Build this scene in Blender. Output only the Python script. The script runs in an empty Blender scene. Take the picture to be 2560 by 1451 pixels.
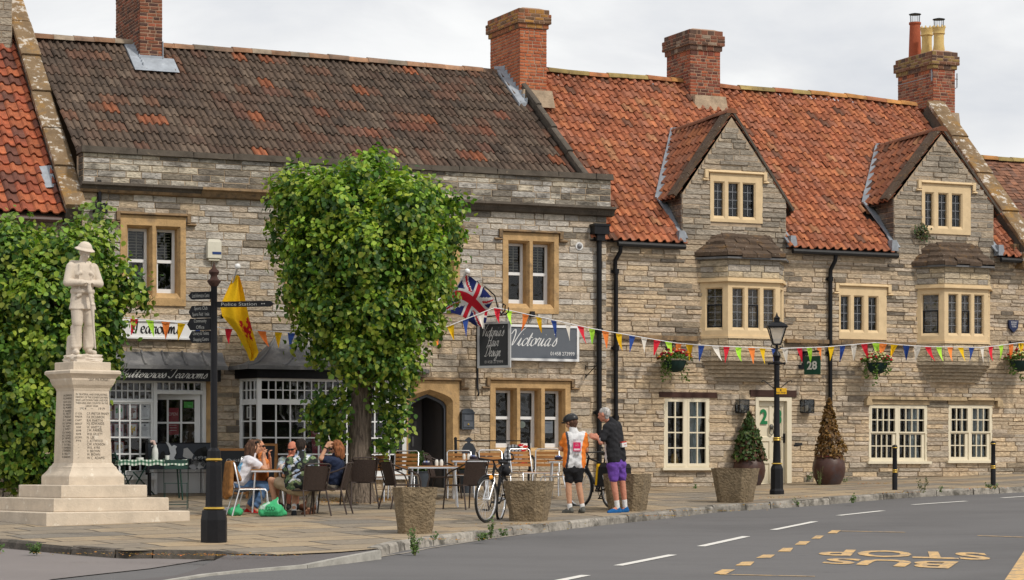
import bpy,bmesh,math,random
import numpy as np
from mathutils import Vector,Matrix,noise as mnoise
R=math.radians
rnd=random.Random(7)
sc=bpy.context.scene
COL=sc.collection
# ------------------------------------------------------------------ camera, sky, sun, exposure
FPX,CX,HY,EYE=6044.0,1280.0,1165.0,0.5
cd=bpy.data.cameras.new("camera");cam=bpy.data.objects.new("camera",cd);COL.objects.link(cam)
cd.sensor_width=36.0;cd.lens=36.0*FPX/2560.0
cd.shift_y=(HY-725.5)/2560.0
cd.clip_start=0.5;cd.clip_end=3000
cam.location=(0,0,EYE);cam.rotation_euler=(R(90),0,0)
sc.camera=cam
SUN_EL,SUN_AZ=47.0,50.0
sd=bpy.data.lights.new("sun",'SUN');sun=bpy.data.objects.new("sun",sd);COL.objects.link(sun)
sd.energy=2.7;sd.angle=R(6);sd.color=(1.0,0.93,0.82)
to_sun=Vector((math.sin(R(SUN_AZ))*math.cos(R(SUN_EL)),-math.cos(R(SUN_AZ))*math.cos(R(SUN_EL)),math.sin(R(SUN_EL))))
sun.rotation_euler=to_sun.to_track_quat('Z','Y').to_euler()
sun.location=(20,-10,40)
w=bpy.data.worlds.new("World");sc.world=w;w.use_nodes=True
nt=w.node_tree;N=nt.nodes;L=nt.links;N.clear()
out=N.new('ShaderNodeOutputWorld');bg=N.new('ShaderNodeBackground')
sky=N.new('ShaderNodeTexSky');sky.sky_type='NISHITA';sky.sun_disc=False
sky.sun_elevation=R(SUN_EL);sky.sun_rotation=R(180-SUN_AZ)
tc=N.new('ShaderNodeTexCoord');mp=N.new('ShaderNodeMapping');mp.inputs['Scale'].default_value=(1,1,2.2);mp.inputs['Location'].default_value=(.35,.2,.9)
n1=N.new('ShaderNodeTexNoise');n1.inputs['Scale'].default_value=5.5;n1.inputs['Detail'].default_value=8;n1.inputs['Roughness'].default_value=.55
n1.inputs['Distortion'].default_value=.4
cr=N.new('ShaderNodeValToRGB');e=cr.color_ramp.elements
e[0].position=.34;e[0].color=(.80,.82,.86,1);e[1].position=.60;e[1].color=(1.10,1.10,1.09,1)
mid=cr.color_ramp.elements.new(.48);mid.color=(.95,.955,.965,1)
sm=N.new('ShaderNodeMix');sm.data_type='RGBA';sm.blend_type='MULTIPLY';sm.inputs[0].default_value=1;sm.inputs[7].default_value=(.1,.1,.1,1)
mx=N.new('ShaderNodeMix');mx.data_type='RGBA';mx.inputs[0].default_value=.93
L.new(tc.outputs['Generated'],mp.inputs[0]);L.new(mp.outputs[0],n1.inputs[0]);L.new(n1.outputs[0],cr.inputs[0])
L.new(sky.outputs[0],sm.inputs[6]);L.new(sm.outputs[2],mx.inputs[6]);L.new(cr.outputs[0],mx.inputs[7])
L.new(mx.outputs[2],bg.inputs[0]);bg.inputs[1].default_value=1.0;L.new(bg.outputs[0],out.inputs[0])
vs=sc.view_settings;vs.view_transform='Standard';vs.look='None';vs.gamma=1;vs.exposure=-0.1
try:vs.use_curve_mapping=False
except Exception:pass
sc.cycles.max_bounces=6;sc.cycles.transparent_max_bounces=8
sc.cycles.use_denoising=True
# ------------------------------------------------------------------ ground and facade frames
def ground(X,Y):
    g=.04+.035*(Y-50.8)
    g+=.022*max(0.0,min(X,22)-4)
    k=max(0,min(1,(Y-43)/4))*max(0,min(1,(3.5-X)/3))
    return g+.08*k*k*(3-2*k)
def G(px,py,dz=0.0):
    """where the photograph's ray meets the ground (dz above it)"""
    a=(px-CX)/FPX;b=(HY-py)/FPX;lo,hi=5.0,120.0
    t=10.0;step=.25;prev=None
    while t<120:
        h=EYE+b*t-(ground(a*t,t)+dz)
        if h<0:break
        t+=step
    lo,hi=t-step,t
    for _ in range(30):
        m=(lo+hi)/2
        if EYE+b*m-(ground(a*m,m)+dz)<0:hi=m
        else:lo=m
    return Vector((a*hi,hi,EYE+b*hi))
def at(px,py,Y):
    return Vector(((px-CX)/FPX*Y,Y,EYE+(HY-py)/FPX*Y))
TH=R(24);CT,ST=math.cos(TH),math.sin(TH)
P0=Vector((0,49.46,0))
def F(px,py,y=0.0):
    """facade frame: u along the street front, y into the buildings, z up"""
    a=(px-CX)/FPX;t=(y+P0.y*CT)/(CT-a*ST)
    return((a*t)*CT+(t-P0.y)*ST,EYE+(HY-py)/FPX*t)
def U(px,y=0.0):return F(px,0,y)[0]
def W(u,y,z):return Vector((P0.x+u*CT-y*ST,P0.y+u*ST+y*CT,z))
def local(p):
    d=p-P0
    return Vector((d.x*CT+d.y*ST,-d.x*ST+d.y*CT,p.z))
def jit(c,a,b):
    k=rnd.uniform(a,b);return tuple(x*k for x in c)
# ------------------------------------------------------------------ mesh builder
class MB:
    def __init__(s,M=None):s.v=[];s.f=[];s.m=[];s.c=[];s.M=M
    def add(s,vs,fs,mi=0,col=None):
        b=len(s.v)
        if s.M is not None:vs=[tuple(s.M@Vector(p))for p in vs]
        s.v.extend(tuple(p)for p in vs)
        for f in fs:s.f.append([b+i for i in f]);s.m.append(mi);s.c.append(col)
        return s
    def quad(s,a,b,c,d,mi=0,col=None):return s.add([a,b,c,d],[(0,1,2,3)],mi,col)
    def bx(s,x0,x1,y0,y1,z0,z1,mi=0,col=None,t=0.0):
        """box; t pulls the top corners in"""
        v=[(x0,y0,z0),(x1,y0,z0),(x1,y1,z0),(x0,y1,z0),(x0+t,y0+t,z1),(x1-t,y0+t,z1),(x1-t,y1-t,z1),(x0+t,y1-t,z1)]
        return s.add(v,[(3,2,1,0),(4,5,6,7),(0,1,5,4),(1,2,6,5),(2,3,7,6),(3,0,4,7)],mi,col)
    def bar(s,p,q,w,h,mi=0,col=None,up=(0,0,1)):
        """rectangular bar from p to q"""
        p,q=Vector(p),Vector(q);d=(q-p).normalized();up=Vector(up)
        if abs(d.dot(up))>.95:up=Vector((0,1,0))
        a=d.cross(up).normalized()*w/2;b=a.cross(d).normalized()*h/2
        v=[p-a-b,p+a-b,p+a+b,p-a+b,q-a-b,q+a-b,q+a+b,q-a+b]
        return s.add(v,[(3,2,1,0),(4,5,6,7),(0,1,5,4),(1,2,6,5),(2,3,7,6),(3,0,4,7)],mi,col)
    def tube(s,pts,r,n=8,mi=0,col=None,closed=False,caps=True):
        pts=[Vector(p)for p in pts];k=len(pts);rs=r if isinstance(r,(list,tuple))else[r]*k
        vs=[];prev=None
        for i,p in enumerate(pts):
            if closed:d=(pts[(i+1)%k]-pts[i-1])
            else:d=pts[min(i+1,k-1)]-pts[max(i-1,0)]
            d=d.normalized()if d.length>1e-9 else Vector((0,0,1))
            if prev is None:
                a=d.orthogonal().normalized()
            else:
                a=prev-d*prev.dot(d)
                a=a.normalized()if a.length>1e-6 else d.orthogonal().normalized()
            prev=a;b=d.cross(a)
            for j in range(n):
                t=2*math.pi*j/n
                vs.append(p+(a*math.cos(t)+b*math.sin(t))*rs[i])
        fs=[]
        for i in range(k if closed else k-1):
            i2=(i+1)%k
            for j in range(n):fs.append((i*n+j,i*n+(j+1)%n,i2*n+(j+1)%n,i2*n+j))
        if caps and not closed:fs.append(tuple(reversed(range(n))));fs.append(tuple((k-1)*n+j for j in range(n)))
        return s.add(vs,fs,mi,col)
    def lathe(s,prof,n=16,c=(0,0,0),mi=0,col=None,ph=0.0,sq=None):
        vs=[]
        for r,z in prof:
            for j in range(n):
                t=2*math.pi*j/n+ph
                vs.append((c[0]+r*math.cos(t),c[1]+r*math.sin(t),c[2]+z))
        fs=[(i*n+j,i*n+(j+1)%n,(i+1)*n+(j+1)%n,(i+1)*n+j)for i in range(len(prof)-1)for j in range(n)]
        if prof[0][0]>1e-6:fs.append(tuple(reversed(range(n))))
        if prof[-1][0]>1e-6:fs.append(tuple((len(prof)-1)*n+j for j in range(n)))
        return s.add(vs,fs,mi,col)
    def ext(s,poly,y0,y1,mi=0,col=None):
        """polygon in (x,z), extruded along y"""
        k=len(poly)
        v=[(x,y0,z)for x,z in poly]+[(x,y1,z)for x,z in poly]
        fs=[tuple(range(k)),tuple(reversed(range(k,2*k)))]+[(i,i+k,(i+1)%k+k,(i+1)%k)for i in range(k)]
        return s.add(v,fs,mi,col)
    def flat(s,poly,z0,z1,mi=0,col=None):
        """polygon in (x,y), extruded along z"""
        k=len(poly)
        v=[(x,y,z0)for x,y in poly]+[(x,y,z1)for x,y in poly]
        fs=[tuple(reversed(range(k))),tuple(range(k,2*k))]+[(i,(i+1)%k,(i+1)%k+k,i+k)for i in range(k)]
        return s.add(v,fs,mi,col)
    def ball(s,c,r,nu=12,nv=8,mi=0,col=None):
        r=r if isinstance(r,(tuple,list))else(r,r,r);vs=[(c[0],c[1],c[2]-r[2])]
        for i in range(1,nv):
            a=math.pi*i/nv-math.pi/2
            for j in range(nu):
                t=2*math.pi*j/nu
                vs.append((c[0]+r[0]*math.cos(a)*math.cos(t),c[1]+r[1]*math.cos(a)*math.sin(t),c[2]+r[2]*math.sin(a)))
        vs.append((c[0],c[1],c[2]+r[2]));top=len(vs)-1;fs=[]
        for j in range(nu):
            fs.append((0,1+(j+1)%nu,1+j));fs.append((top,1+(nv-2)*nu+j,1+(nv-2)*nu+(j+1)%nu))
        for i in range(nv-2):
            for j in range(nu):
                a=1+i*nu+j;b=1+i*nu+(j+1)%nu
                fs.append((a,b,b+nu,a+nu))
        return s.add(vs,fs,mi,col)
    def cap(s,p,q,r0,r1,n=10,mi=0,col=None):
        """tapered capsule"""
        p,q=Vector(p),Vector(q);d=q-p;ln=d.length;d=d.normalized()if ln>1e-6 else Vector((0,0,1))
        pts=[];rs=[]
        for i in range(1,4):a=math.pi/2*i/3.0;pts.append(p-d*r0*math.cos(a));rs.append(r0*math.sin(a))
        for i in range(3):a=math.pi/2*i/3.0;pts.append(q+d*r1*math.sin(a));rs.append(max(r1*math.cos(a),.0005))
        pts.insert(0,p-d*r0);rs.insert(0,.0005);pts.append(q+d*r1);rs.append(.0005)
        return s.tube(pts,rs,n,mi,col)
    def mesh(s,name,mats,smooth=None):
        me=bpy.data.meshes.new(name);me.from_pydata(s.v,[],s.f)
        mats=mats if isinstance(mats,(list,tuple))else[mats]
        for m in mats:me.materials.append(m)
        if len(mats)>1:me.polygons.foreach_set('material_index',s.m)
        if any(c is not None for c in s.c):
            at_=me.attributes.new('Col','FLOAT_COLOR','FACE')
            arr=np.ones((len(s.c),4),np.float32)
            for i,c in enumerate(s.c):
                if c is not None:arr[i,:3]=c[:3]
            at_.data.foreach_set('color',arr.ravel())
        if smooth is not None:
            me.polygons.foreach_set('use_smooth',[True]*len(me.polygons))
            try:me.set_sharp_from_angle(angle=R(smooth))
            except Exception:pass
        me.update();return me
    def build(s,name,mats,parent=None,smooth=None,loc=None,rz=0):
        o=bpy.data.objects.new(name,s.mesh(name,mats,smooth));COL.objects.link(o)
        if parent is not None:o.parent=parent
        if loc is not None:o.location=loc
        if rz:o.rotation_euler=(0,0,rz)
        return o
def tag(o,label=None,cat=None,group=None,kind=None):
    if label:o['label']=label
    if cat:o['category']=cat
    if group:o['group']=group
    if kind:o['kind']=kind
    return o
def empty(name,loc,rz=0,label=None,cat=None,group=None):
    o=bpy.data.objects.new(name,None);COL.objects.link(o);o.location=loc;o.rotation_euler=(0,0,rz);o.empty_display_size=.2
    return tag(o,label,cat,group)
def copy_tree(o,parent=None):
    c=o.copy();COL.objects.link(c)
    if parent is not None:c.parent=parent
    for ch in list(o.children):copy_tree(ch,c)
    return c
def T(loc=(0,0,0),rz=0,s=1):return Matrix.Translation(Vector(loc))@Matrix.Rotation(rz,4,'Z')@Matrix.Diagonal((s,s,s,1))
_fontcache={}
def text_polys(txt,bold=0.0,shear=0.0,spacing=1.0):
    key=(txt,bold,shear,spacing)
    if key not in _fontcache:
        cu=bpy.data.curves.new('t','FONT');cu.body=txt;cu.size=1;cu.offset=bold;cu.shear=shear;cu.space_character=spacing
        cu.resolution_u=3;cu.align_x='CENTER';cu.align_y='CENTER'
        ob=bpy.data.objects.new('t',cu);COL.objects.link(ob)
        dg=bpy.context.evaluated_depsgraph_get();me=bpy.data.meshes.new_from_object(ob.evaluated_get(dg))
        v=[tuple(x.co)for x in me.vertices];f=[tuple(p.vertices)for p in me.polygons]
        bpy.data.objects.remove(ob);bpy.data.curves.remove(cu);bpy.data.meshes.remove(me)
        _fontcache[key]=(v,f)
    return _fontcache[key]
def put_text(mb,txt,origin,ex,ey,h,width=None,mi=0,col=None,bold=0.0,shear=0.0):
    """flat lettering centred on origin; ex, ey unit vectors; h capital height; width squeezes to fit"""
    v,f=text_polys(txt,bold,shear)
    if not v:return
    xs=[p[0]for p in v];ys=[p[1]for p in v];x0,x1=min(xs),max(xs)
    k=h/.7;kx=k if width is None else width/(x1-x0)
    o=Vector(origin);ex=Vector(ex);ey=Vector(ey);yc=(min(ys)+max(ys))/2
    mb.add([o+ex*((p[0]-(x0+x1)/2)*kx)+ey*((p[1]-yc)*k)for p in v],f,mi,col)
# ------------------------------------------------------------------ materials
def pmat(name,col=(.5,.5,.5),attr=False,var=.18,scale=6.0,rough=.85,bump=.25,bscale=None,metal=0.0,spec=.35,spots=None,aniso=None,bdist=.02,detail=5):
    """plain procedural surface: base colour (or the 'Col' attribute) with mottling, optional lichen/stain spots, bump"""
    m=bpy.data.materials.new(name);m.use_nodes=True;nt=m.node_tree;n=nt.nodes;l=nt.links
    b=n['Principled BSDF'];b.inputs['Roughness'].default_value=rough;b.inputs['Metallic'].default_value=metal
    b.inputs['Specular IOR Level'].default_value=spec
    tcn=n.new('ShaderNodeTexCoord');src=tcn.outputs['Object']
    if aniso:
        mpn=n.new('ShaderNodeMapping');mpn.inputs['Scale'].default_value=aniso;l.new(src,mpn.inputs[0]);src=mpn.outputs[0]
    ns=n.new('ShaderNodeTexNoise');ns.inputs['Scale'].default_value=scale;ns.inputs['Detail'].default_value=detail;ns.inputs['Roughness'].default_value=.65
    l.new(src,ns.inputs[0])
    mr=n.new('ShaderNodeMapRange');mr.inputs[1].default_value=.25;mr.inputs[2].default_value=.75
    mr.inputs[3].default_value=1-var;mr.inputs[4].default_value=1+var;l.new(ns.outputs[0],mr.inputs[0])
    mul=n.new('ShaderNodeVectorMath');mul.operation='SCALE';l.new(mr.outputs[0],mul.inputs['Scale'])
    if attr:
        a=n.new('ShaderNodeAttribute');a.attribute_name='Col';l.new(a.outputs['Color'],mul.inputs[0])
    else:
        rgb=n.new('ShaderNodeRGB');rgb.outputs[0].default_value=(*col,1);l.new(rgb.outputs[0],mul.inputs[0])
    cur=mul.outputs[0]
    for(c,sc_,lo,hi,amt)in(spots or[]):
        s2=n.new('ShaderNodeTexNoise');s2.inputs['Scale'].default_value=sc_;s2.inputs['Detail'].default_value=6;s2.inputs['Roughness'].default_value=.7
        l.new(src,s2.inputs[0])
        r2=n.new('ShaderNodeMapRange');r2.inputs[1].default_value=lo;r2.inputs[2].default_value=hi;r2.inputs[4].default_value=amt;l.new(s2.outputs[0],r2.inputs[0])
        mxn=n.new('ShaderNodeMix');mxn.data_type='RGBA';l.new(r2.outputs[0],mxn.inputs[0]);l.new(cur,mxn.inputs[6]);mxn.inputs[7].default_value=(*c,1)
        cur=mxn.outputs[2]
    l.new(cur,b.inputs['Base Color'])
    if bump:
        bn=n.new('ShaderNodeTexNoise');bn.inputs['Scale'].default_value=bscale or scale*4;bn.inputs['Detail'].default_value=4;l.new(src,bn.inputs[0])
        bp=n.new('ShaderNodeBump');bp.inputs['Strength'].default_value=bump;bp.inputs['Distance'].default_value=bdist
        l.new(bn.outputs[0],bp.inputs['Height']);l.new(bp.outputs[0],b.inputs['Normal'])
    return m
def glass_mat(name,tint=.02,refl=1.0):
    m=bpy.data.materials.new(name);m.use_nodes=True;nt=m.node_tree;n=nt.nodes;l=nt.links;n.clear()
    o=n.new('ShaderNodeOutputMaterial');tr=n.new('ShaderNodeBsdfTransparent');tr.inputs[0].default_value=(.86,.88,.88,1)
    gl=n.new('ShaderNodeBsdfGlossy');gl.inputs['Roughness'].default_value=.03
    tcn=n.new('ShaderNodeTexCoord');ns=n.new('ShaderNodeTexNoise');ns.inputs['Scale'].default_value=3.5;l.new(tcn.outputs['Object'],ns.inputs[0])
    bp=n.new('ShaderNodeBump');bp.inputs['Strength'].default_value=.45;bp.inputs['Distance'].default_value=.05;l.new(ns.outputs[0],bp.inputs['Height']);l.new(bp.outputs[0],gl.inputs['Normal'])
    fr=n.new('ShaderNodeFresnel');fr.inputs[0].default_value=1.5
    mm=n.new('ShaderNodeMath');mm.operation='MULTIPLY';mm.inputs[1].default_value=refl;l.new(fr.outputs[0],mm.inputs[0])
    mx=n.new('ShaderNodeMixShader');l.new(mm.outputs[0],mx.inputs[0]);l.new(tr.outputs[0],mx.inputs[1]);l.new(gl.outputs[0],mx.inputs[2]);l.new(mx.outputs[0],o.inputs[0])
    return m
def leaf_mat(name,rough=.5):
    m=bpy.data.materials.new(name);m.use_nodes=True;nt=m.node_tree;n=nt.nodes;l=nt.links
    b=n['Principled BSDF'];b.inputs['Roughness'].default_value=rough;b.inputs['Specular IOR Level'].default_value=.35
    a=n.new('ShaderNodeAttribute');a.attribute_name='Col';l.new(a.outputs['Color'],b.inputs['Base Color'])
    t=n.new('ShaderNodeBsdfTranslucent');sc_=n.new('ShaderNodeVectorMath');sc_.operation='MULTIPLY';sc_.inputs[1].default_value=(1.3,1.5,.7);l.new(a.outputs['Color'],sc_.inputs[0]);l.new(sc_.outputs[0],t.inputs[0])
    mx=n.new('ShaderNodeMixShader');mx.inputs[0].default_value=.28
    l.new(b.outputs[0],mx.inputs[1]);l.new(t.outputs[0],mx.inputs[2]);l.new(mx.outputs[0],n['Material Output'].inputs[0])
    return m
M_={}
M_['lias']=pmat('lias_stone',attr=True,var=.42,scale=11,rough=.92,bump=.9,bscale=16,bdist=.03,aniso=(1,1,2),spots=[((.12,.105,.09),1.0,.56,.74,.5),((.085,.075,.06),9,.58,.68,.6),((.56,.49,.39),7,.60,.70,.5)])
M_['lias2']=pmat('lias_rubble',attr=True,var=.42,scale=10,rough=.92,bump=.9,bscale=16,bdist=.03,aniso=(1,1,2),spots=[((.15,.125,.10),.8,.52,.72,.5),((.10,.085,.07),6,.56,.68,.6),((.58,.49,.36),6,.60,.70,.5)])
M_['mortar']=pmat('lime_mortar',(.38,.29,.20),var=.4,scale=6,bump=.5)
M_['ham']=pmat('golden_stone',(.47,.305,.145),var=.28,scale=5,rough=.9,bump=.4,bscale=30,spots=[((.20,.14,.09),4,.54,.70,.6),((.11,.085,.06),9,.60,.70,.5)])
M_['hamdark']=pmat('weathered_golden_stone',(.25,.165,.09),var=.35,scale=5,rough=.92,bump=.4,bscale=40,spots=[((.07,.06,.05),4,.5,.66,.8),((.5,.42,.3),16,.64,.72,.6)])
M_['cream']=pmat('cream_dressed_stone',(.66,.50,.30),var=.12,scale=5,rough=.88,bump=.2,bscale=50)
M_['coping']=pmat('lichened_coping_stone',(.20,.135,.075),var=.35,scale=3,rough=.95,bump=.5,bscale=30,spots=[((.36,.19,.04),2.5,.52,.66,.7),((.58,.54,.48),6,.55,.62,.85),((.06,.05,.04),5,.60,.70,.7)])
M_['darkcoping']=pmat('blackened_stone',(.09,.075,.06),var=.4,scale=4,rough=.95,bump=.5,bscale=30,spots=[((.42,.33,.22),9,.62,.72,.6)])
M_['slab']=pmat('stone_roof_slab',(.085,.058,.04),var=.4,scale=4,rough=.95,bump=.6,bscale=25,spots=[((.5,.44,.36),18,.62,.68,.7),((.22,.12,.04),5,.55,.7,.6)])
M_['pantile']=pmat('clay_pantile',attr=True,var=.38,scale=6,rough=.9,bump=.3,bscale=40,spots=[((.085,.055,.042),1.1,.52,.72,.45),((.075,.048,.038),9,.57,.68,.7),((.40,.31,.24),20,.66,.72,.6)])
M_['darktile']=pmat('weathered_roof_tile',attr=True,var=.45,scale=5,rough=.92,bump=.4,bscale=40,spots=[((.045,.035,.03),.8,.5,.72,.5),((.30,.22,.16),24,.66,.74,.5),((.48,.20,.02),5.5,.72,.76,.8)])
M_['brick']=pmat('chimney_brick',attr=True,var=.3,scale=9,rough=.92,bump=.4,bscale=40,spots=[((.10,.07,.05),3.0,.60,.74,.5)])
M_['brickmortar']=pmat('chimney_mortar',(.34,.22,.15),var=.3,scale=6)
M_['lead']=pmat('lead_sheet',(.30,.33,.37),var=.3,scale=4,rough=.55,bump=.2,spots=[((.55,.58,.60),6,.58,.72,.5)])
M_['leaddark']=pmat('dark_lead_sheet',(.14,.14,.145),var=.3,scale=2.5,rough=.55,bump=.2,spots=[((.30,.29,.28),3,.5,.7,.7)])
M_['iron']=pmat('black_painted_iron',(.008,.008,.010),var=.3,scale=10,rough=.42,bump=.08,spec=.25)
M_['ironmat']=pmat('black_gutter_paint',(.014,.014,.015),var=.3,scale=8,rough=.6,bump=.1)
M_['gold']=pmat('gold_paint',(.55,.36,.06),var=.15,rough=.4,bump=.05,metal=.4)
M_['white']=pmat('white_gloss_paint',(.78,.79,.80),var=.05,scale=3,rough=.45,bump=.05)
M_['creampaint']=pmat('cream_wood_paint',(.70,.63,.48),var=.06,scale=4,rough=.5,bump=.08)
M_['glass']=glass_mat('window_glass',refl=1.35)
M_['dark']=pmat('dark_interior',(.022,.019,.016),var=.5,scale=1.5,rough=.95,bump=0)
M_['blind']=pmat('slatted_blind',(.33,.31,.24),var=.1,rough=.6,bump=0)
M_['curtain']=pmat('pale_curtain',(.60,.68,.70),var=.15,scale=20,rough=.9,bump=.3,aniso=(1,1,.02))
M_['leadcame']=pmat('lead_glazing_bar',(.22,.23,.25),var=.1,rough=.5,bump=0)
M_['oak']=pmat('dark_oak_beam',(.05,.022,.016),var=.35,scale=6,rough=.8,bump=.4,aniso=(.2,1,1))
M_['timber']=pmat('orange_teak',(.36,.165,.05),var=.3,scale=8,rough=.6,bump=.15,aniso=(.2,1,1))
M_['alu']=pmat('polished_aluminium',(.75,.76,.78),var=.08,rough=.28,bump=.02,metal=.85)
M_['rattan']=pmat('brown_woven_plastic',(.035,.022,.017),var=.35,scale=40,rough=.6,bump=.5,bscale=90)
M_['browntube']=pmat('brown_metal_tube',(.045,.03,.025),var=.2,rough=.45,bump=.05)
M_['greenmetal']=pmat('dark_green_metal',(.012,.045,.035),var=.2,rough=.45,bump=.05)
M_['slate']=pmat('slate_grey_metal',(.05,.06,.075),var=.15,rough=.55,bump=.05)
M_['monument']=pmat('pale_monument_stone',(.57,.485,.385),var=.13,scale=4,rough=.9,bump=.3,bscale=40,spots=[((.33,.28,.22),1.5,.50,.72,.55),((.24,.20,.16),5,.60,.72,.5),((.76,.69,.58),5,.60,.65,.7)])
M_['statue']=pmat('carved_pale_stone',(.60,.52,.43),var=.12,scale=7,rough=.9,bump=.25,bscale=60,spots=[((.36,.31,.26),6,.60,.78,.4)])
M_['letter']=pmat('incised_black_lettering',(.06,.05,.04),var=.2,bump=0)
M_['planter']=pmat('rough_aggregate_planter',(.225,.17,.105),var=.4,scale=14,rough=.95,bump=1.0,bscale=26,bdist=.05,spots=[((.09,.07,.045),4,.52,.72,.6),((.42,.35,.25),30,.62,.72,.5)])
M_['glaze']=pmat('maroon_glazed_pot',(.062,.027,.02),var=.4,scale=5,rough=.45,bump=.15,spots=[((.05,.05,.06),2.2,.5,.65,.8)])
M_['tarmac']=pmat('road_asphalt',(.125,.121,.122),var=.25,scale=.45,aniso=(.45,1,1),rough=.9,bump=.5,bscale=90,bdist=.01,spots=[((.21,.205,.20),60,.58,.68,.35),((.065,.064,.065),40,.60,.70,.4),((.075,.073,.073),.45,.55,.70,.55),((.045,.044,.044),2.2,.66,.72,.6)])
M_['tarmac2']=pmat('pale_asphalt',(.20,.178,.172),var=.10,scale=.5,rough=.9,bump=.5,bscale=90,bdist=.01,spots=[((.28,.26,.25),120,.60,.70,.5),((.13,.12,.12),70,.62,.72,.5)])
M_['tarmac3']=pmat('purple_grey_asphalt',(.115,.105,.105),var=.12,scale=.6,rough=.9,bump=.5,bscale=90,bdist=.01,spots=[((.20,.18,.175),120,.62,.70,.4)])
M_['kerb']=pmat('old_kerbstone',attr=True,var=.4,scale=7,rough=.95,bump=.8,bscale=20,spots=[((.06,.055,.045),3,.48,.62,.8),((.42,.40,.36),8,.62,.70,.5)])
M_['whiteline']=pmat('white_road_paint',(.66,.64,.60),var=.1,scale=12,rough=.8,bump=.2,spots=[((.2,.2,.2),30,.64,.72,.7)])
M_['yellowline']=pmat('yellow_road_paint',(.62,.40,.17),var=.12,scale=10,rough=.8,bump=.2,spots=[((.17,.16,.155),7,.46,.64,.85),((.2,.185,.17),28,.56,.66,.6)])
M_['paleline']=pmat('worn_cream_line',(.36,.32,.27),var=.2,scale=8,rough=.85,bump=.2,spots=[((.13,.13,.13),9,.52,.66,.85)])
M_['leaf']=leaf_mat('lime_leaf')
M_['bark']=pmat('ridged_bark',(.165,.13,.10),var=.6,scale=24,rough=.95,bump=1.0,bscale=30,bdist=.06,aniso=(1,1,.14),spots=[((.045,.035,.028),20,.50,.60,.8),((.28,.24,.19),26,.58,.68,.5)])
M_['attr']=pmat('painted_or_dyed',attr=True,var=.06,scale=10,rough=.75,bump=.1)
M_['attrgloss']=pmat('glossy_coloured',attr=True,var=.05,scale=10,rough=.35,bump=.03,spec=.5)
M_['cloth']=pmat('coloured_cloth',attr=True,var=.12,scale=14,rough=.9,bump=.35,bscale=30)
def flatm(name,col,rough=.7,var=.08,bump=.08,**k):
    if name not in M_:M_[name]=pmat(name,col,var=var,rough=rough,bump=bump,**k)
    return M_[name]
# ------------------------------------------------------------------ ground, pavement, kerb, roads
def polyline_px(pts,dz=0.0):return[G(x,y,dz)for x,y in pts]
def resample(pl,step):
    out=[Vector(pl[0])]
    for a,b in zip(pl[:-1],pl[1:]):
        n=max(1,int((Vector(b)-Vector(a)).length/step))
        for i in range(1,n+1):out.append(Vector(a).lerp(Vector(b),i/n))
    return out
def flag_mat():
    m=bpy.data.materials.new('flagstone_paving');m.use_nodes=True;nt=m.node_tree;n=nt.nodes;l=nt.links;b=n['Principled BSDF']
    b.inputs['Roughness'].default_value=.9;b.inputs['Specular IOR Level'].default_value=.3
    tcn=n.new('ShaderNodeTexCoord');mpn=n.new('ShaderNodeMapping');mpn.inputs['Rotation'].default_value=(0,0,-TH-.12);l.new(tcn.outputs['Object'],mpn.inputs[0])
    nz=n.new('ShaderNodeTexNoise');nz.inputs['Scale'].default_value=.9;l.new(tcn.outputs['Object'],nz.inputs[0])
    vm=n.new('ShaderNodeVectorMath');vm.operation='MULTIPLY_ADD';vm.inputs[1].default_value=(.22,.22,0);l.new(nz.outputs['Color'],vm.inputs[0]);l.new(mpn.outputs[0],vm.inputs[2])
    br=n.new('ShaderNodeTexBrick');br.inputs['Scale'].default_value=1;br.inputs['Brick Width'].default_value=1.25;br.inputs['Row Height'].default_value=.85
    br.inputs['Mortar Size'].default_value=.022;br.inputs['Mortar Smooth'].default_value=.3;br.inputs['Bias'].default_value=0;br.offset=.37;br.squash=1.35;br.squash_frequency=3
    br.inputs['Color1'].default_value=(.37,.285,.185,1);br.inputs['Color2'].default_value=(.20,.178,.15,1);br.inputs['Mortar'].default_value=(.06,.048,.035,1)
    l.new(vm.outputs[0],br.inputs[0])
    def noise_mix(cur,c,s,lo,hi,amt,asp=None):
        q=n.new('ShaderNodeTexNoise');q.inputs['Scale'].default_value=s;q.inputs['Detail'].default_value=6
        l.new(vm.outputs[0],q.inputs[0])
        r=n.new('ShaderNodeMapRange');r.inputs[1].default_value=lo;r.inputs[2].default_value=hi;r.inputs[4].default_value=amt;l.new(q.outputs[0],r.inputs[0])
        x=n.new('ShaderNodeMix');x.data_type='RGBA';l.new(r.outputs[0],x.inputs[0]);l.new(cur,x.inputs[6]);x.inputs[7].default_value=(*c,1);return x.outputs[2]
    cur=br.outputs[0]
    cur=noise_mix(cur,(.38,.25,.13),.55,.54,.66,.45)
    cur=noise_mix(cur,(.16,.135,.11),1.7,.55,.72,.7)
    cur=noise_mix(cur,(.44,.375,.29),3.5,.60,.74,.5)
    cur=noise_mix(cur,(.09,.075,.06),12,.60,.72,.6)
    l.new(cur,b.inputs['Base Color'])
    q=n.new('ShaderNodeTexNoise');q.inputs['Scale'].default_value=18;q.inputs['Detail'].default_value=5;l.new(tcn.outputs['Object'],q.inputs[0])
    ad=n.new('ShaderNodeMath');ad.operation='MULTIPLY_ADD';ad.inputs[1].default_value=-1.2;l.new(br.outputs['Fac'],ad.inputs[0]);l.new(q.outputs[0],ad.inputs[2])
    bp=n.new('ShaderNodeBump');bp.inputs['Strength'].default_value=.8;bp.inputs['Distance'].default_value=.03;l.new(ad.outputs[0],bp.inputs['Height']);l.new(bp.outputs[0],b.inputs['Normal'])
    return m
M_['flag']=flag_mat()
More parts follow.
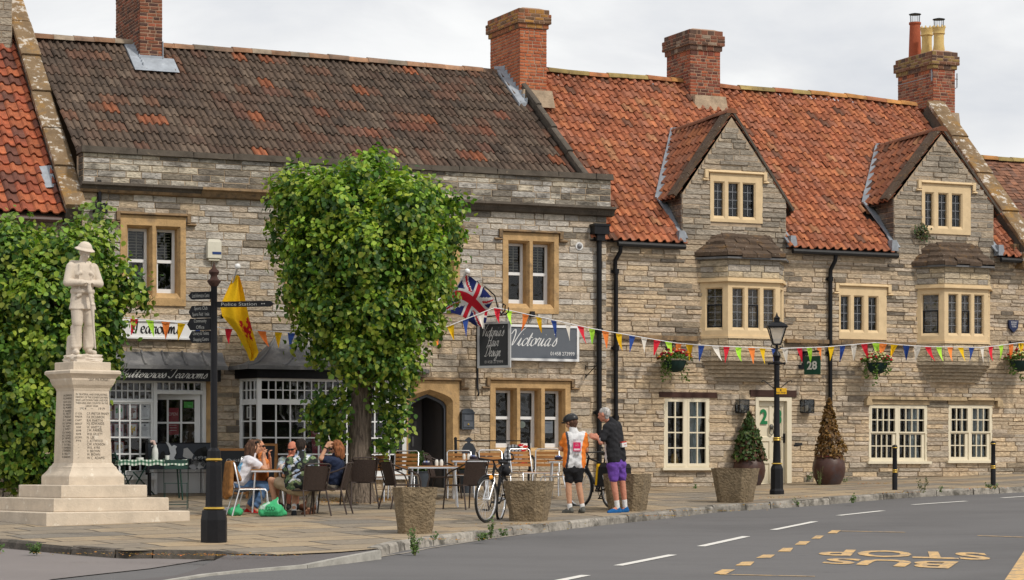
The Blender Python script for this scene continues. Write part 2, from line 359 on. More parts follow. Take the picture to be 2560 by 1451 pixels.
KA=polyline_px([(-700,1322),(-300,1334),(0,1350),(75,1357),(211,1370),(316,1377),(405,1375.5),(530,1376),(572,1384)])
KM=polyline_px([(572,1384),(610,1385),(694,1387),(850,1380),(942,1372)])
KB=polyline_px([(942,1372),(972,1362),(1022,1351),(1097,1342),(1194,1330),(1309,1316),(1362,1312),(1400,1306),(1515,1294),(1645,1281),(1792,1264),(1901,1257),(2004,1251),(2088,1244),(2206,1234),(2304,1227),(2432,1222),(2560,1216),(2800,1207),(3200,1199)])
front=resample(KA,.4)[:-1]+resample(KM,.4)[:-1]+resample(KB,.4)
front=[Vector((front[0].x-30,front[0].y+3,0))]+front+[Vector((front[-1].x+40,front[-1].y+25,0))]
def strip(name,top,bot,rows,dz0,dz1,mat,gz=True):
    """sheet between two lines with the same number of points, following the ground"""
    mb=MB();k=len(top)
    for r in range(rows+1):
        f=r/rows
        for a,b in zip(top,bot):
            p=Vector(a).lerp(Vector(b),f);mb.v.append((p.x,p.y,ground(p.x,p.y)+dz0+(dz1-dz0)*f))
    for r in range(rows):
        for i in range(k-1):
            a=r*k+i;mb.f.append([a,a+k,a+k+1,a+1]);mb.m.append(0);mb.c.append(None)
    return mb.build(name,mat,smooth=40)
# wide ground sheet that carries everything and reaches the horizon
mb=MB();xs=[-1500,-300,-80,-40,-25]+list(range(-20,41,4))+[60,120,400,1500];ys=[-900,-200,-40]+list(range(-20,73,4))+[100,300,1500]
def gfar(x,y):
    return ground(max(-20,min(x,30)),max(-20,min(y,70)))-.30
for y in ys:
    for x in xs:mb.v.append((x,y,gfar(x,y)))
k=len(xs)
for j in range(len(ys)-1):
    for i in range(k-1):a=j*k+i;mb.f.append([a,a+1,a+k+1,a+k]);mb.m.append(0);mb.c.append(None)
tag(mb.build('ground',pmat('bare_earth',(.16,.14,.10),var=.3,scale=.5),smooth=60),kind='structure')
back=[Vector((p.x+(p.y-75)*0,76,0))for p in front]
tag(strip('pavement',front,back,60,0,0,M_['flag']),kind='structure')
near=[Vector((p.x,-18,0))for p in front]
tag(strip('road',front,near,60,-.12,-.12,M_['tarmac']),kind='structure')
# patches of other asphalt laid at the corner
FLZ=(-.012,-.045,-.085,-.10,-.104,-.104,-.104,-.104)
fl=[G(x,y,z)for(x,y),z in zip(((945,1378),(850,1396),(762,1414),(600,1428),(515,1437),(427,1451),(300,1475),(100,1520)),FLZ)]
pe=polyline_px([(942,1371),(850,1379),(694,1386),(610,1384),(572,1383),(515,1397),(440,1417),(305,1431)],0)
mb=MB()
for i in range(len(fl)):
    a,b=pe[i],fl[i]
    za=ground(a.x,a.y)+(-.012 if i<5 else-.105);mb.v.append((a.x,a.y,za));mb.v.append((b.x,b.y,ground(b.x,b.y)+FLZ[i]))
for i in range(len(fl)-1):mb.f.append([2*i,2*i+2,2*i+3,2*i+1]);mb.m.append(0);mb.c.append(None)
tag(mb.build('crossing_apron',M_['tarmac3']),kind='structure')
ka2=resample(KA,.5);k2=len(ka2)
edge=resample(polyline_px([(-700,1800),(-300,1640),(0,1490),(129,1451),(305,1431),(440,1417),(515,1398),(572,1386)],-.12),.5)
edge=[edge[int(i*(len(edge)-1)/(k2-1))]for i in range(k2)]
tag(strip('side_road',ka2,edge,8,-.108,-.108,M_['tarmac2']),kind='structure')
# kerbstones: each stone its own block, one mesh per run
def kerb_run(name,pl,dark,wdt=.14,top=.004,drop=.2):
    mb=MB();pts=resample(pl,.1);d=0;start=0;i=0
    while i<len(pts)-2:
        ln=rnd.uniform(.55,1.0);j=i;acc=0
        while j<len(pts)-1 and acc<ln:acc+=(pts[j+1]-pts[j]).length;j+=1
        a,b=pts[i],pts[j];t=(b-a);t.z=0;t.normalize();nrm=Vector((t.y,-t.x,0))
        a2,b2=a+t*.012,b-t*.012;f=rnd.uniform(.7,1.2)
        base=Vector((.105,.09,.075))if dark else Vector((.30,.275,.24))
        c=tuple(base*f);vs=[]
        h=rnd.uniform(-.008,.012)
        for p in(a2,b2):
            z=ground(p.x,p.y)
            for off,zz in((-wdt,z-drop),(-wdt,z+top+h),(-.0,z+top+h),(.025,z-.03+h),(.045,z-drop)):
                q=p+nrm*(off+rnd.uniform(-.008,.008));vs.append((q.x,q.y,zz))
        fs=[(m,m+1,m+6,m+5)for m in range(4)]+[(4,3,2,1,0),(5,6,7,8,9)]
        mb.add(vs,fs,0,c);i=j
    return tag(mb.build(name,M_['kerb'],smooth=25),kind='structure')
kerb_run('kerb',KA,True);kerb_run('kerb',KB,False)
# flush pale kerb across the mouth of the apron
mb=MB()
for a,b in zip(fl[:-1],fl[1:]):mb.bar(a+Vector((0,0,-.065)),b+Vector((0,0,-.065)),.10,.15)
tag(mb.build('flush_kerb',pmat('pale_kerb',(.36,.345,.31),var=.3,scale=5,bump=.4)),kind='structure')
def paint(name,mat,quads,dz=-.113):
    mb=MB()
    for q in quads:
        pts=[G(x,y,dz)for x,y in q];mb.add(pts,[tuple(range(len(pts)))])
    return tag(mb.build(name,mat),kind='structure')
def line_quad(p,q,wd):
    a,b=G(*p,-.113),G(*q,-.113);t=(b-a);t.z=0;t.normalize();n=Vector((t.y,-t.x,0))*wd/2
    return[a-n,a+n,b+n,b-n]
def paint_lines(name,mat,segs,wd):
    mb=MB()
    for p,q in segs:
        v=line_quad(p,q,wd)
        v=[(x.x,x.y,ground(x.x,x.y)-.113)for x in v];mb.add(v,[(0,1,2,3)])
    return tag(mb.build(name,mat),kind='structure')
paint_lines('centre_line',M_['whiteline'],[((1395,1452),(1465,1438)),((1545,1414),(1682,1387)),((1752,1366),(1866,1341)),((1933,1325),(2037,1304)),((2096,1289),(2207,1277)),((2282,1262),(2416,1253)),((2505,1245),(2640,1236))],.13)
tag(paint('bay_marking',M_['yellowline'],[
    [(1784,1434),(1812,1437),(1838,1424),(1805,1424)],[(1838,1414),(1876,1414),(1886,1404.5),(1856,1404.5)],[(1890,1395),(1926,1395),(1938,1387),(1908,1387)],
    [(1944,1379),(1976,1379),(1983,1370),(1958,1370)],[(1987,1362),(2014,1362),(2026,1353.5),(1999,1353.5)],[(2028,1347),(2050,1347),(2060,1339.5),(2040,1339.5)],[(2068,1333.5),(2092,1333.5),(2102,1326),(2080,1326)]]))
paint_lines('bay_marking',M_['yellowline'],[((1800,1436),(2037,1441)),((2090,1327.5),(2263,1331)),((2445,1339),(2640,1346))],.06)
paint('bay_marking',M_['yellowline'],[[(2508,1456),(2580,1456),(2640,1375),(2562,1375)]])
paint_lines('channel_line',M_['paleline'],[((869,1404),(1022,1381)),((1022,1381),(1069,1371)),((1069,1371),(1225,1347)),((1225,1347),(1400,1323)),((1400,1323),(1640,1295))],.05)
# BUS STOP, painted for drivers coming the other way
mb=MB()
def road_word(txt,tl,tr,br,bl):
    """corners as seen: top-left, top-right, bottom-right, bottom-left; the word reads upside down from here"""
    v,f=text_polys(txt,.028)
    xs=[p[0]for p in v];ys=[p[1]for p in v];x0,x1,y0,y1=min(xs),max(xs),min(ys),max(ys)
    A,B,C_,D=(G(*q,-.113)for q in(tl,tr,br,bl));vs=[]
    for x,y,z in v:
        s=1-(x-x0)/(x1-x0);t=(y-y0)/(y1-y0)
        p=A.lerp(B,s).lerp(D.lerp(C_,s),t);vs.append((p.x,p.y,ground(p.x,p.y)-.113))
    mb.add(vs,[tuple(reversed(q))for q in f])
road_word('STOP',(2062,1373),(2460,1382),(2482,1401),(2040,1388))
road_word('BUS',(2072,1395),(2397,1404),(2370,1422),(2048,1408))
tag(mb.build('stop_lettering',M_['yellowline']),kind='structure')
# ------------------------------------------------------------------ building tools (facade frame: x along, y inward, z up)
def holes_sub(a,b,hs):
    iv=[(a,b)]
    for h0,h1 in hs:
        nv=[]
        for p,q in iv:
            if h1<=p or h0>=q:nv.append((p,q))
            else:
                if h0>p:nv.append((p,h0))
                if h1<q:nv.append((h1,q))
        iv=nv
    return iv
def plate(mb,u0,u1,z0,z1,y,holes,mi=0,col=None):
    """flat face with rectangular holes, facing -y"""
    us=sorted({u0,u1,*[min(max(h[i],u0),u1)for h in holes for i in(0,1)]});zs=sorted({z0,z1,*[min(max(h[i],z0),z1)for h in holes for i in(2,3)]})
    for a,b in zip(us[:-1],us[1:]):
        for c,d in zip(zs[:-1],zs[1:]):
            cu,cz=(a+b)/2,(c+d)/2
            if b-a<1e-6 or d-c<1e-6 or any(h[0]<cu<h[1]and h[2]<cz<h[3]for h in holes):continue
            mb.quad((a,y,c),(b,y,c),(b,y,d),(a,y,d),mi,col)
def stones(mb,u0,u1,z0,z1,y,holes=(),hr=(.10,.17),lr=(.22,.6),proud=(.006,.022),pal=None,gap=.010,inter=None,mi=0,rg=rnd,wob=.006):
    """coursed stone blocks: real blocks standing proud of the mortar, each with its own colour"""
    z=z0
    while z<z1-.03:
        h=min(rg.uniform(*hr),z1-z)
        if z1-z-h<.05:h=z1-z
        iv=inter(z,z+h)if inter else[(u0,u1)]
        hs=[(q[0],q[1])for q in holes if q[2]<z+h-.02 and q[3]>z+.02]
        for a0,b0 in iv:
            for a,b in holes_sub(a0,b0,hs):
                u=a
                while u<b-1e-4:
                    ln=min(rg.uniform(*lr),b-u)
                    if b-u-ln<lr[0]*.5:ln=b-u
                    p=rg.uniform(*proud);g=gap/2;c=pal(u+ln/2,z+h/2)
                    ch=min(.008,ln*.2,h*.2)
                    j=lambda:rg.uniform(-wob,wob)
                    x0,x1,za,zb=u+g,u+ln-g,z+g,z+h-g
                    if x1-x0>.01:
                        f=[(x0+ch+j()*.6,y-p+j()*.5,za+ch+j()*.6),(x1-ch+j()*.6,y-p+j()*.5,za+ch+j()*.6),(x1-ch+j()*.6,y-p+j()*.5,zb-ch+j()*.6),(x0+ch+j()*.6,y-p+j()*.5,zb-ch+j()*.6)]
                        bk=[(x0,y+.004,za),(x1,y+.004,za),(x1,y+.004,zb),(x0,y+.004,zb)]
                        mb.add(f+bk,[(0,1,2,3),(4,5,1,0),(5,6,2,1),(6,7,3,2),(7,4,0,3)],mi,c)
                    u+=ln
        z+=h
def mixc(a,b,t):return tuple(x+(y-x)*t for x,y in zip(a,b))
def palette(cols,ws,v=.075,rg=rnd):
    def f(u,z):
        c=rg.choices(cols,ws)[0];k=1+rg.uniform(-v,v);return tuple(x*k for x in c)
    return f
STONE=[(.50,.395,.275),(.465,.37,.26),(.455,.375,.29),(.42,.36,.285),(.49,.41,.32),(.38,.32,.245)]
def stained(base,fn,dark=((.13,.11,.09),(.17,.145,.115),(.21,.18,.14))):
    def f(u,z):
        p=fn(u,z)
        if p>0 and rnd.random()<p:return mixc(base(u,z),rnd.choice(dark),rnd.uniform(.6,1))
        return base(u,z)
    return f
def smooth_noise(u,z,s=1.0):return mnoise.noise(Vector((u*s,z*s,3.3)))
def interior(parent,M,u0,u1,z0,z1,y0,dep=.8):
    mb=MB(M);a,b,c,d=u0-.03,u1+.03,z0-.03,z1+.03;y1=y0+dep
    mb.quad((a,y1,c),(b,y1,c),(b,y1,d),(a,y1,d));mb.quad((a,y0,c),(a,y1,c),(a,y1,d),(a,y0,d));mb.quad((b,y1,c),(b,y0,c),(b,y0,d),(b,y1,d))
    mb.quad((a,y0,d),(a,y1,d),(b,y1,d),(b,y0,d));mb.quad((a,y1,c),(a,y0,c),(b,y0,c),(b,y1,c))
    return mb.build('room_behind',M_['dark'],parent)
def pane(parent,M,rects,y,name='pane',mat='glass'):
    mb=MB(M)
    for a,b,c,d in rects:mb.quad((a,y,c),(b,y,c),(b,y,d),(a,y,d))
    return mb.build(name,M_[mat],parent)
def blinds(parent,M,u0,u1,z0,z1,y,step=.055):
    mb=MB(M);z=z1-step/2
    while z>z0:mb.bx(u0,u1,y,y+.03,z-.006,z+.006);z-=step
    mb.bx(u0+(u1-u0)*.58,u0+(u1-u0)*.58+.02,y-.004,y,z0,z1)
    return mb.build('blind',M_['blind'],parent)
def curtain(parent,M,u0,u1,z0,z1,y,pinch=0):
    mb=MB(M);n=14;rows=6
    for r in range(rows+1):
        f=r/rows;z=z0+(z1-z0)*f;k=1-pinch*math.exp(-((f-.4)/.22)**2)
        for i in range(n+1):mb.v.append(tuple(M@Vector((u0+(u1-u0)*(i/n)*k,y+.035*math.sin(i*1.9+r*.2),z))))
    for r in range(rows):
        for i in range(n):a=r*(n+1)+i;mb.f.append([a,a+1,a+n+2,a+n+1]);mb.m.append(0);mb.c.append(None)
    return mb.build('curtain',M_['curtain'],parent,smooth=80)
def hood(parent,M,u0,u1,z0,z1,y,mat,drop=.16,ret=.12,pr=.10):
    """hood mould with short drops and returns at its ends"""
    mb=MB(M)
    def seg(a,b,c,d):
        mb.add([(a,y,c),(b,y,c),(b,y-pr,c+(d-c)*.35),(a,y-pr,c+(d-c)*.35),(a,y,d),(b,y,d),(b,y-pr*.9,c+(d-c)*.6),(a,y-pr*.9,c+(d-c)*.6)],
               [(3,2,1,0),(3,7,6,2),(7,4,5,6),(0,4,7,3),(1,2,6,5)])
    t=z1-z0;seg(u0,u1,z0,z1)
    if drop:
        for s,e in((-1,u0),(1,u1)):
            a,b=(e-t*.9,e-.002)if s<0 else(e+.002,e+t*.9)
            mb.bx(a,b,y-pr*.8,y,z0-drop,z1-.01)
            a,b=(e-ret-t*.6,e)if s<0 else(e,e+ret+t*.6)
            seg(a,b,z0-drop-t*.75,z0-drop-.003)
    return mb.build('hood_mould',mat,parent)
def surround(parent,M,name,u0,u1,z0,z1,y,lights,mat,ch=.045,chd=.09,dep=.26,proud=.035,sill=.06):
    """dressed stone surround with chamfered mullions; lights are face openings (a,b,c,d)"""
    mb=MB(M);f=y-proud
    plate(mb,u0,u1,z0,z1,f,lights)
    mb.quad((u0,y+.02,z0),(u0,f,z0),(u0,f,z1),(u0,y+.02,z1));mb.quad((u1,f,z0),(u1,y+.02,z0),(u1,y+.02,z1),(u1,f,z1))
    mb.quad((u0,f,z1),(u1,f,z1),(u1,y+.02,z1),(u0,y+.02,z1));mb.quad((u0,y+.02,z0),(u1,y+.02,z0),(u1,f,z0),(u0,f,z0))
    inner=[]
    for a,b,c,d in lights:
        o=[(a,f,c),(b,f,c),(b,f,d),(a,f,d)];ia,ib,ic,id_=a+ch,b-ch,c+sill,d-ch
        m=[(ia,f+chd,ic),(ib,f+chd,ic),(ib,f+chd,id_),(ia,f+chd,id_)]
        k=[(x,f+dep+.04,z)for x,_,z in m]
        mb.add(o+m+k,[(i,(i+1)%4,(i+1)%4+4,i+4)for i in range(4)]+[(i+4,(i+1)%4+4,(i+1)%4+8,i+8)for i in range(4)])
        inner.append((ia,ib,ic,id_))
    o=mb.build(name,mat,parent)
    return o,inner,f+dep
def sash(parent,M,inner,y,rail=None,w=.05,mat='white',bottom=.09):
    mb=MB(M);g=[]
    for a,b,c,d in inner:
        mb.bx(a,a+w,y-.05,y,c,d);mb.bx(b-w,b,y-.05,y,c,d);mb.bx(a+w,b-w,y-.05,y,d-w,d);mb.bx(a+w,b-w,y-.05,y,c,c+bottom)
        if rail is not None:
            zr=c+(d-c)*rail;mb.bx(a+w,b-w,y-.058,y-.004,zr-.03,zr+.03);g+=[(a+w,b-w,zr+.03,d-w),(a+w,b-w,c+bottom,zr-.03)]
            mb.bx(a+w,a+w+.02,y-.04,y,c+bottom,zr-.03);mb.bx(b-w-.02,b-w,y-.04,y,c+bottom,zr-.03)
        else:g.append((a+w,b-w,c+bottom,d-w))
    mb.build('sash_frame',M_[mat],parent);pane(parent,M,g,y-.012)
def leaded(parent,M,inner,y,cols=2,rows=4,frames=()):
    mb=MB(M);fr=MB(M)
    for i,(a,b,c,d)in enumerate(inner):
        for k in range(1,cols):x=a+(b-a)*k/cols;mb.bx(x-.006,x+.006,y-.012,y-.002,c,d)
        for k in range(1,rows):z=c+(d-c)*k/rows;mb.bx(a,b,y-.012,y-.002,z-.006,z+.006)
        if i in frames:
            for q in((a,a+.022,c,d),(b-.022,b,c,d),(a+.022,b-.022,c,c+.022),(a+.022,b-.022,d-.022,d)):fr.bx(q[0],q[1],y-.03,y-.013,q[2],q[3])
    mb.build('leading',M_['leadcame'],parent)
    if fr.v:fr.build('casement_frame',M_['iron'],parent)
    pane(parent,M,inner,y)
def barred(mb,a,b,c,d,y,cols,rows,w=.05,t=.018,dp=.05,wb=None,mi=0):
    """glazing-bar frame; returns the pane rectangle"""
    wb=wb or w
    mb.bx(a,a+w,y-dp,y,c,d,mi);mb.bx(b-w,b,y-dp,y,c,d,mi);mb.bx(a+w,b-w,y-dp,y,d-w,d,mi);mb.bx(a+w,b-w,y-dp,y,c,c+wb,mi)
    for i in range(1,cols):x=a+w+(b-a-2*w)*i/cols;mb.bx(x-t/2,x+t/2,y-dp*.8,y-.004,c+wb,d-w,mi)
    for i in range(1,rows):z=c+wb+(d-c-w-wb)*i/rows;mb.bx(a+w,b-w,y-dp*.75,y-.006,z-t/2,z+t/2,mi)
    return(a+w,b-w,c+wb,d-w)
def tiles(mb,O,A,S,wid,ln,tw,ex,prof,colfn,keep=None,sag=None,thick=.022,lift=.04,rg=rnd,mi=0):
    """overlapping roof tiles laid row by row; A along the eave, S up the slope"""
    O,A,S=Vector(O),Vector(A).normalized(),Vector(S).normalized();Nn=A.cross(S)
    rows=int(math.ceil(ln/ex));cols=int(math.ceil(wid/tw));K=len(prof)
    for r in range(rows):
        for c in range(cols):
            u0=c*tw;s0=r*ex
            if keep and not keep(O+A*(u0+tw/2)+S*(s0+ex/2)):continue
            col=colfn(c,r);s1=min(s0+ex+.03,ln);ju=rg.uniform(-.006,.006);js=rg.uniform(-.012,.012);jn=rg.uniform(-.006,.008);tl=rg.uniform(-.01,.01)
            ww=min(1.0,(wid-u0)/tw)
            vs=[]
            for(s,b)in((s0+js,lift),(s1,.006)):
                for x,h in prof:
                    if x>ww:x=ww
                    p=O+A*(u0+x*tw+ju)+S*s+Nn*(h+b+jn+tl*(x-.5)*2)
                    if sag:p.z+=sag(p)
                    vs.append(p)
            for x,h in prof:
                if x>ww:x=ww
                p=O+A*(u0+x*tw+ju)+S*(s0+js)+Nn*(h+lift+jn-thick+tl*(x-.5)*2)
                if sag:p.z+=sag(p)
                vs.append(p)
            fs=[(i,i+1,K+i+1,K+i)for i in range(K-1)]+[(2*K+i,2*K+i+1,i+1,i)for i in range(K-1)]
            mb.add(vs,fs,mi,col)
PANT=[(0,.0),(.12,.040),(.26,.060),(.40,.040),(.52,.002),(.68,-.012),(.86,-.008),(1.0,.004)]
DROM=[(0,.0),(.06,.032),(.15,.050),(.24,.032),(.31,-.004),(.5,-.008),(.56,.030),(.65,.050),(.74,.032),(.81,-.004),(1,-.006)]
def ridge(parent,pts,r,mat,cf,seg=.45,name='ridge_tiles'):
    mb=MB();pl=resample(pts,seg)
    for a,b in zip(pl[:-1],pl[1:]):
        d=(b-a).normalized();side=d.cross(Vector((0,0,1))).normalized();vs=[];k=7;jz=rnd.uniform(-.01,.012)
        for p,q in((a-d*.02,1.06),(b,1.0)):
            for i in range(k):t=math.pi*i/(k-1);vs.append(p+side*math.cos(t)*r*q+Vector((0,0,math.sin(t)*r*.85*q-r*.35+jz)))
        mb.add(vs,[(i,i+1,k+i+1,k+i)for i in range(k-1)]+[tuple(reversed(range(k)))],0,cf())
    return mb.build(name,mat,parent,smooth=50)
def chimney(parent,u0,u1,y0,y1,zb,zt,cap,brickcols,name='chimney',capd=.08,flare=True,capcol=None):
    """brick stack: real bricks on the faces over a mortar core, corbelled head"""
    mb=MB();mb.bx(u0,u1,y0,y1,zb,zt-cap,1)
    pal=palette(*brickcols)
    def face(x0,x1,z0,z1,M,g=(.066,.074),pr=(.004,.014),p2=None):
        old=mb.M;mb.M=M;stones(mb,x0,x1,z0,z1,0,hr=g,lr=(.10,.23),proud=pr,pal=p2 or pal,gap=.012,wob=.003);mb.M=old
    def ring(a,b,c,d,z0,z1,p2=None):
        face(a-.012,b+.012,z0,z1,Matrix.Translation((0,c,0)),p2=p2)
        face(c-.0,d+.0,z0,z1,Matrix.Translation((a,0,0))@Matrix(((0,1,0,0),(-1,0,0,0),(0,0,1,0),(0,0,0,1)))@Matrix.Translation((-(c+d),0,0)),p2=p2)
        face(c,d,z0,z1,Matrix.Translation((b,0,0))@Matrix(((0,-1,0,0),(1,0,0,0),(0,0,1,0),(0,0,0,1))),p2=p2)
    ring(u0,u1,y0,y1,zb,zt-cap)
    if cap>0:
        p2=palette(*(capcol or brickcols));n=3;st=[(.035,.25),(capd,.75),(capd*.55,1.0)]if flare else[(.05,1)]
        z=zt-cap;prev=0
        for d,f in st:
            z2=zt-cap+cap*f;mb.bx(u0-d,u1+d,y0-d,y1+d,z,z2,1);ring(u0-d-.001,u1+d+.001,y0-d-.001,y1+d+.001,z,z2,p2);z=z2
        mb.bx(u0-.01,u1+.01,y0-.01,y1+.01,zt,zt+.05,1,t=.12)
    return mb.build(name,[M_['brick'],M_['brickmortar']],parent)
def pipe(parent,M,pts,r=.045,name='downpipe',collars=(),mat='iron'):
    mb=MB(M);mb.tube(pts,r,10)
    for c in collars:mb.tube([(c[0],c[1],c[2]-.05),(c[0],c[1],c[2]+.05)],r*1.45,10);mb.bx(c[0]-r*1.9,c[0]+r*1.9,c[1]+r*.5,c[1]+r*2,c[2]-.03,c[2]+.03)
    return mb.build(name,M_[mat],parent,smooth=40)
I4=Matrix.Identity(4)
# ------------------------------------------------------------------ houses
def ysolve(px,u):
    a=(px-CX)/FPX
    return(u*CT-a*P0.y-a*u*ST)/(ST+a*CT)
def rect(px0,px1,py0,py1,y):
    """photo rectangle -> (u0,u1,z0,z1) on the plane y of the facade frame"""
    m=((px0+px1)/2)
    return(U(px0,y),U(px1,y),F(m,py1,y)[1],F(m,py0,y)[1])
def orange(c,r):
    k=rnd.random();b=rnd.choice([(.37,.128,.062),(.41,.15,.068),(.32,.11,.056),(.345,.137,.08)])
    if k<.05:b=(.16,.075,.048)
    elif k<.08:b=(.38,.18,.09)
    f=1+rnd.uniform(-.14,.14);return tuple(x*f for x in b)
def orange0(c,r):
    b=rnd.choice([(.34,.092,.042),(.38,.115,.05),(.29,.08,.042)]);k=rnd.random()
    if k<.22:b=(.15,.06,.042)
    f=1+rnd.uniform(-.2,.2);return tuple(x*f for x in b)
_dc={}
def darkroof(c,r):
    n=mnoise.noise(Vector((c*.35,r*.9,1.7)));k=rnd.random()
    b=rnd.choice([(.100,.070,.051),(.088,.063,.047),(.112,.078,.056),(.105,.067,.048)])
    if k<.03 or(n>.34 and k<.35):b=rnd.choice([(.27,.095,.045),(.19,.078,.047),(.15,.075,.052)])
    elif n>.12 and k<.5:b=rnd.choice([(.135,.072,.048),(.155,.080,.050)])
    elif k>.9:b=(.135,.098,.072)
    f=1+rnd.uniform(-.18,.18);return tuple(x*f for x in b)
def ridgecol():return jit(rnd.choice([(.26,.14,.08),(.20,.13,.09),(.30,.17,.10),(.24,.19,.14)]),.7,1.2)
def gable_coping(parent,u0,u1,y0,z0,y1,z1,up,mat,name='gable_coping',seg=.85):
    """raised stone coping along a gable, slab by slab"""
    mb=MB();a=Vector((0,y0,z0));b=Vector((0,y1,z1));d=(b-a);ln=d.length;d.normalize();nn=Vector((0,-d.z,d.y));k=max(1,int(ln/seg))
    for i in range(k):
        p=a+d*(ln*i/k+.006);q=a+d*(ln*(i+1)/k-.006);h=up+rnd.uniform(-.015,.015);e0,e1=u0+rnd.uniform(-.012,.012),u1+rnd.uniform(-.012,.012)
        vs=[]
        for r,hh in((p,h+.02),(q,h-.01)):
            for uu,n_ in((e0,hh-.10),(e1,hh-.10),(e1,hh-.015),(e1-.03,hh),(e0+.03,hh),(e0,hh-.015)):v=r+nn*n_;vs.append((uu,v.y,v.z))
        mb.add(vs,[(i,(i+1)%6,(i+1)%6+6,i+6)for i in range(6)]+[(5,4,3,2,1,0),(6,7,8,9,10,11)])
# wall under it
    lo=nn*-.15;hi=nn*(up-.09);vs=[]
    for uu in(u0+.04,u1-.04):
        for v in(a+lo,a+hi,b+hi,b+lo):vs.append((uu,v.y,v.z))
    mb.add(vs,[(3,2,1,0),(4,5,6,7),(0,1,5,4),(1,2,6,5),(2,3,7,6)],1)
    return mb.build(name,[mat,M_['darkcoping']],parent)
RED=[(.42,.12,.05),(.36,.095,.042),(.46,.145,.06),(.30,.08,.04)]
DRK=[(.19,.075,.045),(.13,.055,.04),(.24,.085,.045),(.09,.045,.036)]
MIXB=[(.30,.085,.045),(.20,.06,.04),(.36,.11,.05),(.12,.05,.038),(.25,.12,.08)]
# ============ the shop house in the middle (tea rooms and hairdresser)
H1=empty('stone_shop_house',P0,TH,'long grey stone building with tea rooms, a parapet and a weathered dark tiled roof','building')
Y1=-.12;u1a,u1b=-8.95,2.09
def mull1(px,py,lights,name='mullioned_window',mat='ham',rail=.5,bl=None,lpy=None,bottom=.09):
    r=rect(*px,*py,Y1);ls=[]
    for a,b in lights:q=rect(a,b,lpy[0],lpy[1],Y1);ls.append((q[0],q[1],F((px[0]+px[1])/2,lpy[1],Y1)[1],F((px[0]+px[1])/2,lpy[0],Y1)[1]))
    return r,ls
W1=mull1((300,463.5),(541,764),[(315.5,380),(388,450)],lpy=(565,745))
W2=mull1((712,864),(558,775),[(727,785),(793,850)],lpy=(580,757))
W3=mull1((1003,1148),(570,780),[(1017,1071),(1079,1134)],lpy=(590,765))
W4=mull1((1255.6,1395.4),(584,784),[(1269,1322.6),(1330,1384)],lpy=(603,772))
WG=mull1((1224,1425),(954,1143),[(1237,1291),(1298.5,1351.6),(1360,1412)],lpy=(971,1128))
door_r=rect(1004,1147,953,1230,Y1);shop_r=rect(240,517,950,1260,Y1);bay_r=rect(606,1005,945,1240,Y1)
holes1=[w_[0]for w_ in(W1,W2,W3,W4,WG)];holes1=[(a+.03,b-.03,c+.03,d-.03)for a,b,c,d in holes1]+[(door_r[0]+.03,door_r[1]-.03,-.5,door_r[3]-.03),(shop_r[0],shop_r[1],-.5,shop_r[3]),(bay_r[0],bay_r[1],-.5,bay_r[3])]
_b1=palette(STONE,[4,4,4,3,3,1]);_g1=palette([(.47,.43,.38),(.42,.39,.35),(.51,.46,.39),(.37,.34,.305)],[3,3,3,1])
def base1(u,z):return(_g1 if rnd.random()<max(0,min(.7,(z-2.6)/3))else _b1)(u,z)
def st1(u,z):
    p=.02+max(0,smooth_noise(u,z*.7,.8))*.3
    if z>5.1:p+=.12
    if abs(u-1.85)<.3:p+=.4*max(0,smooth_noise(u*2,z,.7)+.3)
    if z<.5:p+=.15
    if-6.0<u<-5.55 and z<2.4:p+=.45
    return p
mb=MB();stones(mb,u1a,u1b,-.4,5.70,Y1,holes1,hr=(.10,.155),lr=(.2,.62),proud=(.004,.028),pal=stained(base1,st1),mi=0,gap=.009,wob=.010)
plate(mb,u1a,u1b,-.6,5.75,Y1,holes1,1)
mb.quad((u1b,Y1,-.6),(u1b,.3,-.6),(u1b,.3,6.4),(u1b,Y1,6.4),1);mb.quad((u1a,.3,5),(u1a,Y1,5),(u1a,Y1,6.4),(u1a,.3,6.4),1)
mb.build('wall',[M_['lias'],M_['mortar']],H1)
mb=MB();mb.bx(u1a,u1b,8.0,8.2,-.6,6.5);mb.build('rear_wall',M_['mortar'],H1)
# parapet, cornice and its coping
parp=palette([(.56,.49,.38),(.50,.455,.38),(.46,.43,.39),(.38,.35,.31)],[4,3,3,1],.10)
M_['parapet']=pmat('soot_stained_stone',attr=True,var=.4,scale=11,rough=.92,bump=.9,bscale=16,bdist=.03,aniso=(1,1,2.2),spots=[((.075,.065,.055),1.6,.46,.60,.75),((.06,.052,.045),7,.55,.66,.7)])
def stp(u,z):return.08+.3*max(0,min(1,(6.45-z)/.5))+.3*smooth_noise(u,z*3,.6)
mb=MB();pal_=stained(parp,stp);stones(mb,u1a,u1b+.06,5.86,6.42,-.2,hr=(.10,.13),lr=(.22,.6),pal=pal_)
mb.bx(u1a,u1b+.06,-.2,.12,5.7,6.42,1)
mb.M=Matrix.Translation((u1a,0,0))@Matrix(((0,1,0,0),(-1,0,0,0),(0,0,1,0),(0,0,0,1)));stones(mb,-.12,.2,5.86,6.42,0,hr=(.10,.13),pal=lambda u,z:(.09,.08,.065));mb.M=None
mb.build('parapet',[M_['parapet'],M_['mortar']],H1)
mb=MB();u=u1a-.05
while u<u1b+.08:
    e=min(u+rnd.uniform(.8,1.4),u1b+.1);mb.bx(u,e-.006,-.29+rnd.uniform(-.01,.01),.14,6.42,6.535+rnd.uniform(-.008,.012),t=.012);u=e
mb.build('parapet_coping',M_['darkcoping'],H1)
mb=MB()
def run(prof,a,b,mi):
    k=len(prof);mb.add([(a,y,z)for y,z in prof]+[(b,y,z)for y,z in prof],[(i,i+k,i+k+1,i+1)for i in range(k-1)]+[tuple(range(k)),tuple(reversed(range(k,2*k)))],mi)
u=u1a-.06
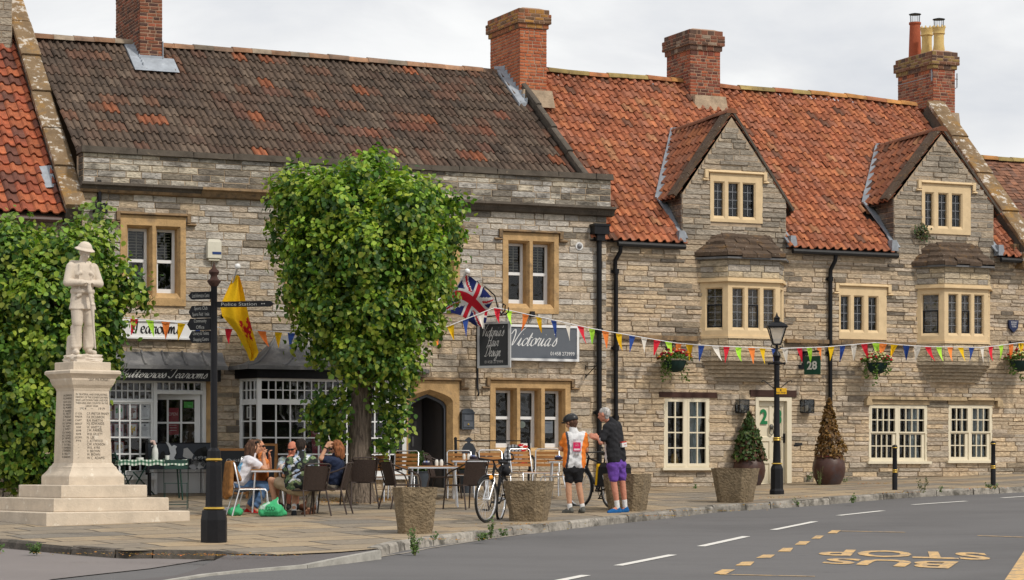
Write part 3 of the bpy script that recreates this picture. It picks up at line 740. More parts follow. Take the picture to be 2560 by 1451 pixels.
while u<u1b+.1:
    e=min(u+rnd.uniform(.9,1.5),u1b+.12);dk=1 if(u>-5.5 and rnd.random()<.8)else 0
    run([(-.12,5.86),(-.36,5.86),(-.37,5.81),(-.30,5.78),(-.27,5.73)],u,e-.005,1 if rnd.random()<.85 else 0)
    run([(-.12,5.73),(-.28,5.73),(-.25,5.68),(-.12,5.66)],u,e-.005,dk);u=e
mb.build('cornice',[M_['hamdark'],M_['darkcoping']],H1)
def do_window(w,name,hoodpx,mat='ham',sill=.10,rail=.5,bl=None,**k):
    o,inner,y=surround(H1,I4,name,*w[0],Y1,w[1],M_[mat],sill=sill,dep=.30,**k)
    sash(o,I4,inner,y,rail);interior(o,I4,w[0][0]+.1,w[0][1]-.1,w[0][2]+.05,w[0][3]-.05,y+.05)
    a,b,zt=U(hoodpx[0],Y1),U(hoodpx[1],Y1),w[0][3];hood(o,I4,a,b,zt-.005,zt+.075,Y1,M_['hamdark'],drop=.10,ret=.13)
    if bl:
        for i,f in bl.items():a,b,c,d=inner[i];blinds(o,I4,a+.06,b-.06,c+(d-c)*f,d-.05,y+.07)
    return o,inner,y
do_window(W1,'mullioned_window',(299,466),bl={0:.48,1:.48});do_window(W2,'mullioned_window',(711,866),bl={0:.5,1:.5});do_window(W3,'mullioned_window',(1001,1150),bl={0:.5,1:.5});do_window(W4,'mullioned_window',(1254,1397),bl={0:.46,1:.46})
gw,ginner,gy=do_window(WG,'mullioned_window',(1223,1426),rail=.52,sill=.07)
mb=MB();a,b,c,d=ginner[1];zr=c+(d-c)*.52
mb.bx(a+.06,b-.06,gy+.02,gy+.025,zr+.03,d-.06,0,(.10,.10,.105));mb.build('frosted_sign_panel',M_['attr'],gw)
mb=MB();zc=(zr+d)/2
for i,t in enumerate(("Victoria's",'Hair','Design')):put_text(mb,t,((a+b)/2,gy+.016,zc+.11-i*.12),(1,0,0),(0,0,1),.062,width=[.30,.18,.25][i],shear=.25,col=(.015,.015,.015))
mb.build('window_lettering',M_['attr'],gw)
mb=MB();a,b,c,d=ginner[2];mb.bx(a+.05,a+.28,gy+.004,gy+.008,c+(d-c)*.26,c+(d-c)*.47,0,(.62,.66,.72));mb.bx(a+.09,a+.24,gy+.001,gy+.003,c+(d-c)*.42,c+(d-c)*.43,0,(.25,.3,.5))
for k in range(5):mb.bx(a+.08,a+.25-.02*(k%3),gy+.001,gy+.003,c+(d-c)*(.30+.02*k),c+(d-c)*(.304+.02*k),0,(.4,.42,.5))
mb.build('paper_notice',M_['attr'],gw)
mb=MB();a,b,c,d=ginner[1];cc=(a+.14,gy,c+(d-c)*.405);mb.tube([(cc[0],gy+.006,cc[2]),(cc[0],gy+.002,cc[2])],.07,20,0,(.55,.62,.52));mb.bx(cc[0]-.04,cc[0]+.04,gy-.001,gy+.001,cc[2]-.012,cc[2]-.004,0,(.2,.25,.2));mb.bx(cc[0]-.03,cc[0]+.03,gy-.001,gy+.001,cc[2]+.012,cc[2]+.018,0,(.2,.25,.2))
mb.build('round_sticker',M_['attr'],gw)
# dark tiled roof behind the parapet
yr1,zr1,ye1,ze1=4.0,9.24,.05,6.33;p1=math.atan2(zr1-ze1,yr1-ye1);L1=math.hypot(zr1-ze1,yr1-ye1)
mb=MB();tiles(mb,(u1a-.02,ye1,ze1),(1,0,0),(0,math.cos(p1),math.sin(p1)),1.62-u1a,L1,.30,.375,DROM,darkroof,thick=.026,lift=.035,sag=lambda p:.02*math.sin(p.x*.9)*(p.y/4))
mb.quad((u1a,ye1,ze1-.02),(1.6,ye1,ze1-.02),(1.6,yr1,zr1-.02),(u1a,yr1,zr1-.02),1,(.05,.04,.03));mb.quad((1.6,8.0,6.4),(u1a,8.0,6.4),(u1a,yr1,zr1-.01),(1.6,yr1,zr1-.01),1,(.1,.08,.06))
roof1=mb.build('roof',[M_['darktile'],M_['attr']],H1)
ridge(roof1,[Vector((u1a,yr1,zr1+.05)),Vector((-3,yr1,zr1+.05)),Vector((1.5,yr1,zr1+.0))],.14,M_['darktile'],ridgecol,.42)
gable_coping(H1,1.60,1.74,.0,6.42,3.2,8.80,.14,M_['darkcoping'],'verge_upstand')
c1u=(U(350,3.4),U(405,3.4));chimney(H1,c1u[0],c1u[1],3.4,ysolve(290,c1u[0]),8.3,F(377,-90,3.4)[1],.0,(DRK+[(.30,.09,.05)],[3,2,3,2,1.5]),flare=True)
c2u=(U(1300,3.1),U(1366,3.1));c2t=F(1335,24,3.1)[1];chimney(H1,c2u[0],c2u[1],3.1,ysolve(1226,c2u[0]),8.0,c2t,.42,(RED,[3,2,3,1]),capcol=([(.30,.11,.05),(.16,.09,.05),(.36,.18,.05)],[2,2,2]))
def flash(parent,pts,wd,name='lead_flashing',mat='lead',up=.05,th=.012,steps=0):
    mb=MB()
    for a,b in zip(pts[:-1],pts[1:]):
        a,b=Vector(a),Vector(b)
        if steps:
            for i in range(steps):p,q=a.lerp(b,i/steps),a.lerp(b,(i+1.05)/steps);mb.bar(p,(q.x,q.y,p.z+.0)if False else q,wd,th,0,None)
        else:mb.bar(a,b,wd,th)
    return mb.build(name,M_[mat],parent)
# lead round the foot of the two stacks
def stepflash(parent,u,y0,y1,pitch,z0,side=-1):
    mb=MB();n=9
    for i in range(n):
        a=y0+(y1-y0)*i/n;b=y0+(y1-y0)*(i+1)/n;za,zb=z0+(a-y0)*pitch,z0+(b-y0)*pitch
        mb.bx(min(u,u+side*.018),max(u,u+side*.018),a,b+.02,za-.05,zb+.11)
        mb.add([(u+side*.0,a,za+.04),(u+side*.2,a,za+.02),(u+side*.2,b,zb+.02),(u,b,zb+.04),(u+side*.0,a,za+.12),(u+side*.2,a,za+.10),(u+side*.2,b,zb+.10),(u,b,zb+.12)],[(4,5,6,7),(0,4,7,3),(1,2,6,5),(0,1,5,4)])
    return mb.build('lead_flashing',M_['lead'],parent)
sl1=(zr1-ze1)/(yr1-ye1)
def zroof1(y):return ze1+(y-ye1)*sl1
stepflash(H1,c1u[0],3.1,4.0,sl1,zroof1(3.1));stepflash(H1,c2u[0],2.7,4.05,sl1,zroof1(2.7));
mb=MB();za=zroof1(3.0);mb.add([(c1u[0]-.22,2.95,zroof1(2.95)+.11),(c1u[1]+.25,2.95,zroof1(2.95)+.11),(c1u[1]+.25,3.4,zroof1(3.4)+.13),(c1u[0]-.22,3.4,zroof1(3.4)+.13)],[(0,1,2,3)])
mb.bx(c1u[0]-.03,c1u[1]+.03,3.37,3.4,zroof1(3.35),zroof1(3.4)+.16);mb.bx(c1u[1]+.005,c1u[1]+.02,3.36,3.9,zroof1(3.36),zroof1(3.9)+.1);mb.build('lead_apron',M_['lead'],H1)
mb=MB();mb.bx(c2u[0]-.05,c2u[1]+.10,2.85,3.12,zroof1(2.85)-.05,8.72,0,t=.05);mb.build('mortar_fillet',M_['mortar'],H1)
# arched doorway
dr=door_r;mb=MB();f=Y1-.035;oa,ob=U(1014,Y1),U(1131,Y1);zs,zp=F(1072,1003,Y1)[1],F(1072,974,Y1)[1];um=(oa+ob)/2
def arch(u,a,b,zs,zp):
    t=abs(u-(a+b)/2)/((b-a)/2);t=min(1,t)
    return zs+(zp-zs)*(1-t)*.62+(zp-zs)*.38*math.sqrt(max(0,1-t**4))
us=[oa+(ob-oa)*(i/20)for i in range(21)]
mb.quad((dr[0],f,-.6),(oa,f,-.6),(oa,f,dr[3]),(dr[0],f,dr[3]));mb.quad((ob,f,-.6),(dr[1],f,-.6),(dr[1],f,dr[3]),(ob,f,dr[3]))
prev=None;inn=[(oa,-.6)]+[(u,arch(u,oa,ob,zs,zp))for u in us]+[(ob,-.6)]
for a,b in zip(us[:-1],us[1:]):mb.quad((a,f,arch(a,oa,ob,zs,zp)),(b,f,arch(b,oa,ob,zs,zp)),(b,f,dr[3]),(a,f,dr[3]))
def shrink(q,s):return(um+(q[0]-um)*(1-s/((ob-oa)/2)),q[1]-(s if q[1]>0 else 0))
l1=[(q[0],f,q[1])for q in inn];l2=[(shrink(q,.09)[0],f+.12,shrink(q,.09)[1])for q in inn];l3=[(a,f+.42,c)for a,_,c in l2];k=len(l1)
mb.add(l1+l2+l3,[(i+1,i,i+k,i+k+1)for i in range(k-1)]+[(i+k+1,i+k,i+2*k,i+2*k+1)for i in range(k-1)])
mb.quad((dr[0],Y1+.02,dr[3]),(dr[0],f,dr[3]),(dr[1],f,dr[3]),(dr[1],Y1+.02,dr[3]));mb.quad((dr[0],Y1+.02,-.6),(dr[0],f,-.6),(dr[0],f,dr[3]),(dr[0],Y1+.02,dr[3]));mb.quad((dr[1],f,-.6),(dr[1],Y1+.02,-.6),(dr[1],Y1+.02,dr[3]),(dr[1],f,dr[3]))
dw=mb.build('arched_doorway',M_['ham'],H1);hood(dw,I4,U(1006,Y1),U(1150,Y1),dr[3]-.005,dr[3]+.075,Y1,M_['hamdark'],drop=.10)
mb=MB();l4=[(um+(a-um)*.90,f+.16,c-.06 if c>0 else c)for a,_,c in l2];l5=[(a,f+.28,c)for a,_,c in l4];l2b=[(a,f+.16,c)for a,_,c in l2]
mb.add(l2b+l4+l5,[(i+1,i,i+k,i+k+1)for i in range(k-1)]+[(i+k+1,i+k,i+2*k,i+2*k+1)for i in range(k-1)])
mb.build('door_frame',flatm('slate_paint',(.045,.05,.06),.5),dw)
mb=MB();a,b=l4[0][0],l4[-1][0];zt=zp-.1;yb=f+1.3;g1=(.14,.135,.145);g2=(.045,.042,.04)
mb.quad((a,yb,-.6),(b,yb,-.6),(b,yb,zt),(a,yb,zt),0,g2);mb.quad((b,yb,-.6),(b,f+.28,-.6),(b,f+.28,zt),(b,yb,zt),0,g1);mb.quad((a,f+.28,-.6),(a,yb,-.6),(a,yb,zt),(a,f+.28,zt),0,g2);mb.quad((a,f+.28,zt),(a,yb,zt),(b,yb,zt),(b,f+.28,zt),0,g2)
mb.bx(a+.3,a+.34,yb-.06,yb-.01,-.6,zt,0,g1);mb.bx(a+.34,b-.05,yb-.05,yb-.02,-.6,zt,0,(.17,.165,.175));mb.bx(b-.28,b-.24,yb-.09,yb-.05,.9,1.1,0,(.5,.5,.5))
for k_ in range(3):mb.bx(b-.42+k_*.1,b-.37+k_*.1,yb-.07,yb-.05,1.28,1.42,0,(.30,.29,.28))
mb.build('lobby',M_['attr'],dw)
# tea room shop window, door and canopy
yS=Y1+.10
mb=MB();g=[]
zt0=F(380,953,yS)[1];zb0=-.6
def px_rect(a,b,c,d,y=yS):return rect(a,b,c,d,y)
top=px_rect(240,381,954,1001);barred(mb,*top,yS,9,2,w=.03,t=.022);g.append(top)
mid_=px_rect(240,381,1005,1190);barred(mb,*mid_,yS,5,4,w=.045,t=.03,wb=.1);g.append(mid_)
mb.bx(U(240,yS),U(391,yS),yS-.08,yS+.02,px_rect(240,390,1001,1006)[2],px_rect(240,390,1001,1006)[3])
mb.bx(U(381,yS),U(390,yS),yS-.09,yS+.02,-.4,zt0);mb.bx(U(503,yS),U(514.5,yS),yS-.09,yS+.02,-.4,zt0);mb.bx(U(240,yS),U(503,yS),yS-.085,yS+.02,zt0-.03,zt0+.03)
tr_=px_rect(388,503,955,978);barred(mb,*tr_,yS,7,1,w=.02,t=.025);g.append(tr_);mb.bx(tr_[0],tr_[1],yS-.085,yS+.02,px_rect(388,503,978,986)[2],tr_[2]+.005)
mb.bx(U(240,yS),U(385,yS),yS-.16,yS+.02,px_rect(240,385,1190,1200)[2],mid_[2]);mb.bx(U(240,yS),U(385,yS),yS-.05,yS,-.5,px_rect(240,385,1200,1201)[2])
sf=mb.build('shop_front',M_['white'],H1);pane(sf,I4,g,yS-.012)
mb=MB();mb.bx(U(515.5,Y1),U(530,Y1),Y1-.03,Y1+.2,-.5,zt0);mb.build('door_jamb',M_['ham'],H1)
interior(sf,I4,U(236,yS),U(506,yS),-.4,zt0,yS+.03,1.6)
# children's tree pictures and menus in the panes
mb=MB();cols_=[(245,257),(262,281),(284.5,310.5),(317,343),(349,375)];rows_=[(1012,1049),(1059,1093),(1104,1139)]
treecol=[[(.1,.45,.4),(.5,.1,.3),(.2,.3,.6)],[(.75,.5,.05),(.8,.6,.1)],[(.05,.35,.1),(.1,.5,.15)],[(.25,.1,.08)],[(.6,.45,.15),(.75,.55,.3)],[(.4,.2,.5),(.6,.3,.6)]]
yp=yS+.004;n_=0
for ri,(r0,r1)in enumerate(rows_):
    for ci,(a,b)in enumerate(cols_):
        if ri==2 and ci>2:continue
        q=px_rect(a,b,r0,r1,yp);paper=(.80,.81,.84)
        if ci==4:
            mb.bx(q[0],q[1],yp,yp+.004,q[2],q[3],0,paper);mb.bx((q[0]+q[1])/2-.02,(q[0]+q[1])/2+.02,yp-.003,yp-.001,q[3]-.05,q[3]-.02,0,(.05,.06,.12))
            for k_ in range(8):mb.bx(q[0]+.03,q[1]-.03-.04*rnd.random(),yp-.003,yp-.001,q[3]-.075-k_*.022,q[3]-.07-k_*.022,0,(.35,.36,.42))
            continue
        mb.bx(q[0],q[1],yp,yp+.004,q[2],q[3],0,(.30,.03,.045));mb.bx(q[0]+.015,q[1]-.015,yp-.002,yp,q[2]+.015,q[3]-.015,0,paper)
        cx,cz=(q[0]+q[1])/2,q[2]+(q[3]-q[2])*.60;tc_=treecol[n_%6];n_+=1
        mb.bx(cx-.012,cx+.012,yp-.005,yp-.003,q[2]+.04,cz,0,(.28,.10,.05)if n_!=2 else(.4,.1,.1))
        for k_ in range(26):
            an,rr=rnd.uniform(0,6.28),rnd.uniform(0,.065);x,z=cx+math.cos(an)*rr,cz+math.sin(an)*rr*.9;s=rnd.uniform(.008,.016)
            mb.bx(x-s,x+s,yp-.006-k_*.00004,yp-.005,z-s,z+s,0,rnd.choice(tc_))
mb.build('window_pictures',M_['attr'],sf)
# open glazed door
hd=W(0,0,0);mb=MB();dwid=U(500,yS)-U(414,yS);Md=Matrix.Translation((U(502,yS),yS+.02,0))@Matrix.Rotation(R(-24),4,'Z');mb.M=Md
zd1=px_rect(420,500,985,1240)[3];q=barred(mb,-1.0,0,.42,zd1,0,3,3,w=.11,t=.035,dp=.045,wb=.02);mb.bx(-1.0,0,-.045,0,-.3,.42)
lf=mb.build('glazed_door',M_['white'],sf);pane(lf,Md,[q],-.02)
mb=MB(Md);mb.bx(-.64,-.42,-.016,-.012,1.10,1.62,0,(.33,.05,.08));put_text(mb,'OPEN',(-.53,-.0165,1.50),(1,0,0),(0,0,1),.06,width=.17,col=(.7,.6,.6))
for k_ in range(4):mb.bx(-.60,-.46,-.0168,-.016,1.18+k_*.05,1.19+k_*.05,0,(.6,.5,.5))
mb.bx(-.32,-.14,-.016,-.012,1.62,1.74,0,(.08,.45,.08));mb.build('open_card',M_['attr'],lf)
mb=MB(Md);mb.bar((-.95,-.05,.62),(-.95,-.05,.88),.03,.03);mb.bx(-.97,-.93,-.05,-.03,.6,.9);mb.build('door_handle',M_['iron'],lf)
# canopies of lead with black fascias
def canopy(parent,outline,topl,ze,zt,yw,mat,power=2.0,rows=7,name='lead_canopy'):
    """swept lead roof lofted from its eave outline up to a line on the wall"""
    mb=MB();k=len(outline)
    for r in range(rows+1):
        f=r/rows
        for a,b in zip(outline,topl):mb.v.append((a[0]+(b[0]-a[0])*f,a[1]+(b[1]-a[1])*f,ze+(zt-ze)*f**power))
    for r in range(rows):
        for i in range(k-1):a=r*k+i;mb.f.append([a,a+1,a+k+1,a+k]);mb.m.append(0);mb.c.append(None)
    for i in range(k):
        if i in(0,k-1):continue
        pts=[mb.v[r*k+i]for r in range(rows+1)];mb.tube([Vector(p)+Vector((0,-.005,.012))for p in pts],.022,6)
    for a,b in zip(outline[:-1],outline[1:]):mb.bar((a[0],a[1],ze-.035),(b[0],b[1],ze-.035),.03,.075)
    return mb.build(name,M_[mat],parent,smooth=45)
yE=Y1-.38;zeS=F(430,914,yE)[1];ztS=F(430,880,Y1)[1]
ua,ub=U(262,yE),U(570,yE);nn=6;ol=[(ua+(ub-ua)*i/nn,yE)for i in range(nn+1)];tl=[(x,Y1-.01)for x,_ in ol]
cp=canopy(H1,ol,tl,zeS,ztS,Y1,'leaddark',1.5)
mb=MB();fz0=F(430,953,yE+.07)[1];mb.bx(ua+.02,ub-.12,yE+.07,yE+.11,fz0,zeS-.07);mb.bx(ub-.16,ub-.12,yE+.11,Y1,fz0,zeS-.07);mb.bx(ua,ub-.16,yE+.11,Y1,zeS-.09,zeS-.07)
fs=mb.build('fascia',M_['iron'],H1)
SCRIPT_FASCIA=(fs,yE+.07,U(303,yE),U(526,yE),F(415,938,yE)[1])
yB=Y1-.62;bA=U(600,Y1);bB=U(648,yB);bC=U(1013,yB);bD=bC+(bB-bA)*.9
zeB=F(800,916,yB-.2)[1];ztB=F(800,842,Y1)[1]
o0,o1=U(572,Y1),U(1072,Y1);yo=yB-.18;n2=5
ol=[(o0,Y1-.01)]+[(U(622,yo)+(U(1040,yo)-U(622,yo))*i/n2,yo)for i in range(n2+1)]+[(o1,Y1-.01)]
t0,t1=U(690,Y1),U(985,Y1);tl=[(t0-.02,Y1-.01)]+[(t0+(t1-t0)*i/n2,Y1-.01)for i in range(n2+1)]+[(t1+.02,Y1-.01)]
canopy(H1,ol,tl,zeB,ztB,Y1,'leaddark',1.9)
mb=MB();zf0=F(800,948,yB)[1]
mb.flat([(bA-.12,Y1),(bB-.06,yB-.08),(bC+.06,yB-.08),(bD+.12,Y1)],zf0,zeB-.06);mb.build('fascia',M_['iron'],H1)
# canted bay window
def seg_frame(p,q):
    d=Vector((q[0]-p[0],q[1]-p[1],0));ln=d.length;d.normalize();n_=Vector((-d.y,d.x,0))
    return Matrix(((d.x,n_.x,0,p[0]),(d.y,n_.y,0,p[1]),(0,0,1,0),(0,0,0,1))),ln
zsill=F(830,1190,yB)[1];ztr=F(830,1006,yB)[1]
bw=None;pans=[]
for(p,q,ct,cb)in(((bA,Y1),(bB,yB),4,2),((bB,yB),(bC,yB),20,10),((bC,yB),(bD,Y1),4,2)):
    Mx,ln=seg_frame(p,q);mb=MB(Mx)if bw is None else mb;mb.M=Mx
    r1=barred(mb,0.0,ln,ztr,zf0,.05,ct,2,w=.05,t=.02);r2=barred(mb,0.0,ln,zsill,ztr-.001,.05,cb,4,w=.055,t=.026,wb=.10);bw=1;pans+=[(Mx,r1),(Mx,r2)]
    mb.bx(-.04,.04,-.02,.06,zsill,zf0)
mb.M=None;mb.flat([(bA-.05,Y1),(bB-.04,yB-.07),(bC+.04,yB-.07),(bD+.05,Y1)],zsill-.07,zsill)
bay=mb.build('bay_window',M_['white'],H1)
for Mx,r in pans:pane(bay,Mx,[r],.035)
mb=MB();pl_=[(bA+.02,Y1),(bB,yB+.02),(bC,yB+.02),(bD-.02,Y1)];mb.flat(pl_,-.6,zsill-.07,1)
for p,q in zip(pl_[:-1],pl_[1:]):Mx,ln=seg_frame(p,q);mb.M=Mx;stones(mb,0,ln,-.4,zsill-.075,0,pal=stained(base1,lambda u,z:.3),hr=(.12,.18));mb.M=None
mb.build('plinth',[M_['lias'],M_['mortar']],H1)
interior(bay,I4,bA+.1,bD-.1,zsill,zf0,Y1+.15,1.6)
mb=MB();yy=yB+.25;mb.bx(U(650,yy),U(654,yy),yy,yy+.03,zsill,zf0-.5,0,(.4,.36,.3))
a_=rect(777,800,1072,1190,yB+.2);mb.add([(a_[0],yB+.2,a_[3]),(a_[1]+.3,yB+.2,a_[3]),(a_[1]+.3,yB+.2,a_[2]),(a_[0]+.08,yB+.2,a_[2]),(a_[0],yB+.22,a_[3]),(a_[1]+.3,yB+.22,a_[3]),(a_[1]+.3,yB+.22,a_[2]),(a_[0]+.08,yB+.22,a_[2])],[(3,2,1,0),(4,5,6,7)],0,(.42,.07,.10))
a_=rect(605,622,1017,1046,yB+.35);mb.bx(a_[0]+.1,a_[1]+.12,yB+.35,yB+.37,a_[2],a_[3],0,(.5,.5,.48));mb.bx(a_[0]+.12,a_[1]+.1,yB+.34,yB+.35,a_[2]+.02,a_[3]-.02,0,(.12,.12,.12))
a_=rect(792,834,1016,1043,yB+.12);mb.bx(a_[0],a_[1],yB+.12,yB+.13,a_[2],a_[3],0,(.62,.66,.68));put_text(mb,'TEAROOMS',((a_[0]+a_[1])/2,yB+.115,(a_[2]+a_[3])/2+.04),(1,0,0),(0,0,1),.04,width=.22,col=(.1,.25,.3))if False else None
a_=rect(980,1001,1020,1043,yB+.1);mb.tube([((a_[0]+a_[1])/2,yB+.1,(a_[2]+a_[3])/2),((a_[0]+a_[1])/2,yB+.11,(a_[2]+a_[3])/2)],.10,20,0,(.55,.72,.72))
mb.build('window_display',M_['attr'],bay)
mb=MB();cz=F(745,1020,yB+.6)[1];cu=U(745,yB+.6)
for k_ in range(8):
    t=k_/8*6.283;x,y=cu+.32*math.cos(t),yB+.75+.32*math.sin(t);mb.tube([(cu,yB+.75,cz-.22),(cu+.2*math.cos(t),yB+.75+.2*math.sin(t),cz-.26),(x,y,cz-.12),(x,y,cz-.06)],.008,5);mb.tube([(x,y,cz-.06),(x,y,cz+.06)],.014,6)
mb.tube([(cu,yB+.75,cz-.25),(cu,yB+.75,cz+.5)],.01,5);mb.build('chandelier',flatm('glass_white',(.45,.45,.42),.3),bay)
# rainwater goods at its right-hand end
up=U(1498,Y1-.1);mb=MB();mb.bx(up-.17,up+.17,Y1-.24,Y1,F(1498,588,Y1)[1],F(1498,566,Y1)[1]);mb.bx(up-.09,up+.09,Y1-.2,Y1,F(1498,604,Y1)[1],F(1498,588,Y1)[1]);mb.bx(up-.19,up+.19,Y1-.26,Y1,F(1498,568,Y1)[1],F(1498,563,Y1)[1]);mb.build('rainwater_head',M_['iron'],H1)
pipe(H1,I4,[(up,Y1-.1,F(1498,600,Y1)[1]),(up,Y1-.1,-.2)],.055,collars=[(up,Y1-.1,z)for z in(3.3,1.6)])
uh=U(252,Y1);mb=MB();mb.bx(uh-.16,uh+.08,Y1-.2,Y1,4.72+.55,4.72+.75);mb.tube([(uh-.05,Y1-.1,5.9),(uh-.05,Y1-.1,5.4)],.04,8);mb.build('rainwater_head',M_['iron'],H1)
M_['leadmid']=pmat('weathered_lead',(.22,.24,.27),var=.35,scale=5,rough=.6,bump=.3,spots=[((.45,.48,.51),6,.58,.70,.6)])
# ============ cottage number 28
H2=empty('stone_cottage',P0,TH,'stone cottage with orange pantile roof, two gabled dormers and oriel windows, door number 28','cottage')
ye2,ze2,yr2=-.2,5.17,4.1;zr2=9.36;sl2=(zr2-ze2)/(yr2-ye2);p2=math.atan(sl2);L2=math.hypot(zr2-ze2,yr2-ye2);u2a,u2b=1.7,12.5
def zroof2(y):return ze2+(y-ye2)*sl2
def sag2(p):return-max(0,(p.x-2.7))*.019*max(0,min(1,(p.y+.2)/4.3))+.03*math.sin(p.x*1.3+1)*max(0,min(1,p.y/4))-.03*math.exp(-((p.x-4.2)/1.2)**2)*min(1,max(0,p.y/4))
DORM=[dict(l=3.93,r=6.46,sh=6.25,ua=5.12,za=7.93),dict(l=9.20,r=11.83,sh=6.38,ua=10.44,za=7.86)]
def dorm_z(d,u):return d['za']-abs(u-d['ua'])*(d['za']-d['sh'])/((d['r']-d['l'])/2)
def keep_main(P):
    for d in DORM:
        if d['l']-.05<P.x<d['r']+.05 and P.z<max(d['sh'],dorm_z(d,P.x))-.02:return False
        if d['l']-.3<P.x<d['r']+.3 and P.z<dorm_z(d,P.x)-.15 and P.y>.5:return False
    return True
O1=rect(1745,1953,700,893,0);O2=rect(2286,2472,716,905,0)
B1=dict(A=U(1752,0));
Mw=rect(2096,2215,719,849,0);Mlz=(F(2155,829,0)[1],F(2155,743,0)[1]);MwL=[(U(a),U(b),Mlz[0]-.03,Mlz[1]+.03)for a,b in((2099,2125),(2132,2159),(2168,2195))]
def dwin(r,ls,zb,zt):q=rect(*r,0);return q,[(U(a),U(b),F(ls[1][0],zb,0)[1],F(ls[1][0],zt,0)[1])for a,b in ls]
D1w=dwin((1774,1905,437,557),[(1782,1811),(1818,1849),(1854,1888)],548,455);D2w=dwin((2303,2425,463,586),[(2310,2334),(2343,2370),(2377,2405)],572,482)
G1r=rect(1659,1772.6,995,1176,0);Dr=rect(1887,1977,994,1225,0);G2r=rect(2171,2317,1013,1160,0);G3r=rect(2370,2480,1013,1158,0)
b2A,b2D=[],[]
def oriel_geo(pA,pB,pC):
    uA=U(pA);d=.50;yF=-d;uB=U(pB,yF);uC=U(pC,yF);return uA,uB,uC,uC+(uB-uA),yF
OG=[oriel_geo(1750,1820,1949),oriel_geo(2290,2361,2470)]
holes2=[(a+.02,b-.02,c+.02,d-.02)for a,b,c,d in(Mw,D1w[0],D2w[0],G1r,Dr,G2r,G3r)]
pal2=palette(STONE+[(.57,.44,.29),(.50,.385,.265)],[4,4,3,1.5,3,.4,3,3])
def st2(u,z):
    p=.02+.22*max(0,smooth_noise(u,z,.55))
    if z>5.2:p+=.22+.4*smooth_noise(u,z,1.1)
    if z>6.9:p+=.2
    if 1.8<u<2.5:p+=.35*max(0,smooth_noise(u*2,z,.7)+.35)
    for d in DORM:
        for e in(d['l'],d['r']):
            if abs(u-e)<.35 and 2.9<z<6:p+=.3
    if z<.45:p+=.12
    return p
def inter2(z0,z1):
    zc=(z0+z1)/2
    if zc<5.14:return[(1.9,13.4)]
    out=[]
    for d in DORM:
        if zc<d['sh']:out.append((d['l'],d['r']))
        else:
            h=(d['za']-.05-zc)/(d['za']-d['sh'])*(d['r']-d['l'])/2
            if h>.1:out.append((d['ua']-h+(d['l']+d['r']-2*d['ua'])/2*(h/1.3),d['ua']+h+(d['l']+d['r']-2*d['ua'])/2*(h/1.3)))
    return out
_p2=stained(pal2,st2)
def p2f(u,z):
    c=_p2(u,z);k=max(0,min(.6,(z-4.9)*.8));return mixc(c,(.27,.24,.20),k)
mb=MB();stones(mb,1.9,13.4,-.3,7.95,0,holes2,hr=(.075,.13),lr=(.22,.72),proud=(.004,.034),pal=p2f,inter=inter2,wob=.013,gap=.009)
plate(mb,1.9,13.4,-.5,5.16,0,holes2,1)
for d in DORM:
    plate(mb,d['l'],d['r'],5.16,d['sh'],0,holes2,1);wv=D1w if d is DORM[0]else D2w
    mb.add([(d['l'],.002,d['sh']),(d['r'],.002,d['sh']),(d['ua'],.002,d['za'])],[(0,1,2)],1)if False else None
# gable above the shoulders, cut round the window head
    q=wv[0];hw=(d['r']-d['l'])/2
    def edge(z,s):t=(z-d['sh'])/(d['za']-d['sh']);return(d['l']if s<0 else d['r'])*(1-t)+d['ua']*t
    ztop=q[3]-.02
    mb.quad((edge(d['sh'],-1),.0,d['sh']),(q[0]+.02,0,d['sh']),(q[0]+.02,0,ztop),(edge(ztop,-1),0,ztop),1);mb.quad((q[1]-.02,0,d['sh']),(edge(d['sh'],1),0,d['sh']),(edge(ztop,1),0,ztop),(q[1]-.02,0,ztop),1)
    mb.add([(edge(ztop,-1),0,ztop),(edge(ztop,1),0,ztop),(d['ua'],0,d['za'])],[(0,1,2)],1)
    for e,s in((d['l'],-1),(d['r'],1)):mb.add([(e,0,5.0),(e,1.2,5.0),(e,1.2,d['sh']+.05),(e,0,d['sh']+.05)],[(0,1,2,3)if s>0 else(3,2,1,0)],1)
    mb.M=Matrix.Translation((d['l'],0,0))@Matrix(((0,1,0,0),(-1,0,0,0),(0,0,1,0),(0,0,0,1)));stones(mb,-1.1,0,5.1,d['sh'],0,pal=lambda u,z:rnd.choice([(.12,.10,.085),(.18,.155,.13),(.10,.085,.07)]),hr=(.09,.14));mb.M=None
mb.build('wall',[M_['lias2'],M_['mortar']],H2)
mb=MB();mb.bx(1.9,13.4,8.3,8.5,-.5,5.2);mb.build('rear_wall',M_['mortar'],H2)
mb=MB();tiles(mb,(u2a,ye2,ze2),(1,0,0),(0,math.cos(p2),math.sin(p2)),u2b-u2a,L2,.205,.275,PANT,orange,keep=keep_main,sag=sag2)
zz=zroof2
mb.quad((u2a,ye2,ze2-.03),(u2b,ye2,ze2-.03),(u2b,yr2,zr2-.30),(u2a,yr2,zr2-.04),1,(.05,.03,.02))if False else None
mb.quad((12.9,8.4,5.2),(u2a,8.4,5.2),(u2a,yr2,zr2-.05),(12.9,yr2,zr2-.25),1,(.3,.1,.05))
for a,b in((u2a,DORM[0]['l']),(DORM[0]['r'],DORM[1]['l']),(DORM[1]['r'],u2b)):mb.quad((a,ye2+.03,ze2-.02),(b,ye2+.03,ze2-.02),(b,.6,zroof2(.6)-.05),(a,.6,zroof2(.6)-.05),1,(.04,.03,.025))
mb.quad((u2a,.6,zroof2(.6)-.06),(u2b,.6,zroof2(.6)-.06),(u2b,yr2,zr2-.32),(u2a,yr2,zr2-.12),1,(.04,.03,.025))
roof2=mb.build('roof',[M_['pantile'],M_['attr']],H2)
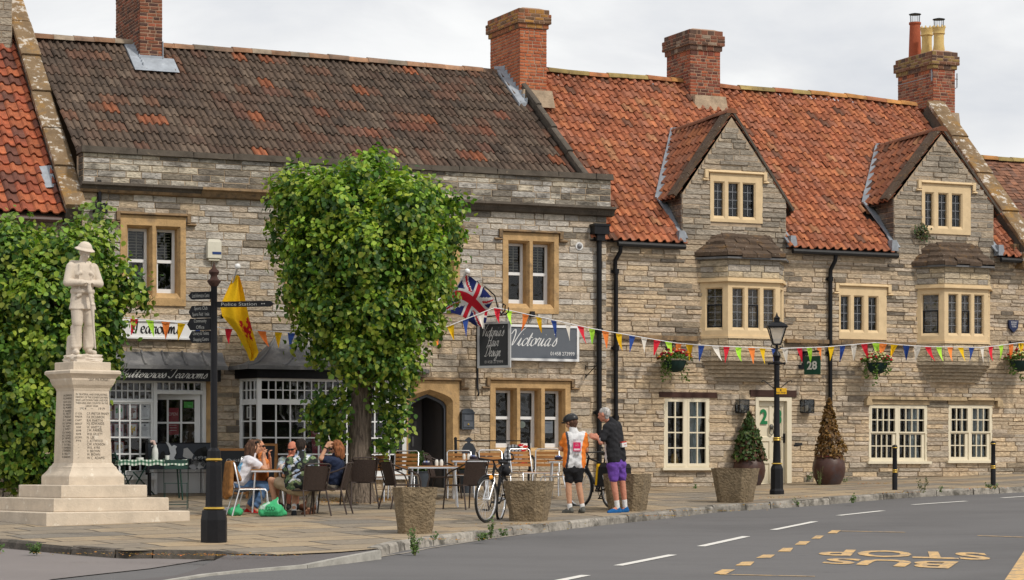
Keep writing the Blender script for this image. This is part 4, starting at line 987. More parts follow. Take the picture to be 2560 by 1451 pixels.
rp=[Vector((u,yr2,zr2+.05+sag2(Vector((u,yr2,0)))))for u in(2.2,3.2,4.2,5.2,6.4,7.6,9,10.5,11.6,12.45)]
def rcol2():return jit(rnd.choice([(.38,.15,.06),(.40,.19,.06),(.33,.13,.06),(.30,.22,.08)]),.75,1.2)
ridge(roof2,rp,.135,M_['pantile'],rcol2,.42)
for d in DORM:
    for s in(-1,1):
        e=d['l']-.16 if s<0 else d['r']+.16;ze=dorm_z(d,e);S=Vector((d['ua']-e,0,d['za']-ze+.06));ln=S.length;mb=MB()
        kf=lambda P:P.y<(P.z-ze2)/sl2+ye2+.12
        if s<0:tiles(mb,(e,3.0,ze),(0,-1,0),S,3.02,ln,.205,.26,PANT,lambda c,r:tuple(x*.62 for x in orange(c,r)),keep=kf)  # left slope tiles darkened in colour, for lichen and for shade
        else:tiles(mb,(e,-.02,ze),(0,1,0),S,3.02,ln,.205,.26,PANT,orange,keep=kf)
        mb.add([(e,.05,ze-.03),(d['ua'],.05,d['za']-.0),(d['ua'],(d['za']-ze2)/sl2+ye2,d['za']-.0),(e,(ze-ze2)/sl2+ye2,ze-.03)],[(0,1,2,3)],1,(.05,.03,.02))
        dr_=mb.build('dormer_roof',[M_['pantile'],M_['attr']],H2)
# coping along the rake
        mb=MB();a=Vector((e-s*.0,0,ze+.05));b=Vector((d['ua'],0,d['za']+.12));k=4
        for i in range(k):
            p,q=a.lerp(b,i/k),a.lerp(b,(i+.985)/k);nn=Vector((-(q.z-p.z)*(1 if s<0 else-1),0,abs(q.x-p.x))).normalized()*(.075 if s<0 else.05);y0_,y1_=-.035,.26
            vs=[(p.x,y0_,p.z),(p.x,y1_,p.z),(q.x,y1_,q.z),(q.x,y0_,q.z)];vs+=[(x+nn.x,y,z+nn.z)for x,y,z in vs]
            mb.add(vs,[(3,2,1,0),(4,5,6,7),(0,1,5,4),(1,2,6,5),(2,3,7,6),(3,0,4,7)]if s<0 else[(0,1,2,3),(7,6,5,4),(4,5,1,0),(5,6,2,1),(6,7,3,2),(7,4,0,3)])
        mb.build('dormer_coping',M_['slab' if s<0 else 'darkcoping'],H2)
        ev=Vector((e,(ze-ze2)/sl2+ye2-.04,ze+.10));av=Vector((d['ua'],(d['za']-ze2)/sl2+ye2-.04,d['za']+.10))
        mb=MB();pts=[av.lerp(ev,t)for t in(0,.2,.4,.6,.8,1)]+[Vector((d['l']if s<0 else d['r'],.15,zroof2(.15)+.07)),Vector((d['l']-.03 if s<0 else d['r']+.03,-.16,zroof2(-.16)+.08))]
        for p,q in zip(pts[:-1],pts[1:]):
            mb.bar(p+Vector((rnd.uniform(-.01,.01),0,0)),q,.17,.03)
        x0=d['l']-.18 if s<0 else d['r'];mb.bx(x0,x0+.18,-.20,.05,zroof2(-.2)+.04,zroof2(-.2)+.28,t=.03)
        mb.build('lead_valley',M_['leadmid'],H2)
    rt=[Vector((d['ua'],-.02,d['za']+.12)),Vector((d['ua'],(d['za']-ze2)/sl2+ye2+.1,d['za']+.02))]
    ridge(H2,rt,.13,M_['pantile'],lambda:jit((.26,.10,.05),.6,1),.45,'dormer_ridge_tiles')
def leadwin(parent,M,name,q,ls,frames=(),rows=4,hoodw=None,y=0.0,sillh=.06):
    o,inner,yy=surround(parent,M,name,*q,y,ls,M_['cream'],ch=.03,chd=.03,dep=.08,proud=.03,sill=sillh)
    leaded(o,M,inner,yy,2,rows,frames);interior(o,M,q[0]+.05,q[1]-.05,q[2]+.05,q[3]-.05,yy+.03)
    if hoodw:hood(o,M,hoodw[0],hoodw[1],q[3]-.005,q[3]+.085,y,M_['cream'],drop=.10,ret=.07,pr=.09)
    return o
leadwin(H2,I4,'mullioned_window',Mw,MwL,(),4,(U(2094),U(2217)))
leadwin(H2,I4,'dormer_window',*D1w,frames=(2,),rows=4,hoodw=(U(1768),U(1906)));leadwin(H2,I4,'dormer_window',*D2w,frames=(),rows=4,hoodw=(U(2300),U(2428)))
# oriel windows on corbels under stone-slabbed roofs
for i,(uA,uB,uC,uD,yF)in enumerate(OG):
    pyt=(706,662,644,592,841,893,955)if i==0 else(722,676,664,614,854,905,957);mid=(OG[i][1]+OG[i][2])/2;pm=1880 if i==0 else 2410
    zh,zw,zev,zrt,zs_,zc,zc2=(F(pm,v,yF if j not in(3,6)else 0)[1]for j,v in enumerate(pyt))
    mb=MB();poly=[(uA,0),(uB,yF),(uC,yF),(uD,0)]
    mb.flat([(uA+.02,0),(uB+.01,yF+.02),(uC-.01,yF+.02),(uD-.02,0)],zc,zs_,1);mb.flat([(uA+.02,0),(uB+.01,yF+.02),(uC-.01,yF+.02),(uD-.02,0)],zh+.02,zev,1)
    for p,q in zip(poly[:-1],poly[1:]):
        Mx,ln=seg_frame(p,q);mb.M=Mx;cream_=palette([(.52,.42,.28),(.44,.37,.27),(.36,.32,.27)],[3,3,1])
        stones(mb,0,ln,zc,zs_-.01,.0,pal=cream_,hr=(.10,.15),proud=(.002,.012));stones(mb,0,ln,zh+.09,zev,0,pal=cream_,hr=(.10,.15),proud=(.002,.012));mb.M=None
    ow=mb.build('oriel_window',[M_['lias2'],M_['mortar']],H2);mb=MB()
    n_=6
    for j in range(n_):
        f0=(j/n_);w0=1-(1-f0)*.0;k=f0**.8
        def cp_(f):s=.55*f;return[(uA+s*.55,0),(uB+s*.35,yF*(1-f*.93)),(uC-s*.35,yF*(1-f*.93)),(uD-s*.55,0)]
        mb.flat(cp_(f0),zc-(zc-zc2)*(j+1)/n_,zc-(zc-zc2)*j/n_-.004,0,jit((.42,.345,.25),.8,1.1))
    mb.build('corbel',M_['lias2'],ow)
    for(p,q,lights,fr)in(((uA,0),(uB,yF),1,(0,)),((uB,yF),(uC,yF),3,(1,)),((uC,yF),(uD,0),1,())):
        Mx,ln=seg_frame(p,q);jw=.10 if lights>1 else.12;mw=.075;lw=(ln-2*jw-(lights-1)*mw)/lights;ls=[(jw+k*(lw+mw),jw+k*(lw+mw)+lw,zs_+.12,zh-.12)for k in range(lights)]
        o,inner,yy=surround(ow,Mx,'stone_frame',0,ln,zs_,zh,.03,ls,M_['cream'],ch=.025,chd=.03,dep=.07,proud=.03)
        for nm in('x',):
            m2=MB(Mx);fr2=MB(Mx)
            for kk,(a,b,c,d)in enumerate(inner):
                for e in range(1,2):x=a+(b-a)/2;m2.bx(x-.006,x+.006,yy-.012,yy-.002,c,d)
                for e in range(1,5):z=c+(d-c)*e/5;m2.bx(a,b,yy-.012,yy-.002,z-.006,z+.006)
                if kk in fr:
                    dd=c+(d-c)*.6
                    for q_ in((a,a+.03,c,dd),(b-.03,b,c,dd),(a+.03,b-.03,c,c+.03),(a+.03,b-.03,dd-.03,dd)):fr2.bx(q_[0],q_[1],yy-.04,yy-.013,q_[2],q_[3])
            m2.build('leading',M_['leadcame'],ow)
            if fr2.v:fr2.build('casement_frame',M_['iron'],ow)
            pane(ow,Mx,inner,yy)
    mb=MB();e=.07;pl_=[(uA-e,0),(uB-e*.6,yF-e),(uC+e*.6,yF-e),(uD+e,0)];mb.flat(pl_,zh,zh+.035);pl_=[(uA-e*.6,0),(uB-e*.35,yF-e*.6),(uC+e*.35,yF-e*.6),(uD+e*.6,0)];mb.flat(pl_,zh+.036,zh+.085)
    mb.flat([(uA-.02,0),(uB-.01,yF-.03),(uC+.01,yF-.03),(uD+.02,0)],zs_-.05,zs_+.0);mb.build('string_course',M_['cream'],ow)
    interior(ow,I4,uA+.1,uD-.1,zs_,zh,.02,.8)
    mb=MB();e=.16;cl=4
    for k in range(cl):
        f0,f1=k/cl,(k+1)/cl
        def ring_(f):s=1-f;return[(uA-e*s+(.35*f),0),(uB-e*.6*s+.12*f,(yF-e)*s),(uC+e*.45*s-.12*f,(yF-e)*s),(uD-.02*s-.35*f,0)]
        za,zb=zev+(zrt-zev)*f0,zev+(zrt-zev)*f1;A_,B_=ring_(f0),ring_(f1+.06)
        for j in range(3):
            n3=4-(k%2)if j==1 else 2
            for m in range(n3):
                t0,t1=m/n3+.004,(m+1)/n3-.004;off=rnd.uniform(-.022,.026)
                g=lambda P,Q,t:(P[0]+(Q[0]-P[0])*t,P[1]+(Q[1]-P[1])*t)
                a,b,c,d=g(A_[j],A_[j+1],t0),g(A_[j],A_[j+1],t1),g(B_[j],B_[j+1],t1),g(B_[j],B_[j+1],t0)
                mb.add([(*a,za+off),(*b,za+off),(*c,zb+.02+off),(*d,zb+.02+off),(*a,za+.08+off),(*b,za+.08+off),(*c,zb+.06+off),(*d,zb+.06+off)],[(4,5,6,7),(0,1,5,4),(1,2,6,5),(3,0,4,7),(3,2,1,0)])
    mb.build('slab_roof',M_['slab'],ow)
    mb=MB();e=.13;mb.flat([(uA-e,0),(uB-e*.6,yF-e),(uC+e*.6,yF-e),(uD+e,0)],zev-.045,zev-.003);mb.build('lead_gutter',M_['leaddark'],ow)
# thin projecting string course
for a,b in((1548,1748),(1962,2285)):
    u=U(a);mb=MB()
    while u<U(b)-.05:e=min(u+rnd.uniform(.5,.9),U(b));z=F(1850,851,0)[1];mb.bx(u,e-.008,-.10+rnd.uniform(-.01,.01),0,z-.04+rnd.uniform(-.01,.01),z+.05+rnd.uniform(-.008,.01));u=e
    mb.build('string_course',M_['hamdark'],H2)
M_['mould']=pmat('worn_buff_stone',(.40,.30,.18),var=.3,scale=5,rough=.92,bump=.5,spots=[((.16,.12,.08),3,.52,.68,.7)])
# wooden windows and the front door
def woodwin(r,cols,rows,name,split=.5,sl=.0,sashes=False,cpos=(),post=.07):
    a,b,c,d=r;y=.03;mb=MB();g=[]
    mb.bx(a,b,-.02,.1,d-.045,d+(.06 if not sashes else.0));mb.bx(a,a+.05,-.015,.1,c,d-.045);mb.bx(b-.05,b,-.015,.1,c,d-.045);m=a+(b-a)*split;mb.bx(m-post/2,m+post/2,-.015,.1,c+.05,d-.045)
    mb.bx(a-.06,b+.07,-.10,.1,c,c+.055);mb.bx(a+.05,b-.05,-.01,.1,c+.055,c+.075)
    for(p,q,nc)in((a+.05,m-post/2,cols[0]),(m+post/2,b-.05,cols[1])):
        if not sashes:g.append(barred(mb,p,q,c+.075,d-.045,y,nc,rows,w=.04,t=.028,wb=.07))
        else:
            zm=(c+d)/2+.03;g.append(barred(mb,p,q,zm,d-.045,y,nc,2,w=.03,t=.024));g.append(barred(mb,p+.0,q-.05 if q<m+.01 or True else q,c+.075,zm,y+.03,nc,2,w=.03,t=.022,wb=.06))
            mb.bx(q-.05,q,y-.02,y+.03,c+.075,zm)
    o=mb.build(name,M_['creampaint'],H2);pane(o,I4,g,y+.04);interior(o,I4,a+.04,b-.04,c+.05,d,y+.06,.9)
    for(p,q,pin)in cpos:curtain(o,I4,a+(b-a)*p,a+(b-a)*q,c+.08,d-.05,y+.14,pin)
    return o
g1=woodwin(G1r,(2,2),4,'casement_window',.49,cpos=((.05,.17,.55),(.68,.93,.25)))
mb=MB();mb.lathe([(.10,0),(.06,.24),(.055,.25)],14,(G1r[0]+.36,.2,G1r[2]+.10),0,(.55,.36,.10));mb.build('table_lamp',M_['attr'],g1)
woodwin(G2r,(4,4),4,'sash_window',.49,sashes=True,cpos=((.01,.07,0),(.76,.96,.35)));woodwin(G3r,(3,3),4,'sash_window',.49,sashes=True,cpos=((.38,.46,0),(.68,.97,.3)))
def beam(a,b,c,d,name='oak_lintel',mat='oak'):
    q=rect(a,b,c,d,0);mb=MB();mb.bx(q[0],q[1],-.045,.05,q[2],q[3]);return mb.build(name,M_[mat],H2)
beam(1646,1790,981,994.5);beam(1874,1989,976,993)
mb=MB();z=F(2320,1002,0)[1]
for a,b in((2171,2319),(2370,2480)):q=rect(a,b,1002,1013,0);mb.bx(q[0]-.02,q[1]+.02,-.05,.04,q[2]+.01,q[3])
u=U(2163)
while u<U(2496)-.02:e=min(u+rnd.uniform(.7,1.2),U(2496));mb.bx(u,e-.006,-.12+rnd.uniform(-.015,.015),0,z+.015+rnd.uniform(-.01,.01),z+.075+rnd.uniform(-.012,.012),t=.02);u=e
for p in(2166,2493):mb.bx(U(p)-.08,U(p)+.08,-.14,0,z-.12,z+.03,t=.02)
mb.build('stone_label_mould',M_['mould'],H2)
a,b,c,d=Dr;mb=MB();c=-.1;mb.bx(a,a+.075,-.04,.12,c,d);mb.bx(b-.115,b,-.04,.12,c,d);mb.bx(a+.075,b-.115,-.04,.12,d-.075,d)
fr=mb.build('front_door',M_['creampaint'],H2)
mb=MB();a2,b2,d2=a+.08,b-.12,d-.08;w2=b2-a2;yd=.06;hs=[]
for zz0,zz1 in((.20,.62),(.70,1.08),(1.16,1.80)):
    for s0,s1 in((.10,.46),(.54,.90)):hs.append((a2+w2*s0,a2+w2*s1,c+zz0*(d2-c)/1.9,c+zz1*(d2-c)/1.9))
plate(mb,a2,b2,c,d2,yd,hs)
for h in hs:
    o_=[(h[0],yd,h[2]),(h[1],yd,h[2]),(h[1],yd,h[3]),(h[0],yd,h[3])];i_=[(x+(.02 if x==h[0]else-.02),yd+.025,z+(.02 if z==h[2]else-.02))for x,_,z in o_]
    mb.add(o_+i_,[(k,(k+1)%4,(k+1)%4+4,k+4)for k in range(4)]+[(4,5,6,7)])
leaf_=mb.build('door_leaf',M_['creampaint'],fr)
mb=MB();zz=F(1910,1042,yd)[1]
put_text(mb,'2',(U(1909.5,yd),yd-.003,zz),(1,0,0),(0,0,1),.30,width=.18,bold=.035,col=(.01,.17,.055));put_text(mb,'8',(U(1944.5,yd),yd-.003,zz),(1,0,0),(0,0,1),.30,width=.19,bold=.035,col=(.01,.17,.055));mb.build('door_number',M_['attrgloss'],fr)
mb=MB();cu,cz=U(1927,yd),F(1927,1077,yd)[1];mb.ball((cu,yd-.03,cz+.08),(.05,.035,.06));mb.tube([(cu-.035,yd-.03,cz+.05),(cu-.04,yd-.03,cz-.06),(cu,yd-.035,cz-.10),(cu+.04,yd-.03,cz-.06),(cu+.035,yd-.03,cz+.05)],.012,6);mb.build('door_knocker',flatm('pewter',(.12,.115,.10),.4,metal=.6),fr)
mb=MB();cu,cz=U(1960,yd),F(1960,1096,yd)[1];mb.bx(cu-.025,cu+.025,yd-.015,yd,cz-.1,cz+.1);mb.bar((cu,yd-.04,cz+.02),(cu-.1,yd-.04,cz+.02),.02,.02);mb.build('door_handle',M_['iron'],fr)
# gutters and downpipes
for a,b in((U(1532),DORM[0]['l']-.05),(DORM[0]['r']+.03,DORM[1]['l']-.05),(DORM[1]['r']+.03,12.6)):mb=MB();mb.tube([(a,-.24,5.11),(b,-.24,5.10)],.055,8);mb.build('gutter',M_['ironmat'],H2,smooth=40)
for px in(1540,2076):
    u=U(px,-.08);z0=5.06
    if px==1540:pts=[(u+.04,-.22,z0),(u+.04,-.2,4.95),(u-.02,-.09,4.78),(u-.02,-.08,4.6),(u,-.08,4.5),(u,-.08,.0)]
    else:pts=[(u+.05,-.22,z0),(u+.05,-.2,4.95),(u,-.09,4.75),(u,-.08,4.6),(u,-.08,1.6 if False else.9)]
    pipe(H2,I4,pts,.045,collars=[(u,-.08,z)for z in(4.55,2.95,1.5)])
# its three stacks share the ridge: two belong to this house
c3u=(U(1726,3.65),U(1800,3.65));chimney(H2,c3u[0],c3u[1],3.65,ysolve(1667,c3u[0]),8.5,F(1765,77,3.65)[1],.46,(MIXB,[4,2,2,2,1]),capcol=([(.10,.06,.045),(.2,.08,.05),(.26,.20,.15)],[3,2,1]))
mb=MB();mb.bx(c3u[0]-.06,c3u[1]+.08,3.35,3.66,zroof2(3.3)-.1,8.95,0,t=.06);mb.build('mortar_fillet',M_['mortar'],H2)
c4u=(U(2333,3.7),U(2387,3.7));c4t=F(2360,130,3.7)[1];c4b=ysolve(2245,c4u[0]);st=chimney(H2,c4u[0],c4u[1],3.7,c4b,8.2,c4t,.42,(MIXB,[3,2,3,1,2]),capcol=([(.18,.085,.05),(.24,.16,.06),(.10,.06,.045)],[2,2,2]))
mb=MB();mb.bx(c4u[0]-.05,c4u[1]+.05,3.5,3.71,8.5,8.98,t=.04);mb.build('mortar_fillet',M_['mortar'],H2)
for k,(px,pyt,col_,cowl)in enumerate(((2289,57,(.34,.085,.04),1),(2320,72,(.60,.43,.17),0),(2351,70,(.60,.43,.17),1))):
    y=c4b-.28-k*(c4b-3.7-.5)/2;u=(c4u[0]+c4u[1])/2;z0=c4t+.03;z1=F(px,pyt,y)[1];h=z1-z0;mb=MB()
    pr=[(.16,0),(.145,h*.5),(.13,h*.93),(.15,h*.95),(.15,h),(.11,h),(.11,h*.6)]if col_[0]<.5 else[(.13,0),(.145,h*.1),(.125,h*.3),(.125,h*.7),(.15,h*.74),(.14,h*.8),(.145,h*.86),(.16,h),(.125,h),(.12,h*.6)]
    mb.lathe(pr,16,(u,y,z0),0,col_)
    if col_[0]>.5:
        for j in range(8):t=j/8*6.283;mb.bx(u+.14*math.cos(t)-.025,u+.14*math.cos(t)+.025,y+.14*math.sin(t)-.025,y+.14*math.sin(t)+.025,z1-.01,z1+.05,0,col_,t=.018)
    pt=mb.build('chimney_pot',M_['cloth'],st,smooth=40)
    if cowl:
        mb=MB()
        for j in range(8):t=j/8*6.283;mb.tube([(u+.11*math.cos(t),y+.11*math.sin(t),z1-.02),(u+.12*math.cos(t),y+.12*math.sin(t),z1+.19)],.006,4)
        mb.lathe([(.15,.19),(.15,.205),(.02,.235)],14,(u,y,z1));mb.build('cowl',M_['iron'],st)
mb=MB();ub_=c4u[1];z=F(2387,198,3.9)[1];mb.tube([(ub_,3.9,z),(ub_+.22,3.9,z)],.012,6);mb.tube([(ub_+.2,3.9,z+.14),(ub_+.2,3.9,z-.2),(ub_+.14,3.9,z-.23)],.014,6);mb.bx(c4u[0]-.03,c4u[0],3.72,3.76,z-.12,z+.15);mb.bx(c4u[0]-.012,c4u[0],3.7,c4b,z-.02,z-.005);mb.build('aerial_bracket',M_['leadcame'],H2)
gable_coping(H2,12.46,12.92,-.25,zroof2(-.25),3.75,zroof2(3.75),.30,M_['coping'],seg=1.3)
mb=MB();mb.bx(12.36,12.50,-.05,.5,5.0,5.5);mb.bx(12.40,12.98,-.35,-.0,4.95,5.3,t=.03);mb.build('kneeler_stone',M_['coping'],H2)
# small plants rooted in the masonry come later
# ============ end house on the far left, with the steep orange roof
H0=empty('pantiled_house',P0,TH,'house on the left edge with steep bright orange pantile roof and lichened gable coping','house')
ye0,ze0,sl0=-.3,5.18,.90;p0_=math.atan(sl0);yr0=5.3;L0=(yr0-ye0)/math.cos(p0_)
mb=MB();stones(mb,-14.5,-8.97,-.4,5.1,-.08,[(-11.9,-9.93,3.1,4.75)],pal=palette([(.48,.40,.29),(.42,.36,.28),(.38,.33,.27)],[3,2,2]),hr=(.13,.18));plate(mb,-14.5,-8.97,-.6,5.2,-.08,[(-11.9,-9.93,3.1,4.75)],1)
mb.build('wall',[M_['lias'],M_['mortar']],H0)
mb=MB();mb.bx(-14.5,-8.97,9.6,9.8,-.6,5.2);mb.build('rear_wall',M_['mortar'],H0)
mb=MB();tiles(mb,(-14.6,ye0,ze0),(1,0,0),(0,math.cos(p0_),math.sin(p0_)),14.6-9.30,L0,.235,.305,PANT,orange0,lift=.05,thick=.028,sag=lambda p:.03*math.sin(p.x*1.1))
mb.quad((-14.6,ye0,ze0-.03),(-9.2,ye0,ze0-.03),(-9.2,yr0,ze0+(yr0-ye0)*sl0-.05),(-14.6,yr0,ze0+(yr0-ye0)*sl0-.05),1,(.05,.03,.02));mb.quad((-9,9.8,5.3),(-14.6,9.8,5.3),(-14.6,yr0,ze0+(yr0-ye0)*sl0),(-9,yr0,ze0+(yr0-ye0)*sl0),1,(.3,.1,.05))
mb.build('roof',[M_['pantile'],M_['attr']],H0)
gable_coping(H0,-9.36,-8.97,-.35,5.18-.05,yr0,5.18+(yr0-ye0)*sl0,.33,M_['coping'],seg=1.25)
mb=MB();mb.tube([(-14.6,-.36,5.12),(-9.4,-.36,5.10)],.06,8);mb.build('gutter',flatm('brown_gutter',(.055,.025,.02),.5),H0)
mb=MB();mb.M=I4;q=barred(mb,-11.9,-9.93,3.1,4.75,-.02,3,2,w=.09,t=.05,wb=.1);wn=mb.build('window',M_['white'],H0);pane(wn,I4,[q],-.03);interior(wn,I4,-11.9,-9.93,3.1,4.75,.02)
cz=ze0+(3.9-ye0)*sl0;mb=MB();mb.bx(-10.6,-9.4,3.9,5.0,cz-.5,cz+2.2,1);stones(mb,-10.6,-9.4,cz-.4,cz+2.2,3.9,pal=palette([(.36,.31,.24),(.28,.24,.19)],[1,1]));mb.build('chimney',[M_['lias'],M_['mortar']],H0)
mb=MB();q=rect(118,152,405,450,-.1);fz=5.18+.35
y0_=.55;mb.add([(-9.62,.25,zroof1(0)*0+5.18+.55*.9+.09),(-9.36,.25,5.18+.55*.9+.12),(-9.33,.75,5.18+1.05*.9+.14),(-9.60,.75,5.18+1.05*.9+.10)],[(0,1,2,3)]);mb.build('lead_patch',M_['lead'],H0)
# ============ lower house beyond the right-hand gable
H3=empty('far_house',P0,TH,'lower house with plain brown tiled roof beyond the right hand gable','house')
mb=MB();stones(mb,12.95,18,-.3,5.0,.15,pal=p2f,hr=(.10,.15));plate(mb,12.95,18,-.5,5.1,.15,[],1);mb.build('wall',[M_['lias2'],M_['mortar']],H3)
mb=MB();mb.bx(12.95,18,6.5,6.7,-.5,5.1);mb.build('rear_wall',M_['mortar'],H3)
mb=MB();FLT=[(0,.0),(.02,.004),(.98,.004),(1,0)];s3=math.atan2(7.85-5.0,3.2)
tiles(mb,(12.9,.0,5.0),(1,0,0),(0,math.cos(s3),math.sin(s3)),5,4.25,.17,.12,FLT,lambda c,r:jit(rnd.choice([(.20,.095,.06),(.24,.11,.065),(.16,.085,.06)]),.7,1.25),thick=.012,lift=.02)
mb.quad((18,6.6,5),(12.9,6.6,5),(12.9,3.2,7.84),(18,3.2,7.84),1,(.2,.1,.06));rf=mb.build('roof',[M_['pantile'],M_['attr']],H3)
ridge(rf,[Vector((12.9,3.2,7.88)),Vector((18,3.2,7.88))],.13,M_['pantile'],rcol2,.42)
# ------------------------------------------------------------------ script lettering drawn with a pen
PEN={
 'i':(.62,[[(0,.1),(.25,1),(.2,.2),(.35,0),(.62,.35)],[(.30,1.45),(.33,1.5)]]),'c':(.6,[[(.55,.8),(.35,1),(.05,.6),(.1,.1),(.35,0),(.62,.35)]]),
 't':(.6,[[(0,.2),(.3,1.7),(.22,.2),(.35,0),(.6,.3)],[(.02,1.05),(.55,1.1)]]),'o':(.68,[[(.35,1),(.05,.7),(.1,.1),(.35,0),(.6,.4),(.5,.9),(.35,1),(.72,.85)]]),
 'r':(.66,[[(0,.2),(.2,1.05),(.25,.9),(.5,.95),(.42,.3),(.5,0),(.68,.2)]]),'a':(.84,[[(.55,.9),(.3,1),(.03,.5),(.15,0),(.4,.2),(.58,1),(.52,.2),(.65,0),(.86,.25)]]),
 's':(.55,[[(0,.1),(.3,1.05),(.35,.9),(.5,.4),(.35,0),(.05,.1)]]),"'":(.25,[[(.12,1.9),(.02,1.5)]]),'e':(.62,[[(.08,.45),(.45,.65),(.4,1),(.15,.9),(.06,.3),(.3,0),(.64,.3)]]),
 'n':(.76,[[(0,1),(.1,.9),(.08,0)],[(.08,.1),(.3,1),(.45,.85),(.42,.2),(.55,0),(.77,.25)]]),'m':(1.1,[[(0,1),(.1,.9),(.08,0)],[(.08,.1),(.3,1),(.42,.85),(.4,0)],[(.4,.1),(.65,1),(.78,.85),(.75,.2),(.9,0),(1.1,.25)]]),
 'u':(.84,[[(0,.6),(.12,1),(.1,.2),(.25,0),(.5,.5),(.55,1),(.52,.2),(.65,0),(.86,.25)]]),'g':(.72,[[(.5,.9),(.25,1),(.03,.5),(.15,.05),(.4,.2),(.55,1),(.48,-.5),(.2,-.8),(.05,-.5),(.72,.25)]]),
 'V':(1.0,[[(-.35,1.5),(-.1,2.1),(.2,1.6),(.35,0),(.8,1.6),(1.35,2.45)]]),'H':(1.25,[[(-.15,1.6),(.15,2.1),(.2,.3),(-.1,0)],[(1.05,2.1),(.85,.4),(1.1,.05)],[(.1,1.0),(.95,1.1)]]),
 'D':(1.2,[[(.3,2.0),(.15,.2),(-.15,.15),(.3,0),(.9,.4),(1.05,1.3),(.6,2),(.1,2.0),(-.3,1.6)]]),'B':(1.05,[[(.25,1.9),(.12,0)],[(-.25,1.5),(.2,2.1),(.85,1.9),(.6,1.15),(.3,1.05),(.9,.8),(.7,.1),(.2,0),(-.15,.3)]]),
 'T':(1.05,[[(-.25,1.6),(.1,2.0),(1.25,2.0)],[(.65,2.0),(.5,.3),(.2,0),(-.15,.35)]]),' ':(.55,[])}
def pen_text(mb,txt,o,ex,ey,width,xh,shear=.42,pen=.13,nib=R(35),minw=.35,mi=0,col=None,off=None):
    tot=sum(PEN[c][0]for c in txt);k=xh;kx=width/(tot+.3);x=0;o=Vector(o);ex=Vector(ex);ey=Vector(ey)
    for c in txt:
        for st in PEN[c][1]:
            pts=[];n=len(st)
            for i in range(n-1):
                p0,p1,p2,p3=st[max(i-1,0)],st[i],st[i+1],st[min(i+2,n-1)]
                for j in range(5):
                    t=j/5.0
                    pts.append(tuple(.5*((2*p1[d])+(-p0[d]+p2[d])*t+(2*p0[d]-5*p1[d]+4*p2[d]-p3[d])*t*t+(-p0[d]+3*p1[d]-3*p2[d]+p3[d])*t**3)for d in(0,1)))
            pts.append(st[-1]);vs=[]
            for i,p in enumerate(pts):
                a,b=pts[max(i-1,0)],pts[min(i+1,len(pts)-1)];dx,dy=b[0]-a[0],b[1]-a[1];l=math.hypot(dx,dy)or 1;an=math.atan2(dy,dx)
                w_=pen*(minw+(1-minw)*abs(math.sin(an-nib)));nx,ny=-dy/l*w_/2,dx/l*w_/2
                for s in(1,-1):
                    X,Y=p[0]+nx*s,p[1]+ny*s;vs.append(o+ex*((x+X+shear*(Y-.9)-tot/2)*kx)+ey*((Y-.6)*k))
            mb.add(vs,[(2*i,2*i+1,2*i+3,2*i+2)for i in range(len(pts)-1)],mi,col)
        x+=PEN[c][0]
fs,yf,ua,ub,zf=SCRIPT_FASCIA
mb=MB();pen_text(mb,'Buttercross Tearooms',((ua+ub)/2,yf-.004,zf),(1,0,0),(0,0,1),ub-ua,.085,col=(.62,.62,.60),pen=.16)
mb.build('fascia_lettering',M_['attr'],fs)
def wallthing(name,px,py,y,label,cat,group=None):
    u,z=F(px,py,y);return empty(name,W(u,y,z),TH,label,cat,group)
def wr(a,b,c,d,y,t):
    """photo rectangle on plane y, as (x0,x1,z0,z1) in the frame of thing t"""
    q=rect(a,b,c,d,y);o=local(t.location);return q[0]-o.x,q[1]-o.x,q[2]-o.z,q[3]-o.z
# ---------------------------------------------- signs on the shop house
yb=Y1-.10
t=wallthing('name_board',390,823,yb,'long white board lettered Tearooms in black letter, above the lead canopy','sign')
x0,x1,z0,z1=wr(291,486,800,848,yb,t);mb=MB();mb.bx(x0,x1,0,.06,z0,z1);mb.bx(x0,x1,-.03,.0,z1-.035,z1);mb.bx(x0,x1,-.03,.0,z0,z0+.035);mb.build('board',M_['white'],t)
mb=MB();pen_text(mb,'Tearooms',((wr(334,449,800,848,yb,t)[0]+wr(334,449,800,848,yb,t)[1])/2,-.004,(z0+z1)/2+.0),(1,0,0),(0,0,1),1.0,.125,shear=.0,pen=.26,nib=R(40),minw=.2,col=(.012,.012,.014));mb.build('lettering',M_['attr'],t)
t=wallthing('name_board',1360,857,yb,"wide grey board with white frame lettered Victoria's 01458 273999",'sign')
x0,x1,z0,z1=wr(1262,1447,813,903,yb,t);mb=MB();mb.bx(x0+.04,x1-.04,0,.05,z0+.04,z1-.04,0,(.115,.13,.155));mb.build('board',M_['attr'],t)
mb=MB()
for q in((x0,x1,z0,z0+.05),(x0,x1,z1-.05,z1),(x0,x0+.05,z0+.05,z1-.05),(x1-.05,x1,z0+.05,z1-.05)):mb.bx(q[0],q[1],-.02,.06,q[2],q[3])
mb.build('frame',M_['white'],t)
mb=MB();q=wr(1280,1400,825,880,yb,t);pen_text(mb,"Victoria's",((q[0]+q[1])/2-.02,-.005,(q[2]+q[3])/2-.01),(1,0,0),(0,0,1),q[1]-q[0],.155,col=(.75,.76,.77),pen=.15)
q=wr(1376,1436,879,891,yb,t);put_text(mb,'01458 273999',((q[0]+q[1])/2,-.005,(q[2]+q[3])/2),(1,0,0),(0,0,1),.075,width=q[1]-q[0],col=(.75,.76,.77));mb.build('lettering',M_['attr'],t)
